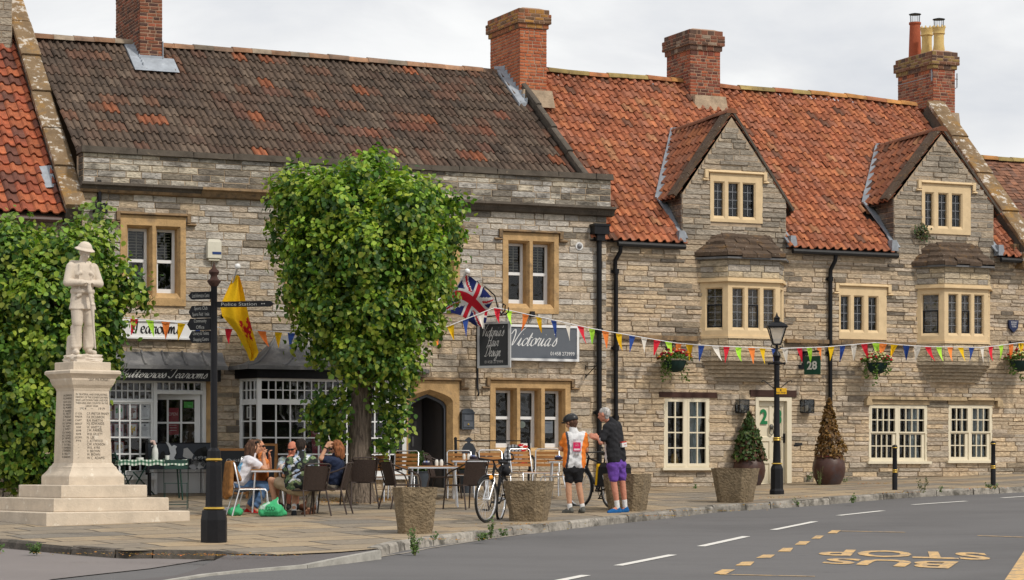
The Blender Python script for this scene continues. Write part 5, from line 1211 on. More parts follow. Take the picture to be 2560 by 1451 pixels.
# hanging sign on an iron bracket: stands out from the wall, its face towards the left of the street
uS=U(1192,Y1);ys0=Y1
t=empty('hanging_sign',W(uS,Y1,F(1192,790,Y1)[1]),TH,"dark hanging sign lettered Victoria's Hair Design on a scrolled iron bracket",'sign')
zb_=0.0
def zz_(py,y=Y1):return F(1192,py,y)[1]-t.location.z
mb=MB();mb.bar((0,-.03,zz_(972)),(0,-.03,zz_(715)),.04,.03);mb.lathe([(.03,0),(.05,.03),(.03,.07),(.0,.1)],10,(0,-.03,zz_(715)));mb.bar((0,-.03,zz_(795)),(.12,-1.18,zz_(795)),.025,.025)
pts=[(0.0,-.03,zz_(735)),(.03,-.35,zz_(720)),(.07,-.75,zz_(745)),(.09,-.85,zz_(775)),(.1,-1.0,zz_(793)),(.115,-1.15,zz_(785)),(.115,-1.17,zz_(772)),(.11,-1.08,zz_(768)),(.105,-1.05,zz_(776))];mb.tube(pts,.014,6);mb.tube([(0,-.05,zz_(970)),(0,-.10,zz_(985)),(0,-.06,zz_(990))],.02,6)
mb.tube([(.12,-1.18,zz_(795)),(.13,-1.3,zz_(788)),(.13,-1.28,zz_(778))],.012,6)
mb.build('bracket',M_['iron'],t,smooth=50)
s0,s1=(.02,-.28),(.118,-1.14)
# board hung square to the bracket, seen obliquely; its plate is turned to face the viewer's side of the square
bd=MB();lt=MB();Pc=Vector((.07,-.72,(zz_(812)+zz_(921))/2));ang=R(-48);ex_=Vector((math.cos(ang),math.sin(ang),0));ey_=Vector((0,0,1));nn_=Vector((math.sin(ang),-math.cos(ang),0));hh=(F(1237,808,-.8)[1]-F(1237,923,-.8)[1])/2;hw_=.36
Mb=Matrix(((ex_.x,-nn_.x,0,Pc.x),(ex_.y,-nn_.y,0,Pc.y),(0,0,1,Pc.z),(0,0,0,1)))
bd.M=Mb;bd.bx(-hw_+.04,hw_-.04,-.02,.02,-hh+.04,hh-.04,0,(.035,.038,.042))
for q in((-hw_,hw_,-hh,-hh+.045),(-hw_,hw_,hh-.045,hh),(-hw_,-hw_+.045,-hh+.045,hh-.045),(hw_-.045,hw_,-hh+.045,hh-.045)):bd.bx(q[0],q[1],-.03,.03,q[2],q[3],0,(.42,.43,.44))
bd.bar((-hw_+.1,0,hh),(-hw_+.1,0,hh+.1),.012,.012,0,(.02,.02,.02));bd.bar((hw_-.1,0,hh),(hw_-.1,0,hh+.1),.012,.012,0,(.02,.02,.02));bd.build('board',M_['attr'],t)
lt.M=Mb
for i,(s,w_)in enumerate((("Victoria's",.50),('Hair',.27),('Design',.36))):pen_text(lt,s,(0,-.024,hh*.52-i*hh*.44),(1,0,0),(0,0,1),w_,.105,col=(.62,.62,.62),pen=.15)
put_text(lt,'01458 273999',(0,-.024,-hh+.12),(1,0,0),(0,0,1),.06,width=.40,col=(.4,.4,.4));lt.build('lettering',M_['attr'],t)
# alarm boxes, wall lamp, letter box, lanterns
t=wallthing('alarm_box',536,625,Y1,'cream alarm box with blue strip beside the first upstairs window','alarm box')
x0,x1,z0,z1=wr(519,553,598,652,Y1-.1,t);mb=MB();mb.bx(x0,x1,-.12,-.0,z0+.05,z1-.06,0,(.66,.63,.53));mb.bx(x0,x1,-.12,0,z1-.06,z1,0,(.60,.57,.48),t=.03);mb.bx(x0+.03,x1-.03,-.10,0,z0,z0+.05,0,(.55,.52,.42));mb.build('case',M_['attr'],t)
mb=MB();mb.bx(x0+.09,x1-.005,-.125,-.119,z0+.12,z0+.17,0,(.02,.05,.18));mb.build('strip',M_['attr'],t)
t=wallthing('alarm_box',2532,818,0,'dark blue shield shaped alarm box lettered ZODIAC on cottage wall','alarm box')
x0,x1,z0,z1=wr(2521,2545,801,832,-.05,t);mb=MB();xm=(x0+x1)/2;mb.ext([(x0,z1),(x0+.02,z0+.1),(xm,z0),(x1-.02,z0+.1),(x1,z1)][::-1],-.08,0,0,(.008,.018,.07));mb.build('case',M_['attrgloss'],t)
mb=MB()
for i,(s,w_)in enumerate((('ZODIAC',.17),('SECURITY',.14),('SYSTEMS',.12))):put_text(mb,s,(xm,-.083,z1-.045-i*.05),(1,0,0),(0,0,1),.034,width=w_,col=(.7,.7,.72))
mb.build('lettering',M_['attr'],t)
t=wallthing('wall_light',1447,616,Y1,'small round white light high on the wall near the corner downpipe','wall light')
mb=MB();mb.tube([(0,0,0),(0,-.03,0)],.085,18,0,(.7,.7,.7));mb.build('rim',M_['attr'],t);mb=MB();mb.ball((0,-.03,0),(.055,.05,.055),12,8,0,(.2,.2,.21));mb.build('lens',M_['attrgloss'],t,smooth=60)
t=wallthing('wall_light',1325,787,Y1,'small black floodlight fixed below the upstairs window beside the shop board','wall light')
mb=MB();mb.bx(-.05,.05,-.16,-.06,-.06,.06,t=.01);mb.bx(-.02,.02,-.06,0,-.02,.02);mb.build('housing',M_['iron'],t)
t=wallthing('post_box',1169,1047,Y1,'black wall letter box with arched top beside the doorway','letter box')
x0,x1,z0,z1=wr(1154,1185,1022,1074,Y1-.1,t);mb=MB();xm=(x0+x1)/2;r_=(x1-x0)/2
mb.ext([(x1,z0),(x1,z1-.07),(xm+r_*.7,z1-.02),(xm,z1),(xm-r_*.7,z1-.02),(x0,z1-.07),(x0,z0)],-.12,0);mb.bx(x0-.01,x1+.01,-.135,-.001,z1-.10,z1-.075);bodyb=mb.build('box',M_['slate'],t)
mb=MB();mb.bx(x0+.03,x1-.03,-.13,-.121,z0+.05,z0+.16);mb.bx(x0+.05,x1-.05,-.128,-.121,z1-.24,z1-.13);mb.build('door',flatm('slate_edge',(.09,.10,.12),.4),t);mb=MB();mb.ball((xm,-.132,z0+.10),.02,8,6);mb.build('lock',M_['gold'],t)
for i,(px,lb)in enumerate(((1856,'black glass wall lantern left of the cream front door'),(2018,'black glass wall lantern right of the cream front door'))):
    t=wallthing('wall_lantern',px,1016,0,lb,'lantern','lanterns flanking the front door')
    x0,x1,z0,z1=wr(px-13,px+12,999,1033,-.1,t);mb=MB();mb.bx(x0,x1,-.02,0,z0,z1)
    for a in(x0,x1-.012):
        for y in(-.20,-.03):mb.bx(a,a+.012,y,y+.012,z0,z1)
    mb.bx(x0,x1,-.2,-.02,z1-.012,z1);mb.bx(x0,x1,-.2,-.02,z0,z0+.015);mb.build('frame',M_['iron'],t)
    mb=MB();mb.bx(x0+.013,x1-.013,-.192,-.025,z0+.016,z1-.013);mb.build('glass_box',M_['glass'],t);mb=MB();xm=(x0+x1)/2;mb.lathe([(.025,0),(.03,.05),(.025,.1),(0,.12)],10,(xm,-.1,z0+.06),0,(.55,.5,.42));mb.build('bulb',M_['attr'],t)
t=wallthing('letter_plate',1995,1111,0,'small black letter slot in the wall right of the front door','letter plate')
mb=MB();mb.bx(-.11,.11,-.015,0,-.05,.05);mb.build('plate',M_['iron'],t);mb=MB();mb.bx(-.09,.09,-.028,-.0151,-.025,.03);mb.build('flap',M_['ironmat'],t)
# number 28 hanging sign
t=wallthing('hanging_sign',2010,900,0,'green hanging sign numbered 28 on a black iron bracket by the downpipe','sign')
mb=MB();x0,x1,z0,z1=wr(1997,2021,878,923,-.03,t);mb.bx(x0,x1,-.03,0,z0,z0+.09);mb.bx((x0+x1)/2-.05,(x0+x1)/2+.05,-.028,0,z0,z1);mb.bx(x0,x1,-.03,0,z1-.09,z1);a=Vector(((x0+x1)/2,-.02,z1-.03));b=Vector(((x0+x1)/2+.02,-.62,z1-.03));mb.bar(a,b,.04,.03)
mb.build('bracket',M_['iron'],t)
cx_=(x0+x1)/2+.02;Mb=Matrix.Translation((cx_,-.36,0))@Matrix.Rotation(R(-62),4,'Z');q=wr(2026,2059,891,937,-.36,t);mb=MB(Mb);mb.bx(-.2,.2,-.012,.012,q[2],q[3],0,(.005,.06,.035));
for s in(-.14,.14):mb.bar((s,0,q[3]),(s,0,q[3]+.09),.008,.008,0,(.03,.03,.03))
mb.build('board',M_['attrgloss'],t);mb=MB(Mb);put_text(mb,'28',(0,-.016,(q[2]+q[3])/2),(1,0,0),(0,0,1),.17,width=.25,bold=.03,col=(.62,.62,.58));mb.build('number',M_['attr'],t)
# spare iron bracket on the corner
t=wallthing('iron_bracket',1464,930,Y1,'empty black iron bracket on the wall left of the twin downpipes','bracket')
mb=MB();mb.bar((0,-.012,-.12),(0,-.012,.14),.02,.02);mb.bar((0,-.02,.1),(.03,-.42,.1),.018,.018);mb.bar((0,-.02,-.1),(.028,-.38,.09),.014,.014);mb.tube([(.03,-.42,.1),(.03,-.46,.14),(.03,-.42,.17)],.01,6);mb.build('bracket',M_['iron'],t)
# ---------------------------------------------- hanging baskets
FLW=[(.42,.012,.015),(.30,.01,.03),(.55,.52,.22),(.60,.55,.36),(.55,.17,.02)]
def leafcloud(mb,pts,size,colf,rg=rnd,nrm=None):
    for p in pts:
        s=size*rg.uniform(.7,1.3);a=rg.uniform(0,6.28);tl=rg.uniform(-.9,.9);d=Vector((math.cos(a),math.sin(a),tl)).normalized();e=d.orthogonal().normalized();e.rotate(Matrix.Rotation(rg.uniform(0,6.28),3,d));f=d.cross(e)
        p=Vector(p);c=colf()
        mb.add([p,p+d*s*.5+e*s*.35+f*.1*s,p+d*s,p+d*s*.5-e*s*.35+f*.1*s],[(0,1,2),(0,2,3)],0,c)
def basket(px,py,label,warm):
    y=-.42;t=wallthing('hanging_basket',px,py,y,label,'hanging basket','flower baskets hung along the cottage wall')
    mb=MB();mb.lathe([(.05,-.24),(.16,-.20),(.22,-.08),(.235,0),(.215,0)],16,(0,0,0),0,(.008,.03,.025));mb.build('bowl',M_['attr'],t,smooth=50)
    mb=MB();pts=[]
    for _ in range(420):a=rnd.uniform(0,6.28);r_=rnd.random()**.5*.34;pts.append((math.cos(a)*r_,math.sin(a)*r_,.22*math.sqrt(max(0,1-(r_/.36)**2))*rnd.uniform(.3,1)))
    for _ in range(9):
        a=rnd.uniform(0,6.28);ln=rnd.uniform(.15,.5)
        for k in range(int(ln*70)):f=rnd.random()*ln;pts.append((math.cos(a)*(.24+rnd.uniform(-.03,.05)),math.sin(a)*(.24+rnd.uniform(-.03,.05)),.02-f))
    leafcloud(mb,pts,.06,lambda:jit((.09,.17,.03),.6,1.5));mb.build('foliage',M_['leaf'],t)
    mb=MB()
    for _ in range(95):
        a=rnd.uniform(0,6.28);r_=rnd.random()**.5*.37;z=.27*math.sqrt(max(0,1-(r_/.39)**2))*rnd.uniform(.75,1.1)-.03;c=rnd.choice(FLW if warm else FLW[:4]);s=rnd.uniform(.022,.042);p=(math.cos(a)*r_,math.sin(a)*r_,z)
        mb.ball(p,(s,s,s*.6),6,4,0,c);
    mb.build('flowers',M_['cloth'],t)
    mb=MB();mb.bar((0,.40,-.05),(0,.40,.46),.02,.02);mb.bar((0,.4,.42),(0,-.02,.42),.018,.018);mb.bar((0,.4,.02),(0,.05,.41),.014,.014);mb.tube([(0,0,.42),(0,0,.3)],.006,5)
    for k in range(3):a=k*2.09;mb.tube([(0,0,.36),(.22*math.cos(a),.22*math.sin(a),0)],.004,4)
    mb.build('bracket',M_['iron'],t);return t
basket(1688,902,'hanging basket of red, orange and cream flowers beside the casement window',True);basket(2193,908,'hanging basket of red and white flowers above the wide sash window',False);basket(2552,902,'hanging basket of red flowers cut by the right edge of the picture',False)
# ---------------------------------------------- bunting
BC=[(.62,.02,.04),(.42,.75,.06),(.85,.24,.05),(.75,.47,.005),(.025,.07,.30),(.66,.62,.56)]
def bunting(label,pts,tops,seq0,size=(.17,.33),y0=-.55,grp='strings of bunting along the shop fronts'):
    """pts: px path of the string with its depth plane; tops: px of the pennants"""
    path=[Vector(W(F(p[0],p[1],p[2])[0],p[2],F(p[0],p[1],p[2])[1]))for p in pts];o=path[0];t=empty('bunting',o,0,label,'bunting',grp)
    mb=MB();mb.tube([p-o for p in path],.009,5,0,(.72,.72,.74));mb.build('string',M_['attr'],t)
    xs=[p[0]for p in pts]
    for i,px in enumerate(tops):
        j=max(k for k in range(len(xs)-1)if xs[k]<=px or k==0);f=(px-xs[j])/(xs[j+1]-xs[j]);c=path[j].lerp(path[j+1],max(0,min(1,f)))-o
        d=(path[j+1]-path[j]).normalized();n=d.cross(Vector((0,0,1))).normalized();w_=size[0]*rnd.uniform(.85,1.05);h=size[1]*rnd.uniform(.88,1.05);sw=rnd.uniform(-.09,.11);fl=rnd.uniform(-.10,.18);tw=rnd.uniform(-1.1,1.1)
        dd=(d*math.cos(tw*.6)+n*math.sin(tw*.6));vs=[];K=5
        for k in range(K+1):
            g=k/K;hw=w_/2*(1-g*.93);cc=c+Vector((0,0,-.005-h*g))+d*sw*g+n*(-.03+fl*g*g);dk=d.lerp(dd,g);bulge=n*(-.03*math.sin(g*3))*(1+tw)
            vs+=[cc-dk*hw,cc+bulge,cc+dk*hw]
        fs=[]
        for k in range(K):b=k*3;fs+=[(b,b+1,b+4,b+3),(b+1,b+2,b+5,b+4)]
        q=MB();q.add(vs,fs,0,jit(BC[(seq0+i)%6],.92,1.05));q.build('pennant',M_['cloth'],t,smooth=60)
bunting('bunting along the cottage front, from the shop bracket to the right edge of the picture',[(1236,770,-1.1),(1262,774,-1.1),(1480,822,-.7),(1640,850,-.5),(1690,858,-.45),(1745,863,-.8),(1800,866,-.85),(1940,872,-.8),(2060,868,-.5),(2190,857,-.45),(2270,864,-.8),(2320,867,-.85),(2450,869,-.85),(2490,865,-.7),(2552,857,-.45),(2640,866,-.5)],
        [1245,1275,1315,1348,1385,1420,1453,1482,1515,1549,1582,1612,1645,1673,1694,1722,1755,1790,1818,1848,1880,1908,1938,1965,2000,2025,2050,2080,2108,2136,2162,2190,2208,2236,2266,2295,2322,2349,2377,2403,2430,2458,2480,2505,2530,2555,2585],0)
bunting('short bunting between the street tree and the hanging shop sign',[(1040,835,-1.0),(1090,828,-1.0),(1205,782,-1.1),(1236,770,-1.1)],[1090,1127,1165,1205],2)
bunting('bunting crossing the tea room name board towards the street tree',[(290,792,-.6),(337,797,-.6),(455,808,-.6),(573,822,-.6),(740,833,-.6),(800,836,-.6)],[337,375,415,455,493,532,573,612,655,697,730,770],0)
# ---------------------------------------------- flags
def flag_obj(t,grid,colf,nu,nv,name='cloth'):
    mb=MB()
    for j in range(nv+1):
        for i in range(nu+1):mb.v.append(tuple(grid(i/nu,j/nv)))
    for j in range(nv):
        for i in range(nu):a=j*(nu+1)+i;mb.f.append([a,a+1,a+nu+2,a+nu+1]);mb.m.append(0);mb.c.append(colf((i+.5)/nu,(j+.5)/nv))
    return mb.build(name,M_['cloth'],t,smooth=80)
def pole(t,a,b,r=.02):
    mb=MB();mb.tube([a,b],r,8,0,(.62,.63,.65));mb.build('pole',M_['attr'],t,smooth=50);mb=MB();mb.ball(b,.06,12,8,0,(.8,.8,.8));mb.build('finial',M_['attrgloss'],t,smooth=60);mb=MB();d=(Vector(a)-Vector(b)).normalized();mb.tube([Vector(a)-d*.12,Vector(a)+d*.03],.035,8);mb.build('socket',M_['iron'],t)
def wl(px,py,y):u,z=F(px,py,y);return Vector((u,y,z))
a,b=wl(556,792,Y1-.02),wl(594,667,-1.0);t=empty('flag',W(a.x,a.y,a.z),TH,'yellow flag with red heraldic marks drooping from a sloping pole by the fingerpost','flag')
b=b-a;pole(t,Vector((0,0,0)),b)
hoist=lambda f:b*(.93-.86*f)
ends=[wl(580,690,-1.0)-a,wl(620,760,-1.0)-a,wl(634,838,-.95)-a,wl(628,904,-.9)-a]
def gy_(u,v):
    top=wl(585,690,-.95)-a;P=[wl(585,687,-.98),wl(546,778,-.55),wl(620,905,-.75),wl(642,885,-.8)];P=[p-a for p in P]
    l=P[0].lerp(P[1],v);r_=(P[0]+Vector((.06,0,-.05))).lerp(P[3],v)if True else P[3]
    l2=wl(546,765,-.55)-a if v>.9 else l
# left edge follows the pole to the cloth's lower corner, then the cloth hangs into folds on the right
    key=[(585,688,600,690),(570,722,609,727),(551,765,617,775),(556,790,625,815),(590,830,634,848),(617,880,643,882),(625,903,634,902)]
    f=v*(len(key)-1);k=min(int(f),len(key)-2);g=f-k;q=[key[k][m]+(key[k+1][m]-key[k][m])*g for m in range(4)]
    p=(wl(q[0],q[1],-.75)-a).lerp(wl(q[2],q[3],-.85)-a,u);p.y+=.07*math.sin(u*9+v*2.5)*(.3+u)*(1 if v<.95 else.3);return p
def lion(u,v):
    c=(.72,.43,.004)
    for(x,y,rx,ry)in((.80,.58,.13,.055),(.72,.50,.07,.03),(.62,.55,.07,.022),(.66,.66,.10,.018),(.95,.50,.05,.07),(.58,.60,.05,.02),(.85,.66,.05,.03)):
        if((u-x)/rx)**2+((v-y)/ry)**2<1+.5*math.sin(u*60+v*90):return(.45,.012,.015)
    return c
flag_obj(t,gy_,lion,36,70)
a,b=wl(1104,783,-.35),wl(1168,679,-1.0);t=empty('flag',W(a.x,a.y,a.z),TH,'union flag blowing out from a white pole beside the hanging shop sign','flag')
a0=wl(1092,800,Y1)-a;b=b-a;pole(t,a0,b)
def gu(u,v):
    tl,bl,tr,br=wl(1164,688,-.97),wl(1102,784,-.42),wl(1236,738,-1.15),wl(1213,812,-.95)
    p=tl.lerp(tr,u).lerp(bl.lerp(br,u),v)-a;p.y+=.10*math.sin(u*7+v*2)*u+.03*math.sin(v*9+u*4);p.z+=.06*math.sin(u*5.5)-.03*u*(1-v);return p
def jack(u,v):
    x,y=u*2,v;B,Wt,Rd=(.012,.022,.13),(.68,.67,.68),(.55,.012,.03)
    if abs(x-1)<.1 or abs(y-.5)<.1:return Rd
    if abs(x-1)<.167 or abs(y-.5)<.167:return Wt
    for sx in(1,-1):
        d=(y-.5)-sx*(x-1)*.5;d/=1.118;side=(x-1)
        if abs(d)<.10:
            if 0<d*(1 if side*1>0 else-1)*(1)<.067:return Rd
            return Wt
    return B
flag_obj(t,gu,jack,48,30)
# ---------------------------------------------- fingerpost
g=G(535,1356);t=empty('fingerpost',g,0,'black cast iron fingerpost with gold rings and direction arms','signpost')
S_=g.y/FPX
def pz(py):return EYE+(HY-py)*S_-g.z
def pr_(w_):return w_*S_/2
mb=MB();mb.lathe([(pr_(68),-.05),(pr_(68),pz(1300)),(pr_(62),pz(1282)),(pr_(60),pz(1276))],8,ph=R(22.5));mb.lathe([(pr_(50),pz(1276)),(pr_(44),pz(1265)),(pr_(40),pz(1165)),(pr_(38),pz(1155))],8,ph=R(22.5));mb.lathe([(pr_(36),pz(1150)),(pr_(34),pz(1128)),(pr_(20),pz(1120))],8,ph=R(22.5));mb.build('pedestal',M_['iron'],t)
mb=MB();mb.lathe([(pr_(18),pz(1122)),(pr_(17),pz(850)),(pr_(16),pz(715)),(pr_(20),pz(712))],16);mb.build('shaft',M_['iron'],t,smooth=40)
mb=MB()
for y in(1272,1150):mb.lathe([(pr_(48 if y>1200 else 36),pz(y+3)),(pr_(56 if y>1200 else 43),pz(y)),(pr_(48 if y>1200 else 36),pz(y-4))],20)
mb.build('gold_ring',M_['gold'],t,smooth=60)
mb=MB();mb.lathe([(pr_(17),pz(717)),(pr_(34),pz(705)),(pr_(34),pz(702)),(pr_(20),pz(697)),(pr_(16),pz(690)),(pr_(27),pz(682)),(pr_(24),pz(677)),(pr_(9),pz(670)),(pr_(5),pz(662)),(0,pz(655))],16);mb.build('finial',pmat('rusty_iron',(.05,.022,.015),var=.5,scale=20,rough=.8),t,smooth=50)
def arm(x0,x1,y0,y1,lines,ang,tip,w_):
    """arm turned by ang about the post; x0,x1 photo extent"""
    mb=MB();s=-1 if x1<535 else 1;ln=(x1-x0)*S_/math.cos(ang);Mx=Matrix.Rotation(ang*(1 if s<0 else-1)if s<0 else ang,4,'Z');a,b=pz(y1),pz(y0);m=(a+b)/2;r0=.045;h=b-a
    pts=[(s*r0,a),(s*(r0+ln),a),(s*(r0+ln+.05),m)if tip else(s*(r0+ln),m),(s*(r0+ln),b),(s*r0,b)]
    if s<0:pts=pts[::-1]
    mb.M=Mx;mb.ext(pts,-.02,.02);mb.bx(min(s*r0,s*(r0+ln)),max(s*r0,s*(r0+ln)),-.024,.024,b-.012,b);mb.bx(min(s*r0,s*(r0+ln)),max(s*r0,s*(r0+ln)),-.024,.024,a,a+.012)
    o=mb.build('finger_arm',M_['iron'],t);mb=MB(Mx);n=len(lines)
    for i,(tx,wd)in enumerate(lines):
        zc=b-h*(i+.5)/n;put_text(mb,tx,(s*(r0+ln*.5),-.025,zc),(1,0,0),(0,0,1),min(.055,h/n*.58),width=ln*wd,col=(.33,.33,.31))
    mb.build('lettering',M_['attr'],o)
arm(535,672,755,769,[('Police Station  ••',.82)],R(-14),True,0);arm(474,524,729,748,[('Local Information Centre',.9)],R(-20),True,0);arm(474,524,764,794,[('Sports Club',.7),('Sports Field  1mile',.9)],R(-24),True,0);arm(471,524,796,825,[('Community',.62),('Office',.4)],R(-20),True,0);arm(475,524,827,857,[('Library & Toilets',.86),('Shopping Centre',.82)],R(-22),True,0)
# ---------------------------------------------- street lamp
g=G(1942,1236);t=empty('street_lamp',g,0,'black victorian street lamp with glazed lantern in front of the cottage','street lamp');S_=g.y/FPX
mb=MB();mb.lathe([(pr_(38),-.05),(pr_(38),pz(1228)),(pr_(33),pz(1222)),(pr_(32),pz(1172)),(pr_(27),pz(1165)),(pr_(24),pz(1163))],8,ph=R(22.5));mb.build('base',M_['iron'],t)
mb=MB();mb.lathe([(pr_(21),pz(1164)),(pr_(17),pz(1104)),(pr_(19),pz(1100)),(pr_(16),pz(1095)),(pr_(14),pz(990)),(pr_(14),pz(913)),(pr_(20),pz(910)),(pr_(20),pz(906)),(pr_(14),pz(903)),(pr_(16),pz(895)),(pr_(21),pz(890)),(pr_(17),pz(884)),(pr_(8),pz(878)),(pr_(7),pz(862))],16);mb.build('column',M_['iron'],t,smooth=40)
mb=MB();mb.tube([(-pr_(36),0,pz(909)),(pr_(36),0,pz(909))],.016,6);mb.ball((-pr_(38),0,pz(909)),.028,8,6);mb.ball((pr_(38),0,pz(909)),.028,8,6);mb.build('ladder_bar',M_['iron'],t,smooth=60)
mb=MB()
for y in(1101,1096,1160):mb.lathe([(pr_(20 if y<1150 else 25),pz(y+1)),(pr_(22 if y<1150 else 28),pz(y)),(pr_(20 if y<1150 else 25),pz(y-2))],16)
mb.build('gold_ring',M_['gold'],t,smooth=60)
mb=MB();b0,b1,z0,z1=pr_(20),pr_(46),pz(861),pz(819)
for k in range(4):
    a=R(45+90*k);mb.bar((b0*1.3*math.cos(a),b0*1.3*math.sin(a),z0),(b1*1.3*math.cos(a),b1*1.3*math.sin(a),z1),.018,.018)
mb.lathe([(b0*1.35,z0-.02),(b0*1.35,z0+.012)],4,ph=R(45));mb.lathe([(b1*1.5,z1-.01),(b1*1.55,z1+.02),(b1*.95,pz(808)),(b1*.42,pz(804)),(b1*.42,pz(798)),(b1*.5,pz(796)),(b1*.2,pz(791)),(.02,pz(786)),(.0,pz(780))],4,ph=R(45))
mb.tube([(-.02,0,pz(872)),(-b0-.04,0,pz(868)),(-b0-.02,0,pz(862))],.012,6);mb.tube([(.02,0,pz(872)),(b0+.04,0,pz(868)),(b0+.02,0,pz(862))],.012,6)
lan=mb.build('lantern',M_['iron'],t)
mb=MB();mb.lathe([(b0*1.28,z0+.005),(b1*1.28,z1-.005)],4,ph=R(45));mb.f=mb.f[:4];mb.m=mb.m[:4];mb.c=mb.c[:4];fz=bpy.data.materials.new('frosted_lantern_glass');fz.use_nodes=True;pb=fz.node_tree.nodes['Principled BSDF'];pb.inputs['Base Color'].default_value=(.62,.58,.52,1);pb.inputs['Roughness'].default_value=.35;pb.inputs['Alpha'].default_value=.62;mb.build('glazing',fz,lan)
mb=MB();z=pz(985);hw=pr_(29);mb.bx(-pr_(4),pr_(4)+hw*1.5,-pr_(17),-pr_(17)+.012,pz(986),pz(971),0,(.72,.40,.015));mb.build('notice',M_['attr'],t)
mb=MB();put_text(mb,'Bus Stop',(pr_(18),-pr_(17)-.003,pz(982)),(1,0,0),(0,0,1),.032,width=.19,col=(.05,.04,.03));mb.bx(pr_(15),pr_(21),-pr_(17)-.003,-pr_(17)-.001,pz(978),pz(973.5),0,(.05,.04,.03));mb.build('notice_lettering',M_['attr'],t)
mb=MB()
for s in(-1,1):mb.tube([(s*pr_(15),0,pz(972)),(s*pr_(34),0,pz(964)),(s*pr_(60),0,pz(953)),(s*pr_(72),0,pz(951)),(s*pr_(76),0,pz(954)),(s*pr_(72),0,pz(957))],.009,6)
mb.lathe([(pr_(17),pz(972)),(pr_(17),pz(968))],12);mb.lathe([(pr_(17),pz(952)),(pr_(17),pz(949))],12);mb.build('basket_bracket',M_['iron'],t)
# ---------------------------------------------- bollards
for px,pb_,ptp,lb in((2237,1225,1113,'black bollard with gold bands in front of the wide sash window'),(2483,1214,1103,'black bollard with gold bands beside the narrower sash window')):
    g=G(px,pb_);S_=g.y/FPX;t=empty('bollard',g,0,lb,'bollard','gold banded bollards along the kerb');r_=.047
    mb=MB();mb.lathe([(r_*1.12,-.05),(r_*1.12,pz(1188 if px<2400 else 1176)),(r_,pz(1184 if px<2400 else 1172)),(r_*.95,pz(ptp+10)),(r_*1.15,pz(ptp+8)),(r_*1.15,pz(ptp+4)),(r_*.8,pz(ptp)),(0,pz(ptp-1))],16);mb.build('post',M_['iron'],t,smooth=35)
    mb=MB();bands=[ptp+7,ptp+63,ptp+68]
    for y in bands:mb.lathe([(r_*1.1,pz(y+1)),(r_*1.25,pz(y)),(r_*1.1,pz(y-1.6))],16)
    mb.build('gold_band',M_['gold'],t,smooth=60)
# ---------------------------------------------- rough stone planters
PSP=((1035,1336,1219,122,95,0.10,'rough stone planter standing nearest, in front of the brown cafe chairs'),(1322,1305,1203,126,92,-.30,'rough stone planter with a bicycle propped against it'),(1570,1279,1185,123,92,-.35,'rough stone planter behind the man in purple shorts'),(1842,1258,1171,120,86,-.38,'rough stone planter between the cream window and the street lamp'))
for px,pb_,pt_,wt,wb_,rz,lb in PSP:
    g=G(px,pb_);S_=g.y/FPX;t=empty('stone_planter',g+Vector((0,.3,0)),rz,lb,'planter','rough stone planters along the kerb')
    g0=g.copy();h=(pb_-pt_)*S_;a,b=wt*S_/2*.90,wb_*S_/2*.88;mb=MB();n=14;ring_=[]
    def oct_(r_,z):k=.62;return[(r_,-r_*k),(r_,r_*k),(r_*k,r_),(-r_*k,r_),(-r_,r_*k),(-r_,-r_*k),(-r_*k,-r_),(r_*k,-r_)]
    rows=9;vs=[];sub=6
    for j in range(rows+1):
        f=j/rows;r_=b+(a-b)*f;o_=oct_(r_,0)
        for i in range(8):
            for q in range(sub):
                p=Vector((*o_[i],0)).lerp(Vector((*o_[(i+1)%8],0)),q/sub);nz=mnoise.noise(Vector((p.x*6+px,p.y*6,f*5)))*.018
                vs.append((p.x*(1+nz/r_),p.y*(1+nz/r_),-.04+(h+.04)*f))
    K=8*sub;fs_=[(j*K+i,j*K+(i+1)%K,(j+1)*K+(i+1)%K,(j+1)*K+i)for j in range(rows)for i in range(K)]
    mb.add(vs,fs_)
    top_=[(x*.86,y*.86,h)for x,y,z in vs[-K:]];lo_=[(x*.84,y*.84,h-.06)for x,y,z in vs[-K:]]
    mb.add(vs[-K:]+top_+lo_,[(i,(i+1)%K,(i+1)%K+K,i+K)for i in range(K)]+[(i+K,(i+1)%K+K,(i+1)%K+2*K,i+2*K)for i in range(K)])
    mb.build('tub',M_['planter'],t,smooth=30)
    mb=MB();mb.add([(x,y,z+.03)for x,y,z in lo_],[tuple(range(K))]);mb.build('soil',flatm('dry_soil',(.12,.08,.05),.95,.4,.6),t)
# ------------------------------------------------------------------ remeshed bodies
def blob(name,mb,mat,parent=None,voxel=.012,smooth=5,colf=None,o=None,relax=.5):
    """one continuous surface grown from overlapping tapered volumes"""
    me=mb.mesh('tmp',[]);ob=bpy.data.objects.new('tmp',me);COL.objects.link(ob)
    m=ob.modifiers.new('r','REMESH');m.mode='VOXEL';m.voxel_size=voxel;m.adaptivity=0
    if smooth:s=ob.modifiers.new('s','SMOOTH');s.iterations=smooth;s.factor=relax
    dg=bpy.context.evaluated_depsgraph_get();m2=bpy.data.meshes.new_from_object(ob.evaluated_get(dg));bpy.data.objects.remove(ob);bpy.data.meshes.remove(me)
    m2.name=name;m2.materials.clear();m2.materials.append(mat)
    n=len(m2.polygons);m2.polygons.foreach_set('use_smooth',[True]*n)
    if colf:
        for a_ in list(m2.attributes):
            if a_.name=='Col':m2.attributes.remove(a_)
        at_=m2.attributes.new('Col','FLOAT_COLOR','FACE');arr=np.ones((n,4),np.float32)
        if callable(colf):
            for i,p in enumerate(m2.polygons):arr[i,:3]=colf(p.center)
        else:arr[:,:3]=colf
        at_.data.foreach_set('color',arr.ravel())
    m2.update();ob=bpy.data.objects.new(name,m2);COL.objects.link(ob)
    if parent is not None:ob.parent=parent
    return ob
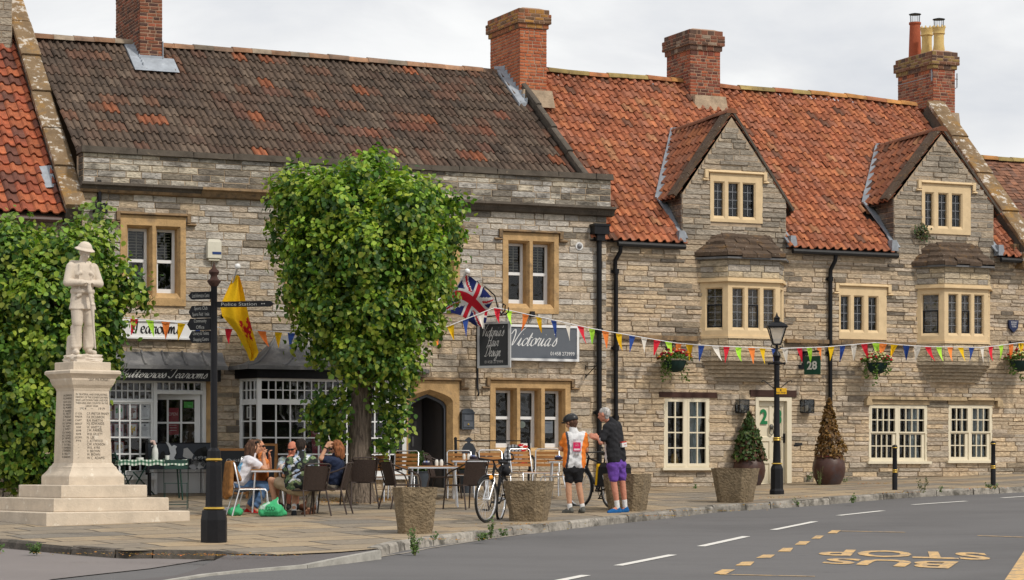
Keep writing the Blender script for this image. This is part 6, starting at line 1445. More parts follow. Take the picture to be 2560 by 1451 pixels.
def hand(mb,wrist,d,pn,side=1,curl=.5,s=1.0,r=1.0):
    """palm, four unequal bent fingers and a thumb; d = direction of the hand, pn = way the palm faces"""
    d=Vector(d).normalized();pn=Vector(pn);pn=(pn-d*pn.dot(d)).normalized();x=d.cross(pn).normalized()*side;w_=Vector(wrist)
    k=w_+d*.085*s
    for f in(-.028,0,.028):mb.cap(w_+x*f*.7*s,k+x*f*s,.017*s*r,.015*s*r,8)
    for i,ln in enumerate((.068,.078,.072,.055)):
        b=k+x*(.030-.020*i)*s;c1=curl*(.6+.1*i);d1=(d*math.cos(c1)+pn*math.sin(c1));m=b+d1*ln*.52*s;c2=curl*1.7;d2=(d*math.cos(c2)+pn*math.sin(c2));mb.cap(b,m,.0095*s*r,.0088*s*r,7);mb.cap(m,m+d2*ln*.5*s,.0088*s*r,.0075*s*r,7)
    t0=w_+x*.026*s+d*.025*s;t1=t0+(x*.75+d*.6+pn*.35).normalized()*.042*s;t2=t1+(d*.9+pn*.5+x*.1).normalized()*.034*s;mb.cap(t0,t1,.0125*s*r,.0105*s*r,7);mb.cap(t1,t2,.0105*s*r,.0085*s*r,7)
def head(mb,c,f,u=(0,0,1),s=1.0,ears=True):
    """skull, face, nose, brow, lips, chin and ears; f = way the face looks"""
    f=Vector(f).normalized();u=Vector(u);u=(u-f*u.dot(f)).normalized();r=f.cross(u);c=Vector(c)
    P=lambda a,b,d:c+(r*a+f*b+u*d)*s
    def el(p,ra,rb,rd):
        b0=len(mb.v);mb2=MB();mb2.ball((0,0,0),(ra*s,rb*s,rd*s),14,10);mb.add([p+r*v[0]+f*v[1]+u*v[2]for v in mb2.v],mb2.f)
    el(P(0,-.012,.022),.077,.096,.092);el(P(0,.018,-.03),.062,.072,.085);el(P(0,.048,-.088),.034,.036,.030)
    mb.cap(P(0,.086,.012),P(0,.108,-.030),.009*s,.016*s,7);mb.cap(P(-.035,.082,.024),P(.035,.082,.024),.012*s,.012*s,7)
    mb.cap(P(-.018,.084,-.062),P(.018,.084,-.062),.010*s,.010*s,6);el(P(-.04,.06,-.025),.022,.02,.024);el(P(.04,.06,-.025),.022,.02,.024)
    if ears:
        for q in(-1,1):el(P(q*.078,-.008,-.008),.012,.022,.034)
    return P
# ------------------------------------------------------------------ war memorial
fc=G(116,1316);YM=fc.y;S_=YM/FPX;RZM=R(37)
REL=R(27.5)
sd1=358*S_/math.cos(REL)*1.01
mc=fc+Vector((math.cos(RZM),math.sin(RZM),0))*sd1/2+Vector((-math.sin(RZM),math.cos(RZM),0))*sd1/2
t=empty('war_memorial',Vector((mc.x,mc.y,fc.z)),RZM,'pale stone war memorial with a soldier statue on a lettered pedestal and steps','war memorial');MEM=t
kM=mc.y/FPX
def mz(py,near=0):return EYE+(HY-py)*(YM+near)/FPX-fc.z
half=sd1/2
def block(a,z0,z1,nm,tp=None,bev=.012,mats='monument'):
    mb=MB();b=tp if tp is not None else a
    mb.lathe([(a*1.4142-bev,z0),(a*1.4142,z0+bev),(b*1.4142,z1-bev),(b*1.4142-bev*1.5,z1)],4,ph=R(45));return mb.build(nm,M_[mats],t)
def hw_(pxw,y):return pxw
s1h,s2h,s3h=half,half-.245,half-.50
block(s1h,-.12,mz(1282,0),'step');block(s2h,mz(1282,0),mz(1247,.2),'step');block(s3h,mz(1247,.2),mz(1214,.45),'step')
YP=mc.y-.42
def mp(py):return EYE+(HY-py)*YP/FPX-fc.z
pw=lambda w_:w_*YP/FPX/math.cos(REL)/2
def sq(prof,nm):
    mb=MB();mb.lathe([(a*1.4142,z)for a,z in prof],4,ph=R(45));return mb.build(nm,M_['monument'],t)
sq([(pw(136),mz(1214,.45)),(pw(136),mp(1192)),(pw(134),mp(1189)),(pw(118),mp(1178)),(pw(112),mp(1172)),(pw(110),mp(1168)),(pw(104),mp(1165)),(pw(97),mp(1158))],'base_moulding')
a0,a1=pw(95),pw(86);z0_,z1_=mp(1158),mp(976);sq([(a0,z0_),(a1,z1_)],'shaft')
sq([(pw(87),mp(976)),(pw(90),mp(970)),(pw(100),mp(962)),(pw(108),mp(950)),(pw(108),mp(946)),(pw(116),mp(940)),(pw(126),mp(934)),(pw(126),mp(928)),(pw(120),mp(925))],'cornice')
sq([(pw(92),mp(925)),(pw(92),mp(906)),(pw(90),mp(904))],'statue_plinth')
# lettering on the front and left faces of the shaft
sl_=(a0-a1)/(z1_-z0_)
def shaft_text(face,txt,cx,py,wfrac,h=.052,left=None):
    z=mp(py);a=a0-sl_*(z-z0_)+.0025;ln=2*a
    if face=='f':o=(cx*ln,-a,z);ex=(1,0,0)
    else:o=(-a,-cx*ln,z);ex=(0,-1,0)
    put_text(LM,txt,o,ex,(0,0,1),h,width=wfrac*ln)
LM=MB()
for i,(tx,w_)in enumerate((('IN GRATEFUL AND EVERLASTING',.88),('MEMORY OF THE SOMERTON MEN',.90),('WHO LAID DOWN THEIR LIVES FOR',.90),('THEIR KING AND COUNTRY IN THE',.90),('GREAT WAR',.34))):shaft_text('f',tx,0,986+i*7.2,w_,.032)
shaft_text('f','1914',-.24,1021.5,.17,.042);shaft_text('f','1919',.27,1021.5,.17,.042);shaft_text('f','-',0,1021.5,.06,.03)
LN=(('LT COL','C.F. PRETOR PINNEY',.62),('MAJOR','F.A. DICKINSON',.48),('CAPT.','B.H. MARTYN',.43),('SERGT','H.J. EDWARDS',.47),('GUNR','W. WHITTLE',.39),('BOMB','J.W. FARREL',.42),('BOMB','W.B. GILLETT',.42),('L/CORPL','N. LEE',.20),('PTE','C. ATTWOOD',.42),('"','C.W. ATKINSON',.48),('"','W.K. AYRE',.34),('"','V. BROWN',.34),('"','W. BROWN',.34),('"','W.C. ADAMS',.45))
for i,(rk,nm,w_)in enumerate(LN):
    py=1034+i*8.55;shaft_text('f',rk,-.36,py,.19 if len(rk)>4 else(.13 if len(rk)>1 else.025),.030 if len(rk)>1 else.02);shaft_text('f',nm,-.14+w_/2,py,w_,.042)
for i,nm in enumerate(('J.H. JOHNSON','W.J. LAWRENCE','S.A.M. LOCK','P.H. MUNDAY','H.J. MORRIS','P. NORRIS','P.J. NUTT','J. PEDDLE','W.C.E. SANDS','H.E. SEAMAN','W. SWEET','J. SWEET','C.H. TASWELL','H.G. TASWELL','J.H. TASWELL','H.A. TATTNELL','T. TATTNELL','F. TOWNSEND','J. TOWNSEND','R. TROTT','W. BARROWS')):shaft_text('l',nm,.14,989+i*7.7,.40+.016*(len(nm)-8),.034)
z=mp(955);LMc=pw(104)+.004
LM.build('incised_lettering',M_['letter'],t)
mb=MB();put_text(mb,'"LEST WE FORGET"',(pw(60)*.45,-pw(108)-.003,mp(948)),(1,0,0),(0,0,1),.040,width=.40);mb.build('motto_lettering',M_['letter'],t)
# rough rock under the soldier's feet
mb=MB();rs_=[]
for i in range(9):
    for j in range(30):
        f=i/8;an=j/30*6.283;r_=pw(83)*(1-.10*f-(.25 if i==8 else 0));sqr=r_/max(abs(math.cos(an)),abs(math.sin(an)))**.75;n_=mnoise.noise(Vector((math.cos(an)*3,math.sin(an)*3,f*4)))*.05
        mb.v.append((math.cos(an)*(sqr+n_)*.92,math.sin(an)*(sqr+n_)*.92,mp(906)+(mp(884)-mp(906))*f+n_*.3))
for i in range(8):
    for j in range(30):mb.f.append([i*30+j,i*30+(j+1)%30,(i+1)*30+(j+1)%30,(i+1)*30+j]);mb.m.append(0);mb.c.append(None)
mb.f.append([8*30+j for j in range(30)]);mb.m.append(0);mb.c.append(None);mb.build('rock_base',M_['statue'],t,smooth=25)
# soldier, head bowed, hands resting on a reversed rifle; statue frame: x along the front face, -y to the front
zf=mp(885);H_=mp(597)-zf;k=H_/1.86
V=lambda x,y,z:Vector((x*k,y*k,zf+z*k))
sb=MB()
for s in(-1,1):
    sb.cap(V(s*.09,.02,.90),V(s*.10,-.02,.52),.115*k,.092*k,14);sb.cap(V(s*.10,-.02,.52),V(s*.105,.03,.10),.080*k,.064*k,14);sb.cap(V(s*.105,.035,.40),V(s*.105,.035,.30),.080*k,.074*k,12)
    sb.cap(V(s*.12,.05,.05),V(s*.15,-.13,.035),.052*k,.042*k,12)
    for q in range(7):zz=.14+q*.05;sb.cap(V(s*.105-.03,.02,zz),V(s*.105+.03,.02,zz+.01),.068*k,.068*k,12)
    sb.cap(V(s*.195,.02,1.43),V(s*.285,-.03,1.17),.082*k,.066*k,14);sb.cap(V(s*.285,-.03,1.17),V(s*.075,-.20,1.165),.066*k,.046*k,14);sb.cap(V(s*.10,-.18,1.165),V(s*.09,-.185,1.165),.056*k,.056*k,12)
    hand(sb,V(s*.07,-.205,1.175),(-s*.9,-.2,.12),(0,.2,-1),s,.5,k*1.05,1.15)
    for q,zz in((.0,1.33),(.0,.98)):sb.cap(V(s*.06+s*.03,-.115,zz),V(s*.13,-.10,zz-.03),.035*k,.03*k,8)
    sb.cap(V(s*.10,-.10,1.47),V(s*.11,-.13,1.03),.016*k,.016*k,6)
tors=[(.86,.205,.125),(.95,.195,.125),(1.04,.182,.12),(1.2,.20,.13),(1.36,.215,.132),(1.45,.19,.115),(1.52,.09,.085)]
vs=[];nT=20
for z,rx,ry in[(.74,.235,.145)]+tors:
    for j in range(nT):an=j/nT*6.283;vs.append(V(rx*math.cos(an),.01+ry*math.sin(an),z))
sb.add(vs,[(i*nT+j,i*nT+(j+1)%nT,(i+1)*nT+(j+1)%nT,(i+1)*nT+j)for i in range(len(tors))for j in range(nT)]+[tuple(reversed(range(nT))),tuple(len(tors)*nT+j for j in range(nT))])
sb.lathe([(.19*k,0),(.20*k,.02*k),(.20*k,.05*k),(.19*k,.07*k)],20,V(0,.01,1.0));sb.M=None
sb.cap(V(0,0,1.5),V(0,-.035,1.60),.066*k,.058*k,12);sb.cap(V(-.12,.12,1.36),V(.12,.12,1.36),.085*k,.085*k,12);sb.cap(V(-.15,.10,1.5),V(.15,.1,1.5),.05*k,.05*k,10)
head(sb,V(.01,-.065,1.665),(.22,-.86,-.42),(0,-.3,1),k*1.05)
sb.lathe([(.165*k,.0),(.170*k,.012*k),(.12*k,.045*k),(.108*k,.08*k),(.085*k,.115*k),(.045*k,.14*k),(0.001,.146*k)],22,(0,0,0));nv=22*7
Mh=Matrix.Translation(V(.01,-.055,1.705))@Matrix.Rotation(R(16),4,'X')@Matrix.Rotation(R(5),4,'Y');sb.v[-nv:]=[tuple(Mh@Vector(p))for p in sb.v[-nv:]]
# tree stump behind the boots
sb.cap(V(-.12,.16,.02),V(-.14,.15,.26),.10*k,.07*k,10)
st_=blob('statue',sb,M_['statue'],t,.0105,1,relax=.4)
rb=MB();rb.cap(V(.0,-.245,1.16),V(.02,-.25,1.02),.028*k,.045*k,8);rb.cap(V(.0,-.245,1.16),V(.045,-.25,.86),.036*k,.030*k,8);rb.cap(V(.045,-.25,.88),V(.12,-.235,.10),.027*k,.016*k,8);rb.cap(V(.06,-.25,.78),V(.075,-.245,.62),.034*k,.028*k,8);rb.cap(V(.08,-.25,.55),V(.1,-.24,.3),.012*k,.01*k,6)
rb.bx(*[c for c in(V(.03,0,0).x,V(.10,0,0).x)],-.29*k,-.22*k,zf+.80*k,zf+.83*k)
blob('rifle',rb,M_['statue'],st_,.010,1)
st_.rotation_euler=(0,0,R(-4))
# ------------------------------------------------------------------ trees and plants
nrg=np.random.default_rng(11)
LEAF=np.array([(0,0,0),(.40,.22,.05),(.36,.62,.03),(0,1,-.08),(-.36,.62,.03),(-.40,.22,.05)],np.float64);LEAF[:,1]-=.1
def leaves(name,pts,nrm,size,cols,parent,mat='leaf',droop=.75,stuff=False):
    """one folded leaf at each point, tips hanging, faces turned mostly along nrm"""
    n=len(pts);nr=nrm+nrg.normal(0,.55,(n,3));nr/=np.linalg.norm(nr,axis=1)[:,None]+1e-9
    dn=np.tile(np.array([0,0,-1.0]),(n,1))*droop+nrg.normal(0,.55,(n,3))+nrm*.25
    dn-=nr*np.sum(dn*nr,1)[:,None];dn/=np.linalg.norm(dn,axis=1)[:,None]+1e-9
    sx=np.cross(dn,nr);sz=size*nrg.uniform(.6,1.25,n)
    v=pts[:,None,:]+sz[:,None,None]*(LEAF[None,:,0:1]*sx[:,None,:]+LEAF[None,:,1:2]*dn[:,None,:]+LEAF[None,:,2:3]*nr[:,None,:])
    me=bpy.data.meshes.new(name);me.vertices.add(n*6);me.vertices.foreach_set('co',v.reshape(-1).astype(np.float32))
    base=np.arange(n)[:,None]*6;idx=np.concatenate([base+np.array([[0,1,2,3]]),base+np.array([[0,3,4,5]])],1).reshape(-1)
    me.loops.add(n*8);me.loops.foreach_set('vertex_index',idx.astype(np.int32));me.polygons.add(n*2);me.polygons.foreach_set('loop_start',np.arange(n*2,dtype=np.int32)*4)
    me.materials.append(M_[mat]);at_=me.attributes.new('Col','FLOAT_COLOR','FACE');c=np.ones((n*2,4),np.float32);c[:,:3]=np.repeat(cols,2,0);at_.data.foreach_set('color',c.ravel())
    me.update(calc_edges=True);me.validate();o=bpy.data.objects.new(name,me);COL.objects.link(o);o.parent=parent;return o
def sprays(n,fn,per,spread,hang):
    """clusters: each a short drooping spray of leaves sharing a tone"""
    P,Nn,C=[],[],[]
    for _ in range(n):
        p,d,tone=fn();k=int(per*rnd.uniform(.6,1.4));t=nrg.uniform(0,1,k)[:,None]
        ax=np.array(d)*.5+np.array([0,0,-1.0])*.6+nrg.normal(0,.35,3);ax/=np.linalg.norm(ax)
        q=np.array(p)[None]+ax[None]*t*hang+nrg.normal(0,spread,(k,3));P.append(q);Nn.append(np.tile(np.array(d)+np.array([0,0,.35]),(k,1)))
        young=(t[:,0]>.62)*nrg.uniform(0,1,k);base=np.array(tone)[None]*nrg.uniform(.7,1.3,(k,1));yc=np.array([.34,.36,.045])[None]
        C.append(base*(1-.55*young[:,None])+yc*.55*young[:,None])
    return np.concatenate(P),np.concatenate(Nn),np.concatenate(C)
TONES=[(.034,.085,.014),(.048,.12,.017),(.075,.165,.022),(.04,.095,.02),(.11,.20,.028),(.024,.062,.012)]
def trunk_mesh(pts,rs,seed=0,n=22):
    mb=MB();mb.tube(pts,rs,n)
    k=len(pts)
    for i in range(k*n):
        p=Vector(mb.v[i]);c=Vector(pts[i//n]);d=p-c;a=math.atan2(d.y,d.x);f=1+.10*mnoise.noise(Vector((math.cos(a)*3.5+seed,math.sin(a)*3.5,p.z*.9)));mb.v[i]=tuple(c+d*f)
    return mb
# the pollarded lime in front of the tea rooms
g=G(900,1256);t=empty('lime_tree',g,0,'pollarded lime tree with a dense bright green crown and ridged trunk before the tea rooms','tree');S_=g.y/FPX
def tz(py):return EYE+(HY-py)*S_-g.z
def tx(px):return(px-CX)*S_-g.x
mb=trunk_mesh([(0,0,-.05),(.0,0,.12),(-.01,0,.4),(0,0,1.2),(.04,.02,2.2),(.05,0,3.2),(.1,0,4.3)],[.34,.27,.225,.20,.19,.20,.10]);mb.build('trunk',M_['bark'],t,smooth=80)
for i,(a,z0,dx,dy,dz)in enumerate(((0,2.7,-1.0,.2,1.5),(0,2.9,1.1,-.1,1.6),(0,3.1,.2,.9,1.9),(0,3.0,.1,-.9,1.7),(0,3.6,-.5,-.3,2.0))):
    mb=MB();mb.tube([(.05,0,z0),(.05+dx*.5,dy*.5,z0+dz*.4),(.05+dx,dy,z0+dz)],[.09,.07,.03],8);mb.build('limb',M_['bark'],t,smooth=80)
def lobes(bl,S,fx,fz):
    out=[(Vector((fx(b[0]),b[4]if len(b)>4 else 0,fz(b[1]))),b[2]*S,b[3]*S)for b in bl];wts=[o[1]*(o[1]+o[2])for o in out]
    def fn():
        while True:
            c,rx,rz=rnd.choices(out,wts)[0];z=rnd.uniform(-1,1);a=rnd.uniform(0,6.283);q=math.sqrt(1-z*z);d=Vector((q*math.cos(a),q*math.sin(a),z));k=(1-.38*rnd.random()**2)*(1+.16*mnoise.noise(d*3+c*2));p=c+Vector((d.x*rx,d.y*rx,d.z*rz))*k
            if z<-.55 and rnd.random()<.6:continue
            if any(c2 is not c and((p.x-c2.x)/r2)**2+((p.y-c2.y)/r2)**2+((p.z-c2.z)/z2)**2<.72 for c2,r2,z2 in out):continue
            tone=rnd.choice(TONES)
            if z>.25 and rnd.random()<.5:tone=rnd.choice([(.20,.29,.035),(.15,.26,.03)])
            return p,d,tone
    return fn
fn=lobes([(762,500,72,78,-.2),(925,448,66,66,0),(1070,516,72,64,.1),(850,520,75,80,-.7),(1000,530,80,80,-.75),(870,500,70,80,.7),(1010,520,80,80,.7),(932,392,20,28,0),(735,590,52,72,0),(1098,590,46,66,0),(800,640,72,92,-.65),(930,640,82,90,-1.05),(1035,650,66,88,-.6),(820,660,80,90,.5),(1030,650,80,90,.6),(765,720,46,76,-.1),(1078,715,36,70,0),(850,770,66,84,-.75),(960,775,72,84,-.85),(1040,800,46,76,-.2),(800,830,44,70,-.2),(900,880,66,72,-.7),(985,895,56,66,-.4),(930,800,90,120,.5),(1150,505,12,9,0),(690,560,14,20,-.2)],S_,tx,tz);P,Nn,C=sprays(2900,fn,14,.075,.27)
def low():
    q=rnd.choice([(790,1015,.3),(800,1040,.25),(825,1060,.2),(845,1085,.2),(815,1000,.3),(860,1020,.35),(980,1010,.25),(995,1040,.2),(965,1060,.25),(985,1075,.2),(955,1100,.2),(1000,985,.25),(850,990,-.1),(940,985,-.1)])
    return Vector((tx(q[0]+rnd.uniform(-22,22)),q[2]*rnd.uniform(-1,1),tz(q[1]+rnd.uniform(-26,26)))),Vector((-.5 if q[0]<900 else.5,-.8,.2)),rnd.choice(TONES)
P2,N2,C2_=sprays(125,low,13,.07,.25)
leaves('crown',np.concatenate([P,P2]),np.concatenate([Nn,N2]),.102,np.concatenate([C,C2_])*np.array([[1.42,1.38,1.25]]),t)
# scattered shoots low on the trunk
# the other lime behind the memorial
g2=at(140,1215,42.6);g2.z=ground(g2.x,g2.y);t2=empty('lime_tree',g2,0,'leafy lime tree hugging the pantiled house behind the war memorial','tree');S2=g2.y/FPX
def tz2(py):return EYE+(HY-py)*S2-g2.z
def tx2(px):return(px-CX)*S2-g2.x
mb=trunk_mesh([(.6,0,-.05),(.6,0,.3),(.5,0,1.2),(.3,0,2.6),(.1,0,4)],[.30,.24,.2,.17,.09],4);mb.build('trunk',M_['bark'],t2,smooth=80)
fn2=lobes([(50,640,80,62,-.4),(185,650,82,70,-.3),(275,700,48,60,0),(10,740,92,92,-.5),(140,760,92,92,-.9),(256,800,50,80,-.3),(50,880,100,100,-.8),(180,890,92,100,-.95),(246,905,36,66,-.3),(-10,1000,90,100,-.5),(100,1030,100,100,-1.0),(196,1020,52,88,-.5),(50,1130,100,66,-.8),(150,1130,80,66,-.8),(250,585,24,40,0),(222,605,36,46,-.2),(28,585,44,30,0),(345,725,22,26,0),(120,700,120,110,.6),(100,900,140,140,.5)],S2,tx2,tz2);P,Nn,C=sprays(3100,fn2,14,.08,.28)
Ps,Ns,Cs=sprays(26,lambda:(Vector((tx2(rnd.choice([20,40,215,235,250,262,235]))+rnd.uniform(-.08,.08),rnd.uniform(-.5,.3),tz2(rnd.uniform(515,590)))),Vector((0,-1,.6)),(.11,.18,.03)),7,.05,.25)
leaves('crown',np.concatenate([P,Ps]),np.concatenate([Nn,Ns]),.105,np.concatenate([C,Cs])*np.array([[1.22,1.2,1.12]]),t2)
for i,(dx,dy,z1)in enumerate(((-1.0,.2,3.6),(.9,-.3,3.9),(-.2,-.6,4.2))):
    mb=MB();mb.tube([(.45,0,1.6),(.3+dx*.5,dy*.5,2.7),(.2+dx,dy,z1)],[.09,.07,.02],8);mb.build('limb',M_['bark'],t2,smooth=80)
# ------------------------------------------------------------------ potted shrubs
def cone_shrub(t,z0,h,r,cols,size,n,lump=.12,seed=0,pinch=None):
    pts,nr,cc=[],[],[]
    for _ in range(n):
        f=rnd.random()**1.25;a=rnd.uniform(0,6.283);rr=r*(1-f)**.75*(1+lump*mnoise.noise(Vector((math.cos(a)*2+seed,math.sin(a)*2,f*5))))if pinch is None else r*pinch(f,a)
        rr*=1-.35*rnd.random()**2;pts.append((rr*math.cos(a),rr*math.sin(a),z0+h*f+rnd.uniform(-.03,.03)));nr.append((math.cos(a),math.sin(a),.5));c=rnd.choice(cols);k=rnd.uniform(.7,1.35);cc.append([x*k for x in c])
    return leaves('foliage',np.array(pts),np.array(nr),size,np.array(cc),t,droop=-.5)
def urn(px,pyb,pyt,wmax,label):
    g=G(px,pyb);g.y+=.25;S_=(g.y-.25)/FPX;t=empty('potted_shrub',g,0,label,'potted shrub','shrubs in maroon pots by the front door');h=(pyb-pyt)*S_;r=wmax*S_/2;mb=MB()
    mb.lathe([(r*.62,-.02),(r*.70,.02),(r*.93,h*.3),(r,h*.55),(r*.95,h*.78),(r*.80,h*.93),(r*.83,h*.96),(r*.83,h),(r*.74,h),(r*.7,h*.9)],28);p=mb.build('pot',M_['glaze'],t,smooth=50)
    mb=MB();mb.lathe([(r*.80,h*.955),(r*.86,h*.975),(r*.80,h+.005)],28);mb.build('pot_rim',flatm('oxblood_glaze',(.13,.03,.025),.35),p,smooth=60)
    mb=MB();mb.add([(r*.74*math.cos(a/16*6.283),r*.74*math.sin(a/16*6.283),h*.92)for a in range(16)],[tuple(range(16))]);mb.build('soil',M_['dry_soil'],p)
    return t,h,r,S_
t,h,r,s=urn(1876,1215,1144,82,'green cone shaped bay shrub in a maroon pot left of the front door');cone_shrub(t,h*.9,(1150-1036)*s,45*s*1.0,[(.045,.085,.02),(.06,.11,.03),(.03,.06,.018),(.085,.11,.03),(.11,.055,.03)],.075,1700,seed=1)
mb=MB();mb.tube([(0,0,h*.8),(0,0,h+.5)],[.025,.012],6);mb.build('stem',M_['bark'],t)
t,h,r,s=urn(2076,1213,1140,84,'dead brown shrub in a ribbed maroon pot right of the front door')
def pin(f,a):
    if f<.12:return.85
    if f<.42:return(.98-(f-.12)*1.2)*(1+.12*math.cos(a))
    if f<.68:return.64-(f-.42)*1.2
    return max(.05,.34*(1-f)/.32+.05)
cone_shrub(t,h*.9,(1150-1005)*s,42*s,[(.17,.085,.025),(.22,.12,.035),(.12,.06,.022),(.09,.055,.025),(.26,.15,.05)],.075,1600,pinch=pin);mb=MB();mb.tube([(0,0,h*.8),(0,0,h+.9)],[.025,.008],6);mb.build('stem',M_['bark'],t)
def boxball(px,pyb,y_off,rball,zc,label,potw):
    g=G(px,pyb);g.y+=y_off;S_=g.y/FPX;t=empty('box_ball',g,0,label,'potted shrub','clipped box balls by the arched doorway');mb=MB();a=potw
    mb.lathe([(a*.8,-.02),(a,zc-rball*.72),(a*1.06,zc-rball*.72),(a*1.06,zc-rball*.64),(a*.9,zc-rball*.64),(a*.85,zc-rball*.75)],20);mb.build('pot',M_['slate'],t,smooth=30)
    pts=nrg.normal(0,1,(1500,3));pts/=np.linalg.norm(pts,axis=1)[:,None];c=np.array([(.045,.085,.018)])*nrg.uniform(.55,1.6,(1500,1));leaves('foliage',pts*rball*nrg.uniform(.82,1.03,(1500,1))+np.array([[0,0,zc]]),pts,.045,c,t,droop=-.3)
    mb=MB();mb.tube([(0,0,zc-rball),(0,0,zc)],.02,6);mb.build('stem',M_['bark'],t)
boxball(1046,1238,.1,.235,.60,'round clipped box ball in a grey pot left of the arched doorway',.21);boxball(1166,1236,.45,.18,.58,'small clipped box ball behind the black metal bench',.16)
# ------------------------------------------------------------------ weeds and litter
WG_=[(.07,.13,.03),(.10,.16,.04),(.05,.10,.025)]
def weed(px,py,h,w_,label,cols=WG_,n=60,stem=False,dy=0.0,dz=0.0,name='weed',size=.034):
    g=G(px,py);g.z+=dz;g.y+=dy;t=empty(name,g,0,label,'weed','weeds growing from the kerb and walls');pts,nr,cc=[],[],[];mb=MB()
    for s_ in range(max(5,n//10)):
        a=rnd.uniform(0,6.283);b=Vector((math.cos(a)*w_*.2*rnd.random(),math.sin(a)*w_*.2*rnd.random(),-.02));e=Vector((math.cos(a)*w_*rnd.uniform(.3,1),math.sin(a)*w_*rnd.uniform(.3,1)*.6,h*rnd.uniform(.5,1)));mb.tube([b,b.lerp(e,.5)+Vector((0,0,h*.1)),e],[.006,.004,.002],4)
        for k in range(max(4,n//8)):f=rnd.uniform(.15,1);p=b.lerp(e,f);pts.append(p+Vector((rnd.gauss(0,.018),rnd.gauss(0,.018),rnd.gauss(0,.015))));nr.append((0,-.6,.8));c=rnd.choice(cols);q=rnd.uniform(.7,1.4);cc.append([x*q for x in c])
    mb.build('stem',flatm('weed_stem',(.12,.13,.05),.8),t);leaves('foliage',np.array([tuple(p)for p in pts]),np.array(nr),size,np.array(cc),t,droop=-.2)
weed(93,1368,.12,.13,'low leafy weed in the dark kerb below the war memorial',n=110,dz=-.06,dy=-.12);weed(2,1362,.08,.08,'small green weed in the kerb at the left edge of the picture',n=50,dz=-.08,dy=-.1)
weed(1038,1366,.36,.10,'tall weed growing at the kerb in front of the nearest planter',n=130,dz=-.1,dy=-.12);weed(1087,1346,.08,.07,'small tuft of grass on the kerb right of the nearest planter',n=40);weed(1228,1334,.3,.08,'tall thin weed at the kerb under the bicycle wheel',n=80,dz=-.05,dy=-.08);weed(1208,1338,.08,.12,'spreading weed along the kerb left of the bicycle planter',n=100,dz=-.05,dy=-.08);weed(1258,1328,.09,.12,'low weed on the kerb below the bicycle planter',n=60,dz=-.05,dy=-.08)
weed(1992,1256,.12,.1,'small round weed at the kerb right of the street lamp',n=50,dz=-.04,dy=-.1);weed(2130,1248,.14,.09,'bright green weed at the kerb left of the first bollard',n=70,dz=-.04,dy=-.1);weed(2306,1230,.32,.16,'dry straggling weed on the kerb between the bollards',[(.10,.09,.04),(.08,.09,.035)],n=70);weed(2350,1228,.14,.07,'small weed right of the dry straggling weed',n=40);weed(2478,1220,.10,.16,'green weeds round the foot of the farther bollard',n=70)
weed(1713,1217,.17,.1,'weed at the foot of the wall under the casement window',n=60);weed(1738,1222,.10,.07,'smaller weed near the casement window and planter',n=40);weed(2012,1206,.26,.30,'long grassy weeds along the wall foot beside the door',n=110);weed(2050,1214,.45,.10,'tall thin weed in front of the dead shrub pot',n=50);weed(2322,1186,.2,.12,'weed at the wall foot between the two sash windows',n=60);weed(2112,1206,.12,.09,'small weed right of the ribbed maroon pot',n=40)
t=wallthing('weed',2304,580,-.04,'fern like tuft growing in the wall beside the right dormer window','weed','weeds growing from the kerb and walls');pts=[(rnd.gauss(-.02,.09),-.04-abs(rnd.gauss(0,.03)),rnd.gauss(0,.09))for _ in range(120)];leaves('foliage',np.array(pts),np.tile(np.array([[0,-1,.4]]),(120,1)),.07,np.array([[x*rnd.uniform(.7,1.3)for x in rnd.choice([(.05,.08,.025),(.10,.09,.04)])]for _ in pts]),t);mb=MB();mb.tube([(0,0,0),(0,-.05,.02)],.01,5);mb.build('stem',M_['weed_stem'],t)
def litter(name,cx,cy,rx,ry,n,cols):
    pts,nr,cc=[],[],[]
    for _ in range(n):
        x,y=cx+rnd.gauss(0,rx),cy+rnd.gauss(0,ry);pts.append((x,y,ground(x,y)+.012));nr.append((0,0,1));c=rnd.choice(cols);k=rnd.uniform(.7,1.3);cc.append([v*k for v in c])
    o=leaves(name,np.array(pts),np.array(nr)*3,.03,np.array(cc),None,droop=.0);o['kind']='stuff';return o
OC=[(.42,.20,.04),(.36,.16,.03),(.50,.27,.07)]
pts=[]
lit=[(G(880,1252),.5,.35,700),(G(960,1250),.35,.2,300),(G(1000,1246),.3,.2,120)]
allp=[]
for c,rx,ry,n in lit:allp+=[(c.x+rnd.gauss(0,rx),c.y+rnd.gauss(0,ry))for _ in range(n)]
for(px,py,n,sx)in((250,1386,60,.5),(470,1389,90,.5),(590,1390,90,.4),(1110,1350,40,.3),(1300,1326,30,.4),(1650,1291,60,.25),(1740,1278,60,.4),(1900,1264,30,.4),(2240,1233,80,.3),(2440,1222,50,.4),(2200,1210,60,.3),(1320,1312,50,.3),(1960,1245,40,.3)):
    c=G(px,py);allp+=[(c.x+rnd.gauss(0,sx),c.y+rnd.gauss(0,.08))for _ in range(n)]
A_=np.array([(x,y,ground(x,y)+.012)for x,y in allp]);road_=np.array([0]*len(allp));cc=np.array([[v*rnd.uniform(.7,1.3)for v in rnd.choice(OC)]for _ in allp])
o=leaves('leaf_litter',A_,np.tile(np.array([[0,0,3.0]]),(len(allp),1)),.035,cc,None,droop=0);o['kind']='stuff'
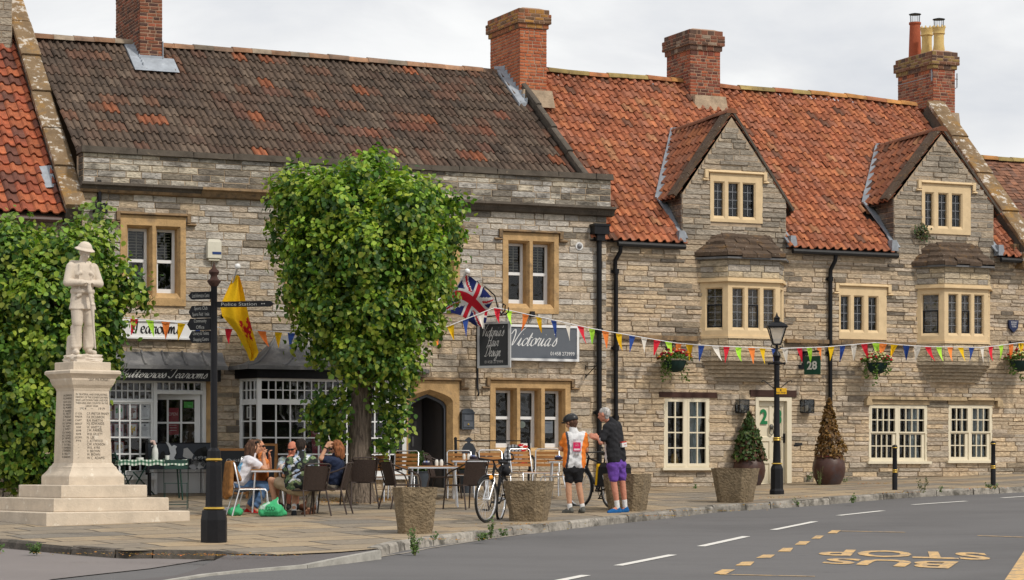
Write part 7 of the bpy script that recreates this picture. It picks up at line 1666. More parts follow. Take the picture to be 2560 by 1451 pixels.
# ------------------------------------------------------------------ cafe chairs, tables, benches and boards (fronts face +y in their own frame)
GC='brown woven armchairs of the cafe';GW='aluminium chairs with teak slats';GG='green folding bistro chairs';GT='cafe tables'
def rattan():
    t=empty('woven_armchair',(0,0,0));mb=MB();K=7;vs=[]
    for j in range(6):
        for i in range(K):u=i/(K-1)-.5;v=j/5;vs.append((u*(.42+.04*v),-.20-.10*v-.05*(1-(2*u)**2),.43+.40*v))
    fs=[(j*K+i,j*K+i+1,(j+1)*K+i+1,(j+1)*K+i)for j in range(5)for i in range(K-1)];mb.add(vs+[(x,y+.018,z)for x,y,z in vs],fs+[tuple(q+6*K for q in reversed(f))for f in fs]);mb.build('backrest',M_['rattan'],t,smooth=60)
    mb=MB();mb.flat([(-.22,-.22),(.22,-.22),(.25,.24),(-.25,.24)],.415,.435);mb.build('seat',M_['rattan'],t)
    for s in(-1,1):
        mb=MB();mb.tube([(s*.22,-.21,.43),(s*.245,-.32,.84),(s*.20,-.335,.86),(0,-.36,.865)],.013,7);mb.tube([(s*.235,-.31,.80),(s*.275,-.16,.73),(s*.29,.05,.67),(s*.285,.20,.60),(s*.275,.25,.48),(s*.27,.25,.42)],.014,7);mb.build('armrest',M_['browntube'],t,smooth=60)
        mb=MB();mb.tube([(s*.27,.25,.43),(s*.285,.30,0)],.014,7);mb.build('leg',M_['browntube'],t,smooth=60)
        mb=MB();mb.tube([(s*.22,-.21,.43),(s*.255,-.32,0)],.014,7);mb.build('leg',M_['browntube'],t,smooth=60)
    mb=MB();mb.tube([(-.27,.25,.42),(.27,.25,.42)],.012,6);mb.tube([(-.22,-.21,.42),(.22,-.21,.42)],.012,6)
    for s in(-1,1):mb.tube([(s*.27,.25,.42),(s*.22,-.21,.42)],.012,6)
    mb.build('seat_frame',M_['browntube'],t,smooth=60);return t
def slatchair():
    t=empty('slatted_chair',(0,0,0))
    for i in range(4):mb=MB();z=.56+i*.075;mb.bx(-.21,.21,-.235-.018*i,-.220-.018*i,z,z+.055);mb.build('back_slat',M_['timber'],t)
    mb=MB()
    for i in range(5):mb.bx(-.21,.21,-.21+i*.088,-.14+i*.088,.44,.455)
    mb.build('seat',M_['timber'],t)
    mb=MB();mb.tube([(-.225,-.20,.45),(-.225,-.29,.86),(-.19,-.30,.89),(.19,-.30,.89),(.225,-.29,.86),(.225,-.20,.45)],.0135,7);mb.build('back_frame',M_['alu'],t,smooth=60)
    mb=MB()
    for s in(-1,1):mb.tube([(s*.225,-.21,.435),(s*.225,.22,.435)],.0125,7)
    mb.tube([(-.225,-.21,.43),(.225,-.21,.43)],.011,6);mb.tube([(-.225,.22,.43),(.225,.22,.43)],.011,6);mb.build('seat_frame',M_['alu'],t,smooth=60)
    for s in(-1,1):
        mb=MB();mb.tube([(s*.225,.22,.44),(s*.24,.255,.40),(s*.25,.30,0)],.0135,7);mb.build('leg',M_['alu'],t,smooth=60)
        mb=MB();mb.tube([(s*.225,-.20,.45),(s*.25,-.33,0)],.0135,7);mb.build('leg',M_['alu'],t,smooth=60)
    return t
def foldchair():
    t=empty('folding_chair',(0,0,0));m=M_['greenmetal']
    for z in(.80,.70):mb=MB();mb.bx(-.20,.20,-.25,-.238,z,z+.06);mb.build('back_slat',m,t)
    mb=MB()
    for i in range(6):mb.bx(-.2,.2,-.17+i*.06,-.125+i*.06,.445,.455)
    mb.build('seat',m,t)
    for s in(-1,1):
        mb=MB();mb.bar((s*.21,-.27,.88),(s*.21,.24,0),.012,.025);mb.build('leg',m,t);mb=MB();mb.bar((s*.19,.18,.45),(s*.19,-.26,0),.012,.025);mb.build('leg',m,t)
    mb=MB();mb.tube([(-.21,.17,.12),(.21,.17,.12)],.008,5);mb.tube([(-.19,-.19,.08),(.19,-.19,.08)],.008,5);mb.build('cross_bar',m,t);return t
protos={'r':rattan(),'s':slatchair(),'f':foldchair()};used=set()
INFO={'r':('chair',GC),'s':('chair',GW),'f':('chair',GG)}
def chair(kind,px,py,face,label,dy=0):
    """face: degrees, 0 looks away from the viewer, 90 to the left"""
    o=protos[kind]if kind not in used else copy_tree(protos[kind]);used.add(kind);g=G(px,py);g.y+=dy;g.z=ground(g.x,g.y);o.location=g;o.rotation_euler=(0,0,R(face));tag(o,label,*INFO[kind]);return o
C4=chair('r',770,1290,36,'brown woven armchair with the dark haired man in a floral shirt sitting in it');C5=chair('r',828,1286,82,'brown woven armchair with the woman in navy sitting in it')
chair('r',900,1265,20,'empty brown woven armchair by the tree trunk');chair('r',1003,1273,-62,'brown woven armchair partly hidden behind the nearest planter');chair('r',1166,1274,38,'brown woven armchair left of the propped bicycle');chair('r',1108,1250,-100,'brown woven armchair behind the teak table, mostly hidden');chair('r',62,1246,20,'brown woven armchair left of the war memorial pedestal');chair('r',0,1252,-20,'brown woven armchair cut by the left edge of the picture')
C3=chair('r',735,1260,188,'brown woven armchair with the bald man sitting in it')
CW=chair('s',622,1289,-72,'aluminium chair with the woman in the white shirt sitting in it');C2=chair('s',655,1269,-120,'aluminium chair with the woman in the orange top sitting in it')
chair('s',936,1254,170,'aluminium slatted chair standing right of the tree trunk');chair('s',1010,1247,172,'aluminium slatted chair before the round box ball');chair('s',1150,1246,185,'aluminium slatted chair at the teak table below the letter box');chair('s',1236,1244,196,'aluminium slatted chair behind the bicycle handlebars');chair('s',1318,1240,-150,'aluminium slatted chair right of the black metal bench');chair('s',1366,1240,175,'aluminium slatted chair left of the cyclist in orange');chair('s',1398,1250,60,'aluminium slatted chair behind the legs of the cyclist in orange')
chair('f',440,1273,8,'green folding chair nearest the black bench, its back to the street');chair('f',296,1250,-40,'green folding chair right of the memorial pedestal');chair('f',345,1238,120,'green folding chair tucked beyond the checked table')
def table(px,py,l,w_,rz,label,kind='teak',h=.735):
    g=G(px,py);t=empty('cafe_table',g,R(rz),label,'table',GT);mb=MB()
    if kind=='teak':
        for i in range(7):mb.bx(-l/2,l/2,-w_/2+i*w_/7+.003,-w_/2+(i+1)*w_/7-.003,h-.02,h)
    else:mb.bx(-l/2,l/2,-w_/2,w_/2,h-.018,h)
    mb.build('tabletop',M_['timber']if kind=='teak' else(M_['greenmetal']if kind=='metal' else M_['rattan']),t)
    mb=MB();mm=M_['alu']if kind=='teak' else M_['greenmetal'];a,b=l/2-.015,w_/2-.015
    for q in(((-a,-b),(a,-b)),((a,-b),(a,b)),((a,b),(-a,b)),((-a,b),(-a,-b))):mb.bar((*q[0],h-.035),(*q[1],h-.035),.025,.028)
    mb.build('table_frame',mm,t)
    for s in(-1,1):
        for q in(-1,1):mb=MB();mb.tube([(s*(a-.06),q*(b-.06),h-.04),(s*(a-.01),q*(b-.01),0)],.016,8);mb.build('leg',mm,t,smooth=60)
    return t
T1=table(712,1281,1.15,.70,6,'teak table with five people sitting around it');T2=table(1083,1268,.90,.65,4,'teak table behind the nearest planter');T3=table(1176,1248,.70,.65,4,'teak table beyond the propped bicycle');T4=table(1412,1249,.62,.62,2,'small teak table behind the cyclist in orange');T5=table(42,1243,.55,.6,0,'small dark table left of the war memorial','dark');T6=table(378,1250,1.15,.62,14,'green metal table under a checked cloth','metal')
# checked cloth hanging over the table edge
h=.742;l,w_=1.25,.72;mb=MB();n=44;m=24
for j in range(m+1):
    for i in range(n+1):
        x,y=(i/n-.5)*(l+.2),(j/m-.5)*(w_+.2);ex_,ey_=max(0,abs(x)-l/2),max(0,abs(y)-w_/2);d=max(ex_,ey_);z=h-d*1.0+.012*math.sin(x*22)*(d>0);mb.v.append((math.copysign(min(abs(x),l/2+ex_*.25),x),math.copysign(min(abs(y),w_/2+ey_*.25),y),z))
for j in range(m):
    for i in range(n):a=j*(n+1)+i;mb.f.append([a,a+1,a+n+2,a+n+1]);mb.m.append(0);mb.c.append(((.62,.66,.60),(.14,.25,.18),(.14,.25,.18),(.03,.10,.06))[(i%2)+2*(j%2)if(i%2)+(j%2)!=1 else 1])
o=mb.build('tablecloth',M_['cloth'],None,loc=T6.location,rz=R(14));tag(o,'green and white checked tablecloth over the metal table','tablecloth')
def on(t,x,y,z=.735):return Vector(t.location)+Vector((x*math.cos(t.rotation_euler.z)-y*math.sin(t.rotation_euler.z),x*math.sin(t.rotation_euler.z)+y*math.cos(t.rotation_euler.z),z))
def cup(t,x,y,label,h=.09,r=.04,col=(.72,.72,.70),handle=True,grp='crockery on the cafe tables'):
    o=empty('mug',on(t,x,y),0,label,'mug',grp);mb=MB();mb.lathe([(r*.8,0),(r,h*.2),(r,h),(r*.88,h),(r*.85,h*.3)],14,(0,0,0),0,col);mb.build('cup',M_['attrgloss'],o,smooth=50)
    if handle:mb=MB();mb.tube([(r,0,h*.75),(r*1.6,0,h*.7),(r*1.6,0,h*.35),(r,0,h*.25)],.007,6,0,col);mb.build('handle',M_['attrgloss'],o,smooth=60)
def caddy(t,x,y,label,col=(.03,.04,.08)):
    o=empty('condiment_caddy',on(t,x,y),0,label,'condiments','condiments on the cafe tables');mb=MB();mb.lathe([(.05,0),(.075,.02),(.08,.06),(.07,.06),(.06,.02)],14,(0,0,0),0,col);mb.build('bowl',M_['attrgloss'],o,smooth=50)
    mb=MB()
    for k in range(8):a=k*.8;mb.bx(math.cos(a)*.035-.018,math.cos(a)*.035+.018,math.sin(a)*.035-.004,math.sin(a)*.035+.004,.03,.085,0,rnd.choice([(.65,.65,.62),(.2,.25,.5),(.6,.6,.6)]))
    mb.build('sachets',M_['attr'],o)
def shakers(t,x,y,label):
    for k,n_ in((0,'left hand'),(1,'right hand')):
        o=empty('salt_shaker',on(t,x+k*.085,y),0,label+(' with the blue band' if k else ' with the plain neck')if False else label,'shaker','white shakers on '+label.split(' on ')[-1]);mb=MB();mb.lathe([(.03,0),(.034,.05),(.03,.08),(.022,.1),(0,.108)],12,(0,0,0),0,(.66,.65,.60));mb.build('body',M_['attrgloss'],o,smooth=50)
        mb=MB();mb.lathe([(.0225,.1),(.02,.112),(0,.115)],12,(0,0,0),0,(.5,.5,.5));mb.build('cap',M_['attrgloss'],o,smooth=50)
cup(T1,-.05,-.15,'white mug with green band on the crowded teak table');cup(T1,.12,.05,'lilac drinking glass on the crowded teak table',.13,.036,(.42,.33,.50),False);cup(T1,.20,.08,'tall clear drinking glass beside the lilac one',.13,.036,(.45,.45,.5),False);cup(T1,.10,-.2,'squat white pot on the crowded teak table',.08,.05);cup(T1,.24,-.2,'second squat white pot at the right of the crowded table',.08,.05)
caddy(T2,-.12,0,'dark blue bowl of sachets on the teak table behind the nearest planter');shakers(T2,.06,-.02,'one of two white shakers on the teak table behind the nearest planter');caddy(T3,.06,.0,'dark bowl of sachets on the teak table beyond the bicycle');shakers(T3,-.12,0,'one of two white shakers on the teak table beyond the bicycle');caddy(T4,-.12,0,'dark bowl of sachets on the table behind the cyclist in orange');cup(T4,.14,0,'white pot on the table behind the cyclist in orange',.1,.045,handle=False);caddy(T5,.12,0,'bowl of blue and white sachets left of the memorial',(.45,.45,.5))
o=empty('ornament',on(T6,.07,-.02,.745),0,'white bottle and glass jar standing on the checked cloth','bottle');mb=MB();mb.lathe([(.055,0),(.06,.12),(.05,.2),(.03,.24),(.035,.27),(0,.29)],14,(0,0,0),0,(.62,.64,.62));mb.build('bottle',M_['attrgloss'],o,smooth=50);mb=MB();mb.bar((-.02,0,.27),(-.07,0,.25),.015,.015,0,(.6,.6,.6));mb.tube([(0,0,.26),(-.03,0,.34),(-.08,0,.33)],.03,8,0,(.55,.40,.36));mb.build('nozzle',M_['attr'],o,smooth=60)
cup(T6,-.22,-.12,'white bowl on the checked cloth',.05,.07,handle=False);cup(T6,.28,-.15,'white beaker on the checked cloth',.09,.04,handle=False)
# ------------------------------------------------------------------ metal benches with cut-out backs
def bench(px,py,dy,l,rz,label,cut):
    g=G(px,py);g.y+=dy;g.z=ground(g.x,g.y);t=empty('metal_bench',g,R(rz),label,'bench','black metal benches with cut out backs');m=M_['iron']
    mb=MB()
    for i in range(6):mb.bx(-l/2,l/2,-.22+i*.075,-.165+i*.075,.43,.44)
    mb.build('seat',m,t)
    for s in(-1,1):
        mb=MB();mb.tube([(s*(l/2-.02),.24,.40),(s*(l/2-.02),.36,1.02)],.03,10);mb.ball((s*(l/2-.02),.362,1.04),.034,10,6);mb.build('back_post',m,t,smooth=50)
        mb=MB();mb.tube([(s*(l/2-.02),.30,.70),(s*(l/2-.02),-.05,.70),(s*(l/2-.02),-.22,.62),(s*(l/2-.02),-.24,.43)],.018,8);mb.build('armrest',m,t,smooth=60)
        for y in(-.22,.22):mb=MB();mb.bx(s*(l/2-.05)-.02,s*(l/2-.05)+.02,y-.02,y+.02,0,.43);mb.build('leg',m,t)
    mb=MB();mb.tube([(-l/2,.355,1.0),(l/2,.355,1.0)],.011,6);mb.build('top_rail',m,t);cut(t,l);return t
def sil(mb,pts,x,z,s,y,mi=0,col=None,th=.006):mb.ext([(x+a*s,z+b*s)for a,b in pts],y,y+th,mi,col)
SOLD=[(-.12,0),(-.14,.25),(-.2,.3),(-.18,.5),(-.1,.62),(-.04,.64),(-.06,.68),(-.14,.69),(-.06,.76),(.0,.80),(.06,.76),(.12,.69),(.05,.68),(.04,.64),(.12,.6),(.2,.45),(.16,.25),(.14,0)]
POP=[(.0,0),(.25,.05),(.42,.2),(.38,.38),(.22,.36),(.14,.30),(.05,.42),(-.15,.42),(-.2,.3),(-.38,.3),(-.42,.12),(-.2,.02)]
def cut_b(t,l):
    mb=MB();y=.335;sil(mb,SOLD,-.47,.50,.72,y);sil(mb,[(0,0),(.5,0),(.55,.15),(.42,.3),(.28,.25),(.2,.36),(.08,.3),(.02,.2)],-.34,.5,.75,y);sil(mb,[(0,0),(.6,0),(.62,.2),(.5,.32),(.45,.45),(.3,.48),(.2,.4),(.12,.3),(.04,.28)],.12,.5,.85,y);mb.build('cut_out_back',flatm('slate_cut_out',(.035,.042,.055),.55),t)
    mb=MB();mb.tube([(.42,.328,.74),(.42,.324,.74)],.19,24,0,(.36,.37,.40));mb.build('pale_disc',M_['attr'],t);mb=MB()
    for k in range(4):mb.bx(.30+k*.07,.312+k*.07,.312,.322,.56,.93,0,(.02,.02,.022));mb.bx(.26,.58,.312,.322,.62+k*.08,.63+k*.08,0,(.02,.02,.022))
    mb.build('lattice',M_['attr'],t);mb=MB()
    for x,z,s in((.56,.93,.13),(.65,.90,.13),(.62,.83,.12),(.68,.86,.09),(.71,.77,.09),(.62,.55,.19)):sil(mb,POP,x,z-.04,s,.30,0,(.58,.015,.02),.008)
    mb.build('red_poppies',M_['attr'],t)
def cut_a(t,l):
    mb=MB();mb.bx(-l/2+.04,l/2-.02,.33,.338,.50,.99,0,(.045,.052,.065));mb.build('cut_out_back',M_['attr'],t);mb=MB();rr=random.Random(5)
    for k in range(16):x=-l/2+.12+rr.random()*(l-.3);z=.56+rr.random()*.3;s=rr.uniform(.05,.16);pts=[(math.cos(q)*s*rr.uniform(.4,1),math.sin(q)*s*rr.uniform(.4,1))for q in[6.283*i/9 for i in range(9)]];mb.ext([(x+a,z+b)for a,b in reversed(pts)][::-1],.322,.3285,0,rr.choice([(.015,.016,.018),(.42,.42,.42),(.02,.02,.02),(.36,.36,.37)]))
    mb.build('figures',M_['attr'],t)
    mb=MB();DOVE=[(0,0),(.06,.10),(.02,.28),(-.06,.42),(.02,.40),(.10,.30),(.16,.34),(.24,.30),(.20,.24),(.22,.12),(.16,.0),(.24,-.12),(.12,-.10),(.05,-.04)];sil(mb,DOVE,-l/2+.42,.72,.72,-.02+.318,0,(.66,.68,.70),.006);mb.build('white_dove',M_['attr'],t)
    mb=MB();put_text(mb,'1939',(l/2-.30,.3215,.72),(1,0,0),(0,0,1),.055,width=.2,col=(.35,.36,.38));mb.build('lettering',M_['attr'],t)
bench(1238,1232,.3,1.50,10,'black metal bench with soldier silhouette and red poppies under the shop window',cut_b);bench(452,1242,.25,1.35,12,'black metal bench with white dove cut out before the tea room door',cut_a)
# ------------------------------------------------------------------ chalk boards
def aboard(px,py,dy,w_,h,rz,label,wood,txt=None):
    g=G(px,py);g.y+=dy;g.z=ground(g.x,g.y);t=empty('chalk_board',g,R(rz),label,'chalk board');mb=MB();tl=.12;Mx=Matrix.Rotation(-.16,4,'X');mb.M=Mx
    f=.045;mb.bx(-w_/2,w_/2,-.015,.015,h-f,h);mb.bx(-w_/2,w_/2,-.015,.015,.08,.08+f);mb.bx(-w_/2,-w_/2+f,-.015,.015,0,h-f);mb.bx(w_/2-f,w_/2,-.015,.015,0,h-f);mb.M=Matrix.Translation((0,.32,0))@Matrix.Rotation(.16,4,'X');mb.bx(-w_/2,-w_/2+f,-.012,.012,0,h-.0);mb.bx(w_/2-f,w_/2,-.012,.012,0,h);mb.bx(-w_/2+f,w_/2-f,-.012,.012,.3,.34);mb.build('frame',M_[wood],t)
    mb=MB(Mx);mb.bx(-w_/2+f,w_/2-f,-.008,.008,.08+f,h-f,0,(.022,.025,.03));mb.build('slate',M_['attr'],t)
    if txt:
        mb=MB(Mx)
        for i,(s,wd,z)in enumerate(txt):put_text(mb,s,(0.06,-.012,z),(1,0,0),(0,0,1),.055,width=wd,shear=.2,col=(.55,.56,.56))
        mb.build('chalk_lettering',M_['attr'],t)
aboard(580,1246,-.1,.62,.95,4,'chalk board reading Quiche with an orange wooden top rail','timber',[('Quiche',.32,.72),('& salad',.3,.58),('Soup',.22,.44)]);aboard(662,1243,.0,.42,1.02,-6,'wooden framed chalk board behind the seated party','timber')
# ------------------------------------------------------------------ bags and a coat
def bagmesh(t,pts,col,name='sack',seed=0,vox=.012):
    mb=MB()
    for p,q,a,b in pts:mb.cap(p,q,a,b,10)
    o=blob(name,mb,M_['cloth'],t,vox,4,col)
    for v in o.data.vertices:n_=mnoise.noise(v.co*14+Vector((seed,0,0)));v.co+=v.normal*n_*.018
    return o
g=G(678,1292);t=empty('carrier_bag',g,0,'large green plastic carrier bag full of shopping on the paving','bag','plastic bags under the cafe table');GB=(.05,.38,.16)
bagmesh(t,[((-.12,0,.09),(.10,0,.10),.10,.11),((-.06,0,.14),(.08,.02,.24),.10,.045),((.08,.02,.22),(.10,.02,.31),.045,.02),((.12,.02,.08),(.22,.03,.05),.08,.045)],lambda p:(.42,.55,.48)if mnoise.noise(p*6)>.25 and p.z>.12 else GB,seed=1);mb=MB()
for k,x in enumerate((-.045,.0,.045)):mb.tube([(x+.022*math.cos(a/10*6.283),-.125-.004*k,.135+.03*math.sin(a/10*6.283))for a in range(10)],.005,5,0,(.01,.06,.03),closed=True)
mb.build('printed_mark',M_['attr'],t)
g=G(588,1290);t=empty('carrier_bag',g,0,'small green plastic bag beside the red shoes','bag','plastic bags under the cafe table');bagmesh(t,[((-.06,0,.07),(.06,0,.07),.07,.07),((.02,0,.1),(.05,0,.18),.06,.025)],GB,seed=4)
g=G(566,1287);t=empty('carrier_bag',g,0,'blue and white bag half hidden behind the fingerpost','bag','plastic bags under the cafe table');bagmesh(t,[((-.05,0,.06),(.05,0,.06),.06,.06)],lambda p:(.55,.57,.6)if p.z>.06 else(.03,.12,.32),seed=8)
g=G(768,1279);t=empty('shoulder_bag',g,0,'brown leather bag on the paving under the table','bag','plastic bags under the cafe table');t['group']='bags';bagmesh(t,[((-.08,0,.07),(.10,0,.07),.07,.07),((0,0,.1),(0,0,.2),.06,.02)],(.13,.05,.025),seed=12)
# ------------------------------------------------------------------ people
SK=(.50,.27,.17);SK2=(.55,.24,.16)
def lerp(a,b,t):return Vector(a).lerp(Vector(b),t)
def torso(mb,J,g=0.0,rw=.112,rc=.105,rh=.125,h0=0.0):
    for s in 'LR':
        h,sh=J['h'+s],J['s'+s];o_=J['sR' if s=='L' else 'sL'];m=lerp(lerp(h,J['pel'],.12),lerp(sh,J['che'],.45),.5);e=lerp(sh,J['che'],.42)-(J['che']-J['pel']).normalized()*.07
        mb.cap(lerp(h,m,h0),m,rh+g,rw+g,12);mb.cap(m,e,rw+g,rc+g,12)
    up=(J['che']-J['pel']).normalized();mb.cap(lerp(J['pel'],J['che'],h0*.45),J['che']-up*.08,rw+g,rc+g,12);mb.cap(J['sL']-up*.02,J['sR']-up*.02,.062+g,.062+g,10);mb.cap(J['che']-up*.02,J['nec'],.075+g,.058+g*.5,10)
def person(label,o,J,skin=SK,hands=None,vox=.0085,fs=1.0,group=None):
    J={k:(v if k in('f','u')else v-o)for k,v in J.items()};mb=MB();torso(mb,J,-.014);mb.cap(J['che'],J['hea']-Vector((0,0,.05)),.055,.056,10);head(mb,J['hea'],J['f'],J.get('u',(0,0,1)),fs)
    for s,sd in(('L',-1),('R',1)):
        mb.cap(J['s'+s],J['e'+s],.050,.040,10);mb.cap(J['e'+s],J['w'+s],.040,.027,10)
        if 'k'+s in J:
            mb.cap(J['h'+s],J['k'+s],.085,.056,12);mb.cap(J['k'+s],lerp(J['k'+s],J['a'+s],.4),.055,.054,12);mb.cap(lerp(J['k'+s],J['a'+s],.35),J['a'+s],.055,.036,12);mb.cap(J['a'+s]+Vector((0,0,-.02)),J['t'+s],.038,.026,8)
        d,pn,cu=(hands or{}).get(s,(J['w'+s]-J['e'+s],(0,0,-1),.7));hand(mb,J['w'+s],d,pn,sd,cu,1.0,1.1)
    ob=blob('person',mb,M_['cloth'],None,vox,3,skin,relax=.4);ob.location=o;tag(ob,label,'person',group);return ob,J
def garment(nm,ob,mb,col,vox=.011,sm=4,fold=None):
    g_=blob(nm,mb,M_['cloth'],ob,vox,sm,col);fold=(.011 if vox>.01 else 0)if fold is None else fold
    if fold:
        sd=rnd.uniform(0,50)
        me=g_.data;n_=len(me.vertices);co=np.empty(n_*3,np.float32);me.vertices.foreach_get('co',co);co=co.reshape(-1,3);no=np.empty(n_*3,np.float32);me.vertex_normals.foreach_get('vector',no);x,y,z=co.T.astype(np.float64)
        f_=np.sin(x*29+z*41+sd+2.2*np.sin(y*17+z*9+sd))*.6+np.sin(z*66-x*23+1.8*np.sin(y*31+x*12))*.4
        me.vertices.foreach_set('co',(co+no.reshape(-1,3)*(f_*fold*.6)[:,None]).astype(np.float32).ravel());me.update()
    return g_
def shirt(ob,J,col,sleeve=.5,g=.012,nm='shirt',rs=.068,h0=.35):
    mb=MB();torso(mb,J,g,h0=h0)
    for s in 'LR':
        if sleeve:mb.cap(J['s'+s],lerp(J['s'+s],J['e'+s],sleeve),rs,rs*.95,12)
    return garment(nm,ob,mb,col)
def legs(ob,J,col,to=.6,nm='shorts',rt=.105,rb=.085,shin=False,g=.01):
    mb=MB();mb.cap(J['hL'],J['hR'],.124,.124,12);mb.cap(J['pel'],J['pel']+(J['che']-J['pel'])*.15,.12,.11,12)
    for s in 'LR':
        mb.cap(J['h'+s],lerp(J['h'+s],J['k'+s],to),rt,rb,12)
        if shin:mb.cap(J['k'+s],lerp(J['k'+s],J['a'+s],.86),rb*.88,.058,12)
    return garment(nm,ob,mb,col)
def shoes(ob,J,col,sole=None,h=.03,nm='shoe',sock=None,sl=.22):
    for s in 'LR':
        mb=MB();a=J['a'+s];t_=J['t'+s];d=(t_-a);d.z=0;d.normalize();hl=Vector((a.x,a.y,t_.z))-d*.035;mb.cap(hl+Vector((0,0,h)),t_+Vector((0,0,h*.4)),.043,.036,10);mb.cap(hl+Vector((0,0,h)),hl+Vector((0,0,h+.05))+d*.03,.042,.043,10);mb.cap(lerp(hl,t_,.5)+Vector((0,0,h+.012)),t_+Vector((0,0,h*.4)),.042,.034,10)
        z0=t_.z;sh=garment(nm,ob,mb,(lambda p,z=z0:(sole if sole and p.z<z-.008 else col))if sole else col,.008,2)
        if sock:mb=MB();mb.cap(a-Vector((0,0,.03)),lerp(a,J['k'+s],sl),.043,.046,10);garment('sock',ob,mb,sock,.009,2)
def hairdo(ob,caps,col,nm='hair',vox=.010):
    mb=MB()
    for p,q,a,b in caps:mb.cap(p,q,a,b,12)
    h=blob(nm,mb,M_['cloth'],ob,vox,2,lambda p:tuple(x*(1+.9*mnoise.noise(Vector((p.x*45,p.y*45,p.z*14))))for x in col))
    for v in h.data.vertices:v.co+=v.normal*mnoise.noise(Vector((v.co.x*50,v.co.y*50,v.co.z*12)))*.010
    return h
def glasses(ob,J,off=0.0,nm='sunglasses'):
    f=Vector(J['f']).normalized();u=Vector((0,0,1));u=(u-f*u.dot(f)).normalized();r=f.cross(u);c=J['hea']+f*.088+u*(.012+off);mb=MB()
    for s in(-1,1):mb.cap(c+r*s*.018,c+r*s*.046-f*.006,.019,.018,8);mb.bar(c+r*s*.06,c+r*s*.08-f*.09,.006,.008)
    mb.build(nm,M_['iron'],ob,smooth=60)
def hairdark(v):return tuple(x*v for x in(.05,.028,.018))
def floral(p):
    q=p*9;a,b,c=mnoise.noise(q),mnoise.noise(q*1.3+Vector((7,3,1))),mnoise.noise(q*2.6+Vector((2,9,4)))
    if a>.22 and c>-.25:return(.55,.56,.58)if b>-.1 else(.32,.40,.55)
    if b>.16:return(.16,.20,.10)if c>0 else(.07,.12,.06)
    return(.018,.02,.02)
ZP=lambda zx,zy,k,x0,y0:(x0+zx/k,y0+zy/k)
def joints(Y,k,x0,y0,d):return{n:at(*ZP(v[0],v[1],k,x0,y0),Y+(v[2]if len(v)>2 else 0))for n,v in d.items()}
# standing cyclists
o=G(1435,1283);J=joints(o.y,4.397,1350,990,dict(pel=(370,800),che=(388,415),nec=(358,360),hea=(338,292,.03),hL=(330,815),hR=(415,815),kL=(312,985),kR=(428,985),aL=(328,1225),aR=(468,1225),tL=(262,1285,.06),tR=(440,1280,.14),sL=(295,432),sR=(478,432),eL=(226,585,.04),eR=(513,600,.04),wL=(300,610,.25),wR=(450,615,.25)));J['f']=Vector((-.72,.6,-.42))
pc,J=person('cyclist in orange and white jersey with dark helmet, back to the street',o,J,SK,{'L':((.8,.4,.1),(0,0,1),.6),'R':((-.8,.4,.1),(0,0,1),.6)})
def jersey(p):
    x=p.x-(J['pel'].x+(J['che'].x-J['pel'].x)*(p.z-J['pel'].z)/(J['che'].z-J['pel'].z));zr=(p.z-J['pel'].z)/(J['che'].z-J['pel'].z);wv=.115+.045*max(0,zr-.55)-.03*math.sin(max(0,zr)*3.1)
    if x>wv+.03:return(.75,.20,.025)
    if x<-wv-.035:return(.75,.20,.025)
    if abs(x)>wv-.005 and x<0:return(.05,.055,.075)
    return(.64,.64,.65)
sh=shirt(pc,J,jersey,.62,.012,'jersey');legs(pc,J,(.010,.010,.012),.66,rt=.098,rb=.080);shoes(pc,J,(.10,.10,.09),(.03,.03,.03),sock=(.62,.62,.62),sl=.12)
up=(J['che']-J['pel']).normalized();bk=lerp(J['pel'],J['che'],.62)+Vector((.035,-.142,0));mb=MB();M_c=Matrix.Translation(bk);mb.M=M_c;mb.bx(-.062,.062,-.004,.03,-.075,.075,0,(.62,.015,.10));mb.build('back_patch',M_['attr'],sh)
mb=MB(M_c)
for i,(s,w_)in enumerate((('THE',.05),('TRUST',.07))):put_text(mb,s,(0,-.006,.045-.025*i),(1,0,0),(0,0,1),.016,width=w_,col=(.7,.5,.55))
mb.bx(-.05,.05,-.0055,-.0045,-.06,-.03,0,(.75,.6,.65));put_text(mb,'MAVIC 9',(0,-.004,.115),(1,0,0),(0,0,1),.022,width=.12,col=(.1,.11,.16));mb.bx(-.045,-.015,-.004,.03,-.14,-.115,0,(.35,.3,.28));mb.bx(.005,.035,-.004,.03,-.14,-.115,0,(.35,.3,.28));mb.build('back_lettering',M_['attr'],sh)
hc=J['hea'];hf=Vector((-.77,.63,0));hr_=Vector((.63,.77,0));hairdo(pc,[(hc-hf*.05+Vector((0,0,.0)),hc-hf*.05+Vector((0,0,-.07)),.085,.06),(hc+Vector((0,0,.02)),hc-hf*.02+Vector((0,0,.02)),.088,.088)],(.09,.045,.028))
mb=MB();b0=len(mb.v);mb.ball((0,0,0),(.112,.142,.10),18,12);Mh=Matrix(((hr_.x,hf.x,0,hc.x),(hr_.y,hf.y,0,hc.y),(0,0,1,hc.z+.045),(0,0,0,1)))@Matrix.Rotation(-.28,4,'X');mb.v=[tuple(Mh@Vector((x,y,max(z,-.03))))for x,y,z in mb.v];mb.cap(Mh@Vector((-.06,.15,-.01)),Mh@Vector((.06,.15,-.01)),.014,.014,8)
hm=mb.build('helmet',flatm('black_helmet',(.018,.018,.02),.35),pc,smooth=60);mb=MB()
for x in(-.06,-.02,.02,.06):
    for y in(-.08,.0,.07):p=Mh@Vector((x,y,.101*math.sqrt(max(.05,1-(x/.112)**2-(y/.142)**2))));q=Mh@Vector((x,y+.05,.101*math.sqrt(max(.05,1-(x/.112)**2-((y+.05)/.142)**2))));mb.cap(p,q,.009,.009,6)
mb.build('vents',flatm('helmet_grey',(.10,.10,.105),.5),hm,smooth=60)
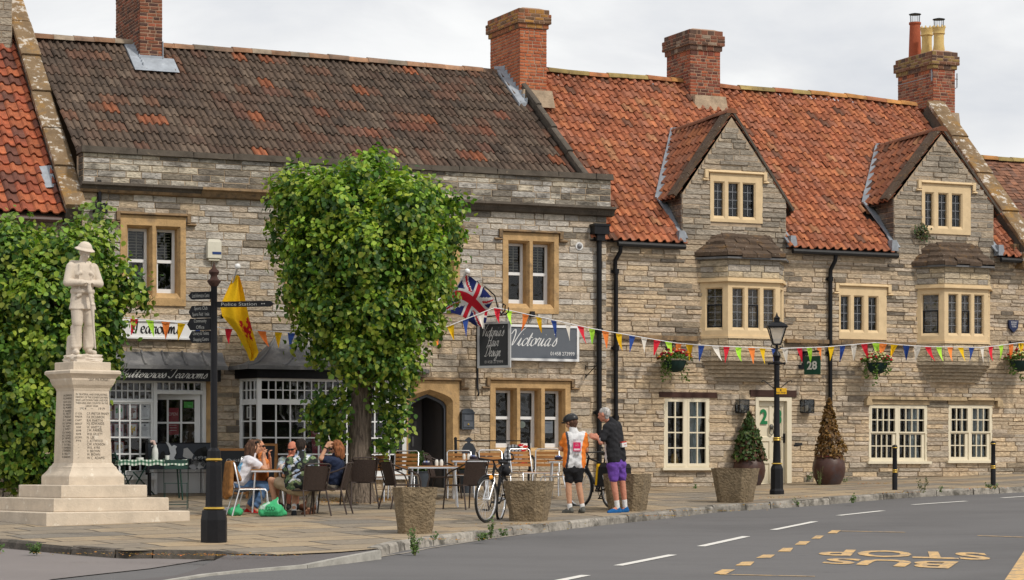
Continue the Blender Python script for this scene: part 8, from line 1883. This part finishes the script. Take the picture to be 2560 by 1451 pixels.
o=G(1547,1282);J=joints(o.y,4.397,1350,990,dict(pel=(838,735),che=(795,300),nec=(752,258),hea=(702,205,-.02),hL=(805,760,-.07),hR=(872,760,.07),kL=(812,960,-.08),kR=(905,950,.07),aL=(852,1215,-.05),aR=(935,1205,.12),tL=(758,1288,-.12),tR=(905,1278,.1),sL=(742,335,-.15),sR=(850,322,.15),eL=(668,515,-.22),eR=(720,520,.15),wL=(640,460,-.2),wR=(628,470,.0)));J['f']=Vector((-.88,.40,-.22))
pm,J=person('tall grey haired man in black jersey and purple shorts, hands raised together',o,J,SK2,{'L':((-.9,.1,.35),(.3,.6,-.3),.25),'R':((-.85,.15,.25),(.0,-.6,.6),.35)})
def jers2(p):
    f=Vector((-.8,.6,0));zr=(p.z-J['pel'].z)/(J['che'].z-J['pel'].z);c=lerp(J['pel'],J['che'],max(0,min(1,zr)));q=(p-c).dot(f);l=(p-c).dot(Vector((-.6,-.8,0)))
    if zr<.62 and q>.035 and l>.03:return(.62,.62,.64)
    return(.014,.014,.017)
sh=shirt(pm,J,jers2,.78,.014,'jersey',.072);legs(pm,J,(.125,.05,.30),.72,rt=.112,rb=.088);shoes(pm,J,(.008,.10,.30),(.62,.64,.66),sock=(.66,.66,.66),sl=.24)
hc=J['hea'];hf=Vector((-.91,.41,0));hairdo(pm,[(hc+Vector((0,0,.045)),hc-hf*.035+Vector((0,0,.04)),.080,.084),(hc-hf*.05,hc-hf*.045-Vector((0,0,.05)),.070,.045)],(.40,.38,.36))
mb=MB();bk=lerp(J['pel'],J['che'],.44)+Vector((.155,-.055,0));mb.M=Matrix.Translation(bk)@Matrix.Rotation(R(40),4,'Z')@Matrix.Rotation(-.12,4,'Y');mb.bx(-.055,.055,-.02,.03,-.03,.045,0,(.66,.64,.62));mb.bx(-.055,.055,-.021,.031,.046,.062,0,(.50,.03,.02));mb.bx(-.01,.04,-.0215,-.0205,.0,.012,0,(.5,.1,.1));mb.build('pocket_card',M_['attr'],sh)
# the seated party
YT=T1.location.y;K3=4.6804
def sit(label,Y,d,f,skin=SK,hands=None,vox=.0095):
    J=joints(Y,K3,500,1050,d);J['f']=Vector(f);p=J['pel'];o=Vector((p.x,p.y,ground(p.x,p.y)));return person(label,o,J,skin,hands,vox)
pw1,J=sit('woman in white printed tee shirt, jeans and red shoes leaning on the table',YT-.05,dict(pel=(455,745),che=(590,450),nec=(615,395),hea=(632,318),hL=(465,770,.1),hR=(460,760,-.1),kL=(760,765,.14),kR=(775,775,-.12),aL=(560,1010,.12),aR=(640,1035,-.14),tL=(640,1115,.1),tR=(735,1118,-.14),sL=(610,470,.16),sR=(590,470,-.17),eL=(770,590,.18),eR=(772,592,-.2),wL=(730,440,.12),wR=(742,452,-.05)),(.9,.42,-.1),hands={'R':((.0,.2,.9),(1,.2,0),.9),'L':((.1,-.1,.9),(1,0,0),.9)})
def tee(p):
    c=lerp(J['pel'],J['che'],.55);d=p-c;q=d.x*-.80+d.z*.25
    if q>.045 and-.13<d.z<.12 and d.y<.09:return(.16,.42,.68)if mnoise.noise(p*22)>-.1 else(.62,.68,.74)
    return(.66,.65,.70)
shirt(pw1,J,tee,.55,.028,'tee_shirt',.072);legs(pw1,J,lambda p:tuple(x*(1+.8*mnoise.noise(p*9))for x in(.085,.16,.30)),1.0,'jeans',.105,.080,True);shoes(pw1,J,(.50,.008,.012))
hc=J['hea'];hairdo(pw1,[(hc+Vector((-.03,0,.03)),hc+Vector((-.05,-.01,-.05)),.105,.10),(hc+Vector((-.07,-.02,-.02)),hc+Vector((-.12,-.03,-.19)),.095,.05),(hc+Vector((-.03,-.06,-.02)),hc+Vector((-.03,-.08,-.16)),.06,.04),(hc+Vector((-.06,.06,-.02)),hc+Vector((-.1,.05,-.18)),.06,.04)],(.085,.045,.028))
mb=MB();mb.cap(hc+Vector((.045,-.07,.075)),hc+Vector((.06,.05,.085)),.022,.022,8);mb.build('sunglasses',M_['iron'],pw1,smooth=60)
pw2,J=sit('woman in an orange sleeveless top and sunglasses, hands held together at her chin',YT+.52,dict(pel=(690,720),che=(735,470),nec=(715,400),hea=(692,312),hL=(690,735,.1),hR=(700,735,-.1),kL=(900,740,.1),kR=(900,745,-.12),aL=(890,960,.1),aR=(890,960,-.1),tL=(960,1010,.1),tR=(960,1010,-.1),sL=(725,480,.17),sR=(760,485,-.16),eL=(815,560,.1),eR=(790,565,-.16),wL=(818,440,0),wR=(760,430,-.12)),(.95,-.1,-.05),(.52,.25,.15),hands={'R':((-.2,.1,.9),(1,.2,0),1.0),'L':((-.15,-.1,.9),(1,0,0),.9)})
shirt(pw2,J,(.62,.20,.05),0,.012,'top');legs(pw2,J,(.16,.10,.07),.8);shoes(pw2,J,(.1,.06,.05));glasses(pw2,J);hc=J['hea'];hairdo(pw2,[(hc+Vector((-.03,0,.04)),hc+Vector((-.05,.0,-.03)),.092,.09),(hc+Vector((-.08,0,-.03)),hc+Vector((-.07,.02,-.2)),.065,.045)],(.10,.055,.03))
pm3,J=sit('bald man in a pale floral shirt and dark glasses drinking from a white cup',YT+.55,dict(pel=(1090,730),che=(1055,480),nec=(1070,420),hea=(1080,330,-.06),hL=(1120,745),hR=(1040,745),kL=(1130,760,-.42),kR=(1040,760,-.42),aL=(1130,990,-.4),aR=(1040,985,-.4),tL=(1140,1040,-.55),tR=(1030,1040,-.55),sL=(1140,480),sR=(965,480),eL=(1190,590,-.2),eR=(930,590,-.2),wL=(1120,480,-.3),wR=(1030,485,-.3)),(-.28,-.9,-.42),(.52,.20,.13),hands={'R':((.55,-.1,.75),(.2,1,0),.8)})
shirt(pm3,J,lambda p:(.20,.25,.26)if floral(p)[0]<.1 else mixc(floral(p),(.4,.45,.46),.3),.75,.014,'floral_shirt',.075);legs(pm3,J,(.05,.05,.06),.95);shoes(pm3,J,(.03,.03,.03));glasses(pm3,J)
ca=empty('mug',J['wR']+Vector(pm3.location)+Vector((.06,-.06,.03)),0,'white cup held to the lips of the bald man','mug');mb=MB();mb.lathe([(.03,-.05),(.042,-.03),(.045,.05),(.038,.05),(.034,-.02)],14,(0,0,0),0,(.70,.70,.68));mb.build('cup',M_['attrgloss'],ca,smooth=50)
Y4=C4.location.y;pm4,J=sit('dark haired man in black floral shirt and khaki shorts, seen from behind',Y4+.02,dict(pel=(1165,790),che=(1190,450),nec=(1185,395),hea=(1180,310,.04),hL=(1090,800,.02),hR=(1200,810,.02),kL=(830,705,.32),kR=(1120,830,.44),aL=(880,985,.3),aR=(1100,1040,.12),tL=(850,1080,.42),tR=(1085,1128,.24),sL=(1065,480),sR=(1310,470),eL=(985,650,.05),eR=(1370,640,.08),wL=(1000,640,.34),wR=(1290,600,.4)),(-.35,.9,-.32),SK)
shirt(pm4,J,floral,.68,.040,'floral_shirt',.085);mb=MB();torso(mb,J,.01);mb.v=[v for v in mb.v];legs(pm4,J,(.34,.26,.17),.62,rt=.12,rb=.105);shoes(pm4,J,(.02,.022,.025),(.6,.6,.6),sock=(.62,.62,.62),sl=.15)
hc=J['hea'];hairdo(pm4,[(hc+Vector((.0,-.02,.045)),hc+Vector((0,-.03,.03)),.092,.09),(hc+Vector((.0,-.05,.0)),hc+Vector((0,-.05,-.05)),.075,.055)],(.022,.015,.012));mb=MB();a,b=J['sL']+Vector((.05,-.07,.07)),lerp(J['sR'],J['hR'],.45)+Vector((.02,-.13,0));c_=lerp(J['pel'],J['che'],.72)+Vector((0,-.155,0));mb.tube([a,lerp(a,b,.5)*.25+c_*.75,b,b+Vector((.05,.12,-.05))],.014,6);mb.build('bag_strap',M_['iron'],pm4,smooth=60)
Y5=C5.location.y+.05;pw5,J=sit('auburn haired woman in a navy tee shirt holding a cigarette beside her head',Y5,dict(pel=(1560,735),che=(1600,465),nec=(1600,400),hea=(1590,330),hL=(1555,750,-.1),hR=(1560,745,.1),kL=(1330,760,-.1),kR=(1340,750,.1),aL=(1270,1040,-.1),aR=(1300,1030,.1),tL=(1205,1112,-.1),tR=(1230,1100,.12),sL=(1580,490,-.17),sR=(1615,485,.17),eL=(1412,455,-.26),eR=(1500,600,.2),wL=(1478,318,-.2),wR=(1440,570,.0)),(-.93,-.1,-.3),(.50,.27,.17),hands={'L':((.55,.1,.75),(.3,.6,-.3),.7),'R':((-.9,-.2,.1),(0,0,1),.8)})
shirt(pw5,J,(.012,.02,.05),.62,.03,'tee_shirt',.080);legs(pw5,J,lambda p:(.50,.45,.36)if math.sin(p.y*130+p.z*40)>-.3 else(.30,.26,.2),.95,'striped_trousers',.115,.095,True);shoes(pw5,J,(.16,.07,.04));glasses(pw5,J)
hc=J['hea'];hairdo(pw5,[(hc+Vector((.02,0,.045)),hc+Vector((.04,0,0)),.10,.10),(hc+Vector((.06,-.02,-.02)),hc+Vector((.08,-.02,-.13)),.10,.075),(hc+Vector((.03,-.07,-.01)),hc+Vector((.03,-.075,-.12)),.055,.045),(hc+Vector((.03,.07,-.01)),hc+Vector((.03,.075,-.12)),.055,.045)],(.20,.075,.03))
w_=J['wL'];mb=MB();mb.tube([lerp(J['eL'],w_,.9)+(w_-J['eL']).orthogonal().normalized()*.034*math.cos(0)],.01)if False else None
d=(w_-J['eL']).normalized();a=d.orthogonal().normalized();b=d.cross(a);c=lerp(J['eL'],w_,.9);mb.tube([c+(a*math.cos(q*.7)+b*math.sin(q*.7))*.033 for q in range(9)],.009,6,closed=True);mb.build('wristband',M_['iron'],pw5,smooth=60)
cg=empty('cigarette',Vector(pw5.location)+w_+Vector((.06,.0,.115)),0,'cigarette in the raised hand of the woman in navy','cigarette');mb=MB();mb.tube([(0,0,0),(-.02,-.01,.075)],.005,6,0,(.8,.8,.78));mb.build('paper',M_['attr'],cg);mb=MB();mb.tube([(.008,.004,-.03),(0,0,0)],.0052,6,0,(.6,.35,.12));mb.build('filter',M_['attr'],cg)
hb=empty('handbag',Vector(pw5.location)+lerp(J['hL'],J['kL'],.75)+Vector((0,-.06,.14)),0,'black handbag on the lap of the woman in navy','bag');bagmesh(hb,[((-.10,0,.0),(.10,0,.02),.075,.08),((-.05,0,.06),(.07,0,.07),.06,.06)],(.012,.012,.014),seed=3)
# brown coat over the woman's chair
q=CW.location;ct=empty('coat',Vector((q.x-.26,q.y-.02,q.z)),R(-72),'brown suede coat draped over the back of the aluminium chair','coat');mb=MB()
for k in range(9):x=-.24+k*.06;mb.cap((x,-.06,.86),(x+rnd.uniform(-.02,.02),-.10-.02*(k%2),.30+rnd.uniform(0,.12)),.038,.048,8);mb.cap((x,-.05,.88),(x,.07,.62+rnd.uniform(-.05,.05)),.036,.034,8)
blob('cloth',mb,M_['cloth'],ct,.014,5,lambda p:tuple(x*(1+.5*mnoise.noise(p*16))for x in(.25,.115,.035)))
# ------------------------------------------------------------------ bicycles (front towards +y, standing on z = 0)
def bicycle(loc,rz,lean,steer,label,panniers=False,guard=True):
    t=empty('bicycle',loc,rz,label,'bicycle',None);t.rotation_euler=(0,lean,rz);r=.345;fw,rw=Vector((0,.56,r)),Vector((0,-.50,r));hb,ht=Vector((0,.36,.72)),Vector((0,.31,.90));ax=(hb-Vector((0,.50,r))).normalized()
    Ms=Matrix.Translation(hb)@Matrix.Rotation(steer,4,ht-hb)@Matrix.Translation(-hb);blk=M_['iron']
    def wheel(c,M):
        mb=MB(M);n=40;mb.tube([c+Vector((0,r*math.cos(a/n*6.2832),r*math.sin(a/n*6.2832)))for a in range(n)],.021,8,closed=True);o=mb.build('wheel',flatm('tyre_rubber',(.018,.018,.018),.8),t,smooth=60)
        mb=MB(M);mb.tube([c+Vector((0,(r-.03)*math.cos(a/n*6.2832),(r-.03)*math.sin(a/n*6.2832)))for a in range(n)],.013,6,closed=True);mb.build('rim',M_['alu'],o,smooth=60)
        mb=MB(M)
        for k in range(28):a=k/28*6.2832;s=.02*(1 if k%2 else-1);b=a+.5*(1 if k%4<2 else-1);mb.tube([c+Vector((s,.02*math.cos(b),.02*math.sin(b))),c+Vector((0,(r-.035)*math.cos(a),(r-.035)*math.sin(a)))],.0022,3,caps=False)
        mb.tube([c+Vector((-.05,0,0)),c+Vector((.05,0,0))],.022,10);mb.build('spokes',M_['alu'],o)
        if guard:mb=MB(M);mb.tube([c+Vector((0,(r+.035)*math.cos(R(a)),(r+.035)*math.sin(R(a))))for a in range(40,200,8)],.016,6);mb.build('mudguard',blk,o,smooth=60)
    wheel(fw,Ms);wheel(rw,I4);bb=Vector((0,-.06,.29));sc_=Vector((0,-.20,.80));st_=Vector((0,-.225,.93))
    mb=MB()
    for p,q,w_ in((hb,bb,.019),(ht-(ht-hb)*.15,lerp(bb,sc_,.92),.017),(bb,sc_,.017),(sc_,st_,.014),(hb,ht,.021)):mb.tube([p,q],w_,8)
    for s in(-1,1):mb.tube([bb+Vector((s*.03,0,0)),rw+Vector((s*.06,0,0))],.010,6);mb.tube([sc_-Vector((s*-.02,0,.06)),rw+Vector((s*.06,0,0))],.009,6)
    mb.build('frame',blk,t,smooth=60);mb=MB(Ms)
    for s in(-1,1):mb.tube([hb+Vector((s*.03,.01,-.02)),hb+Vector((s*.055,.04,-.08)),fw+Vector((s*.055,0,0))],.012,6)
    mb.build('fork',M_['alu'],t,smooth=60);mb=MB(Ms);c=ht+Vector((0,.06,.07));mb.tube([ht,c],.014,6);mb.tube([c+Vector((-.30,-.10,.02)),c+Vector((-.14,-.01,.01)),c,c+Vector((.14,-.01,.01)),c+Vector((.30,-.10,.02))],.012,8)
    for s in(-1,1):mb.tube([c+Vector((s*.30,-.10,.02)),c+Vector((s*.20,-.05,.01))],.018,8);mb.tube([c+Vector((s*.31,-.1,.02)),c+Vector((s*.32,-.06,.10)),c+Vector((s*.30,.0,.12))],.012,6);mb.tube([c+Vector((s*.16,0,0)),c+Vector((s*.10,.14,-.12)),hb+Vector((0,.06,.05))],.004,4)
    mb.build('handlebar',blk,t,smooth=60);mb=MB();mb.cap(st_+Vector((-.045,-.10,.02)),st_+Vector((0,.15,.015)),.045,.022,8);mb.cap(st_+Vector((.045,-.10,.02)),st_+Vector((0,.15,.015)),.045,.022,8);blob('saddle',mb,blk,t,.012,2)
    mb=MB();mb.tube([bb+Vector((-.07,0,0)),bb+Vector((.07,0,0))],.018,8);mb.tube([bb+Vector((.055,.1*math.cos(a),.1*math.sin(a)))for a in[k/20*6.283 for k in range(20)]],.006,5,closed=True)
    for s in(-1,1):e=bb+Vector((s*.08,s*.10,-s*.13));mb.bar(bb+Vector((s*.07,0,0)),e,.014,.02);mb.bx(*sorted((e.x,e.x+s*.10)),e.y-.04,e.y+.04,e.z-.012,e.z+.012)
    mb.build('crank',blk,t);mb=MB()
    for s in(-1,1):mb.tube([rw+Vector((s*.06,0,.01)),rw+Vector((s*.06,-.04,.38))],.006,5);mb.tube([rw+Vector((s*.06,-.22,.385)),rw+Vector((s*.06,.16,.385))],.007,5)
    mb.build('rack',blk,t);mb=MB(Ms);p=hb+Vector((0,.07,-.02));mb.cap(p,p+Vector((0,.05,-.01)),.04,.035,10);mb.build('lamp',flatm('amber_reflector',(.75,.28,.01),.3)if not panniers else blk,t,smooth=60)
    if panniers:
        for s,col in((-1,(.012,.012,.014)),(1,(.012,.012,.014))):
            mb=MB();x0,x1=sorted((s*.08,s*.24));mb.bx(x0,x1,-.72,-.36,.36,.70,0,col,t=.01);mb.bx(x0+.005,x1-.005,-.72,-.38,.70,.78,0,(.02,.018,.018),t=.03);o=mb.build('pannier',M_['cloth'],t,smooth=30)
            mb=MB();mb.bx(x0-.004,x1+.004,-.36,-.30,.38,.76,0,(.75,.42,.005),t=.01);mb.build('yellow_panel',M_['cloth'],o);mb=MB();xx=x0-.003 if s<0 else x1+.003;mb.add([(xx,-.60,.56),(xx,-.52,.56),(xx,-.56,.48)],[(0,1,2)],0,(.55,.55,.55));mb.build('reflective_mark',M_['attr'],o)
    else:mb=MB();mb.cap((-.02,-.5,.80),(.04,-.62,.80),.09,.10,10);mb.cap((0,-.4,.82),(0,-.6,.9),.06,.05,10);o=blob('rack_bag',mb,M_['cloth'],t,.014,3,(.013,.013,.016))
    return t
f=G(1214,1308);rr=G(1262,1298);ang=math.atan2(-(f.x-rr.x),f.y-rr.y)
d_=Vector((-.20,-.98,0)).normalized();c=f-d_*.56;c.z=ground(c.x,c.y)+.005;bicycle(c,math.atan2(-d_.x,d_.y),R(-6),R(-17),'black city bicycle propped against the rough stone planter')
d_=Vector((-.52,.855,0)).normalized();c=G(1492,1272);c.y+=.35;c.z=ground(c.x,c.y)+.005;bicycle(c,math.atan2(-d_.x,d_.y),R(3),R(8),'touring bicycle with black and yellow panniers between the two cyclists',True)
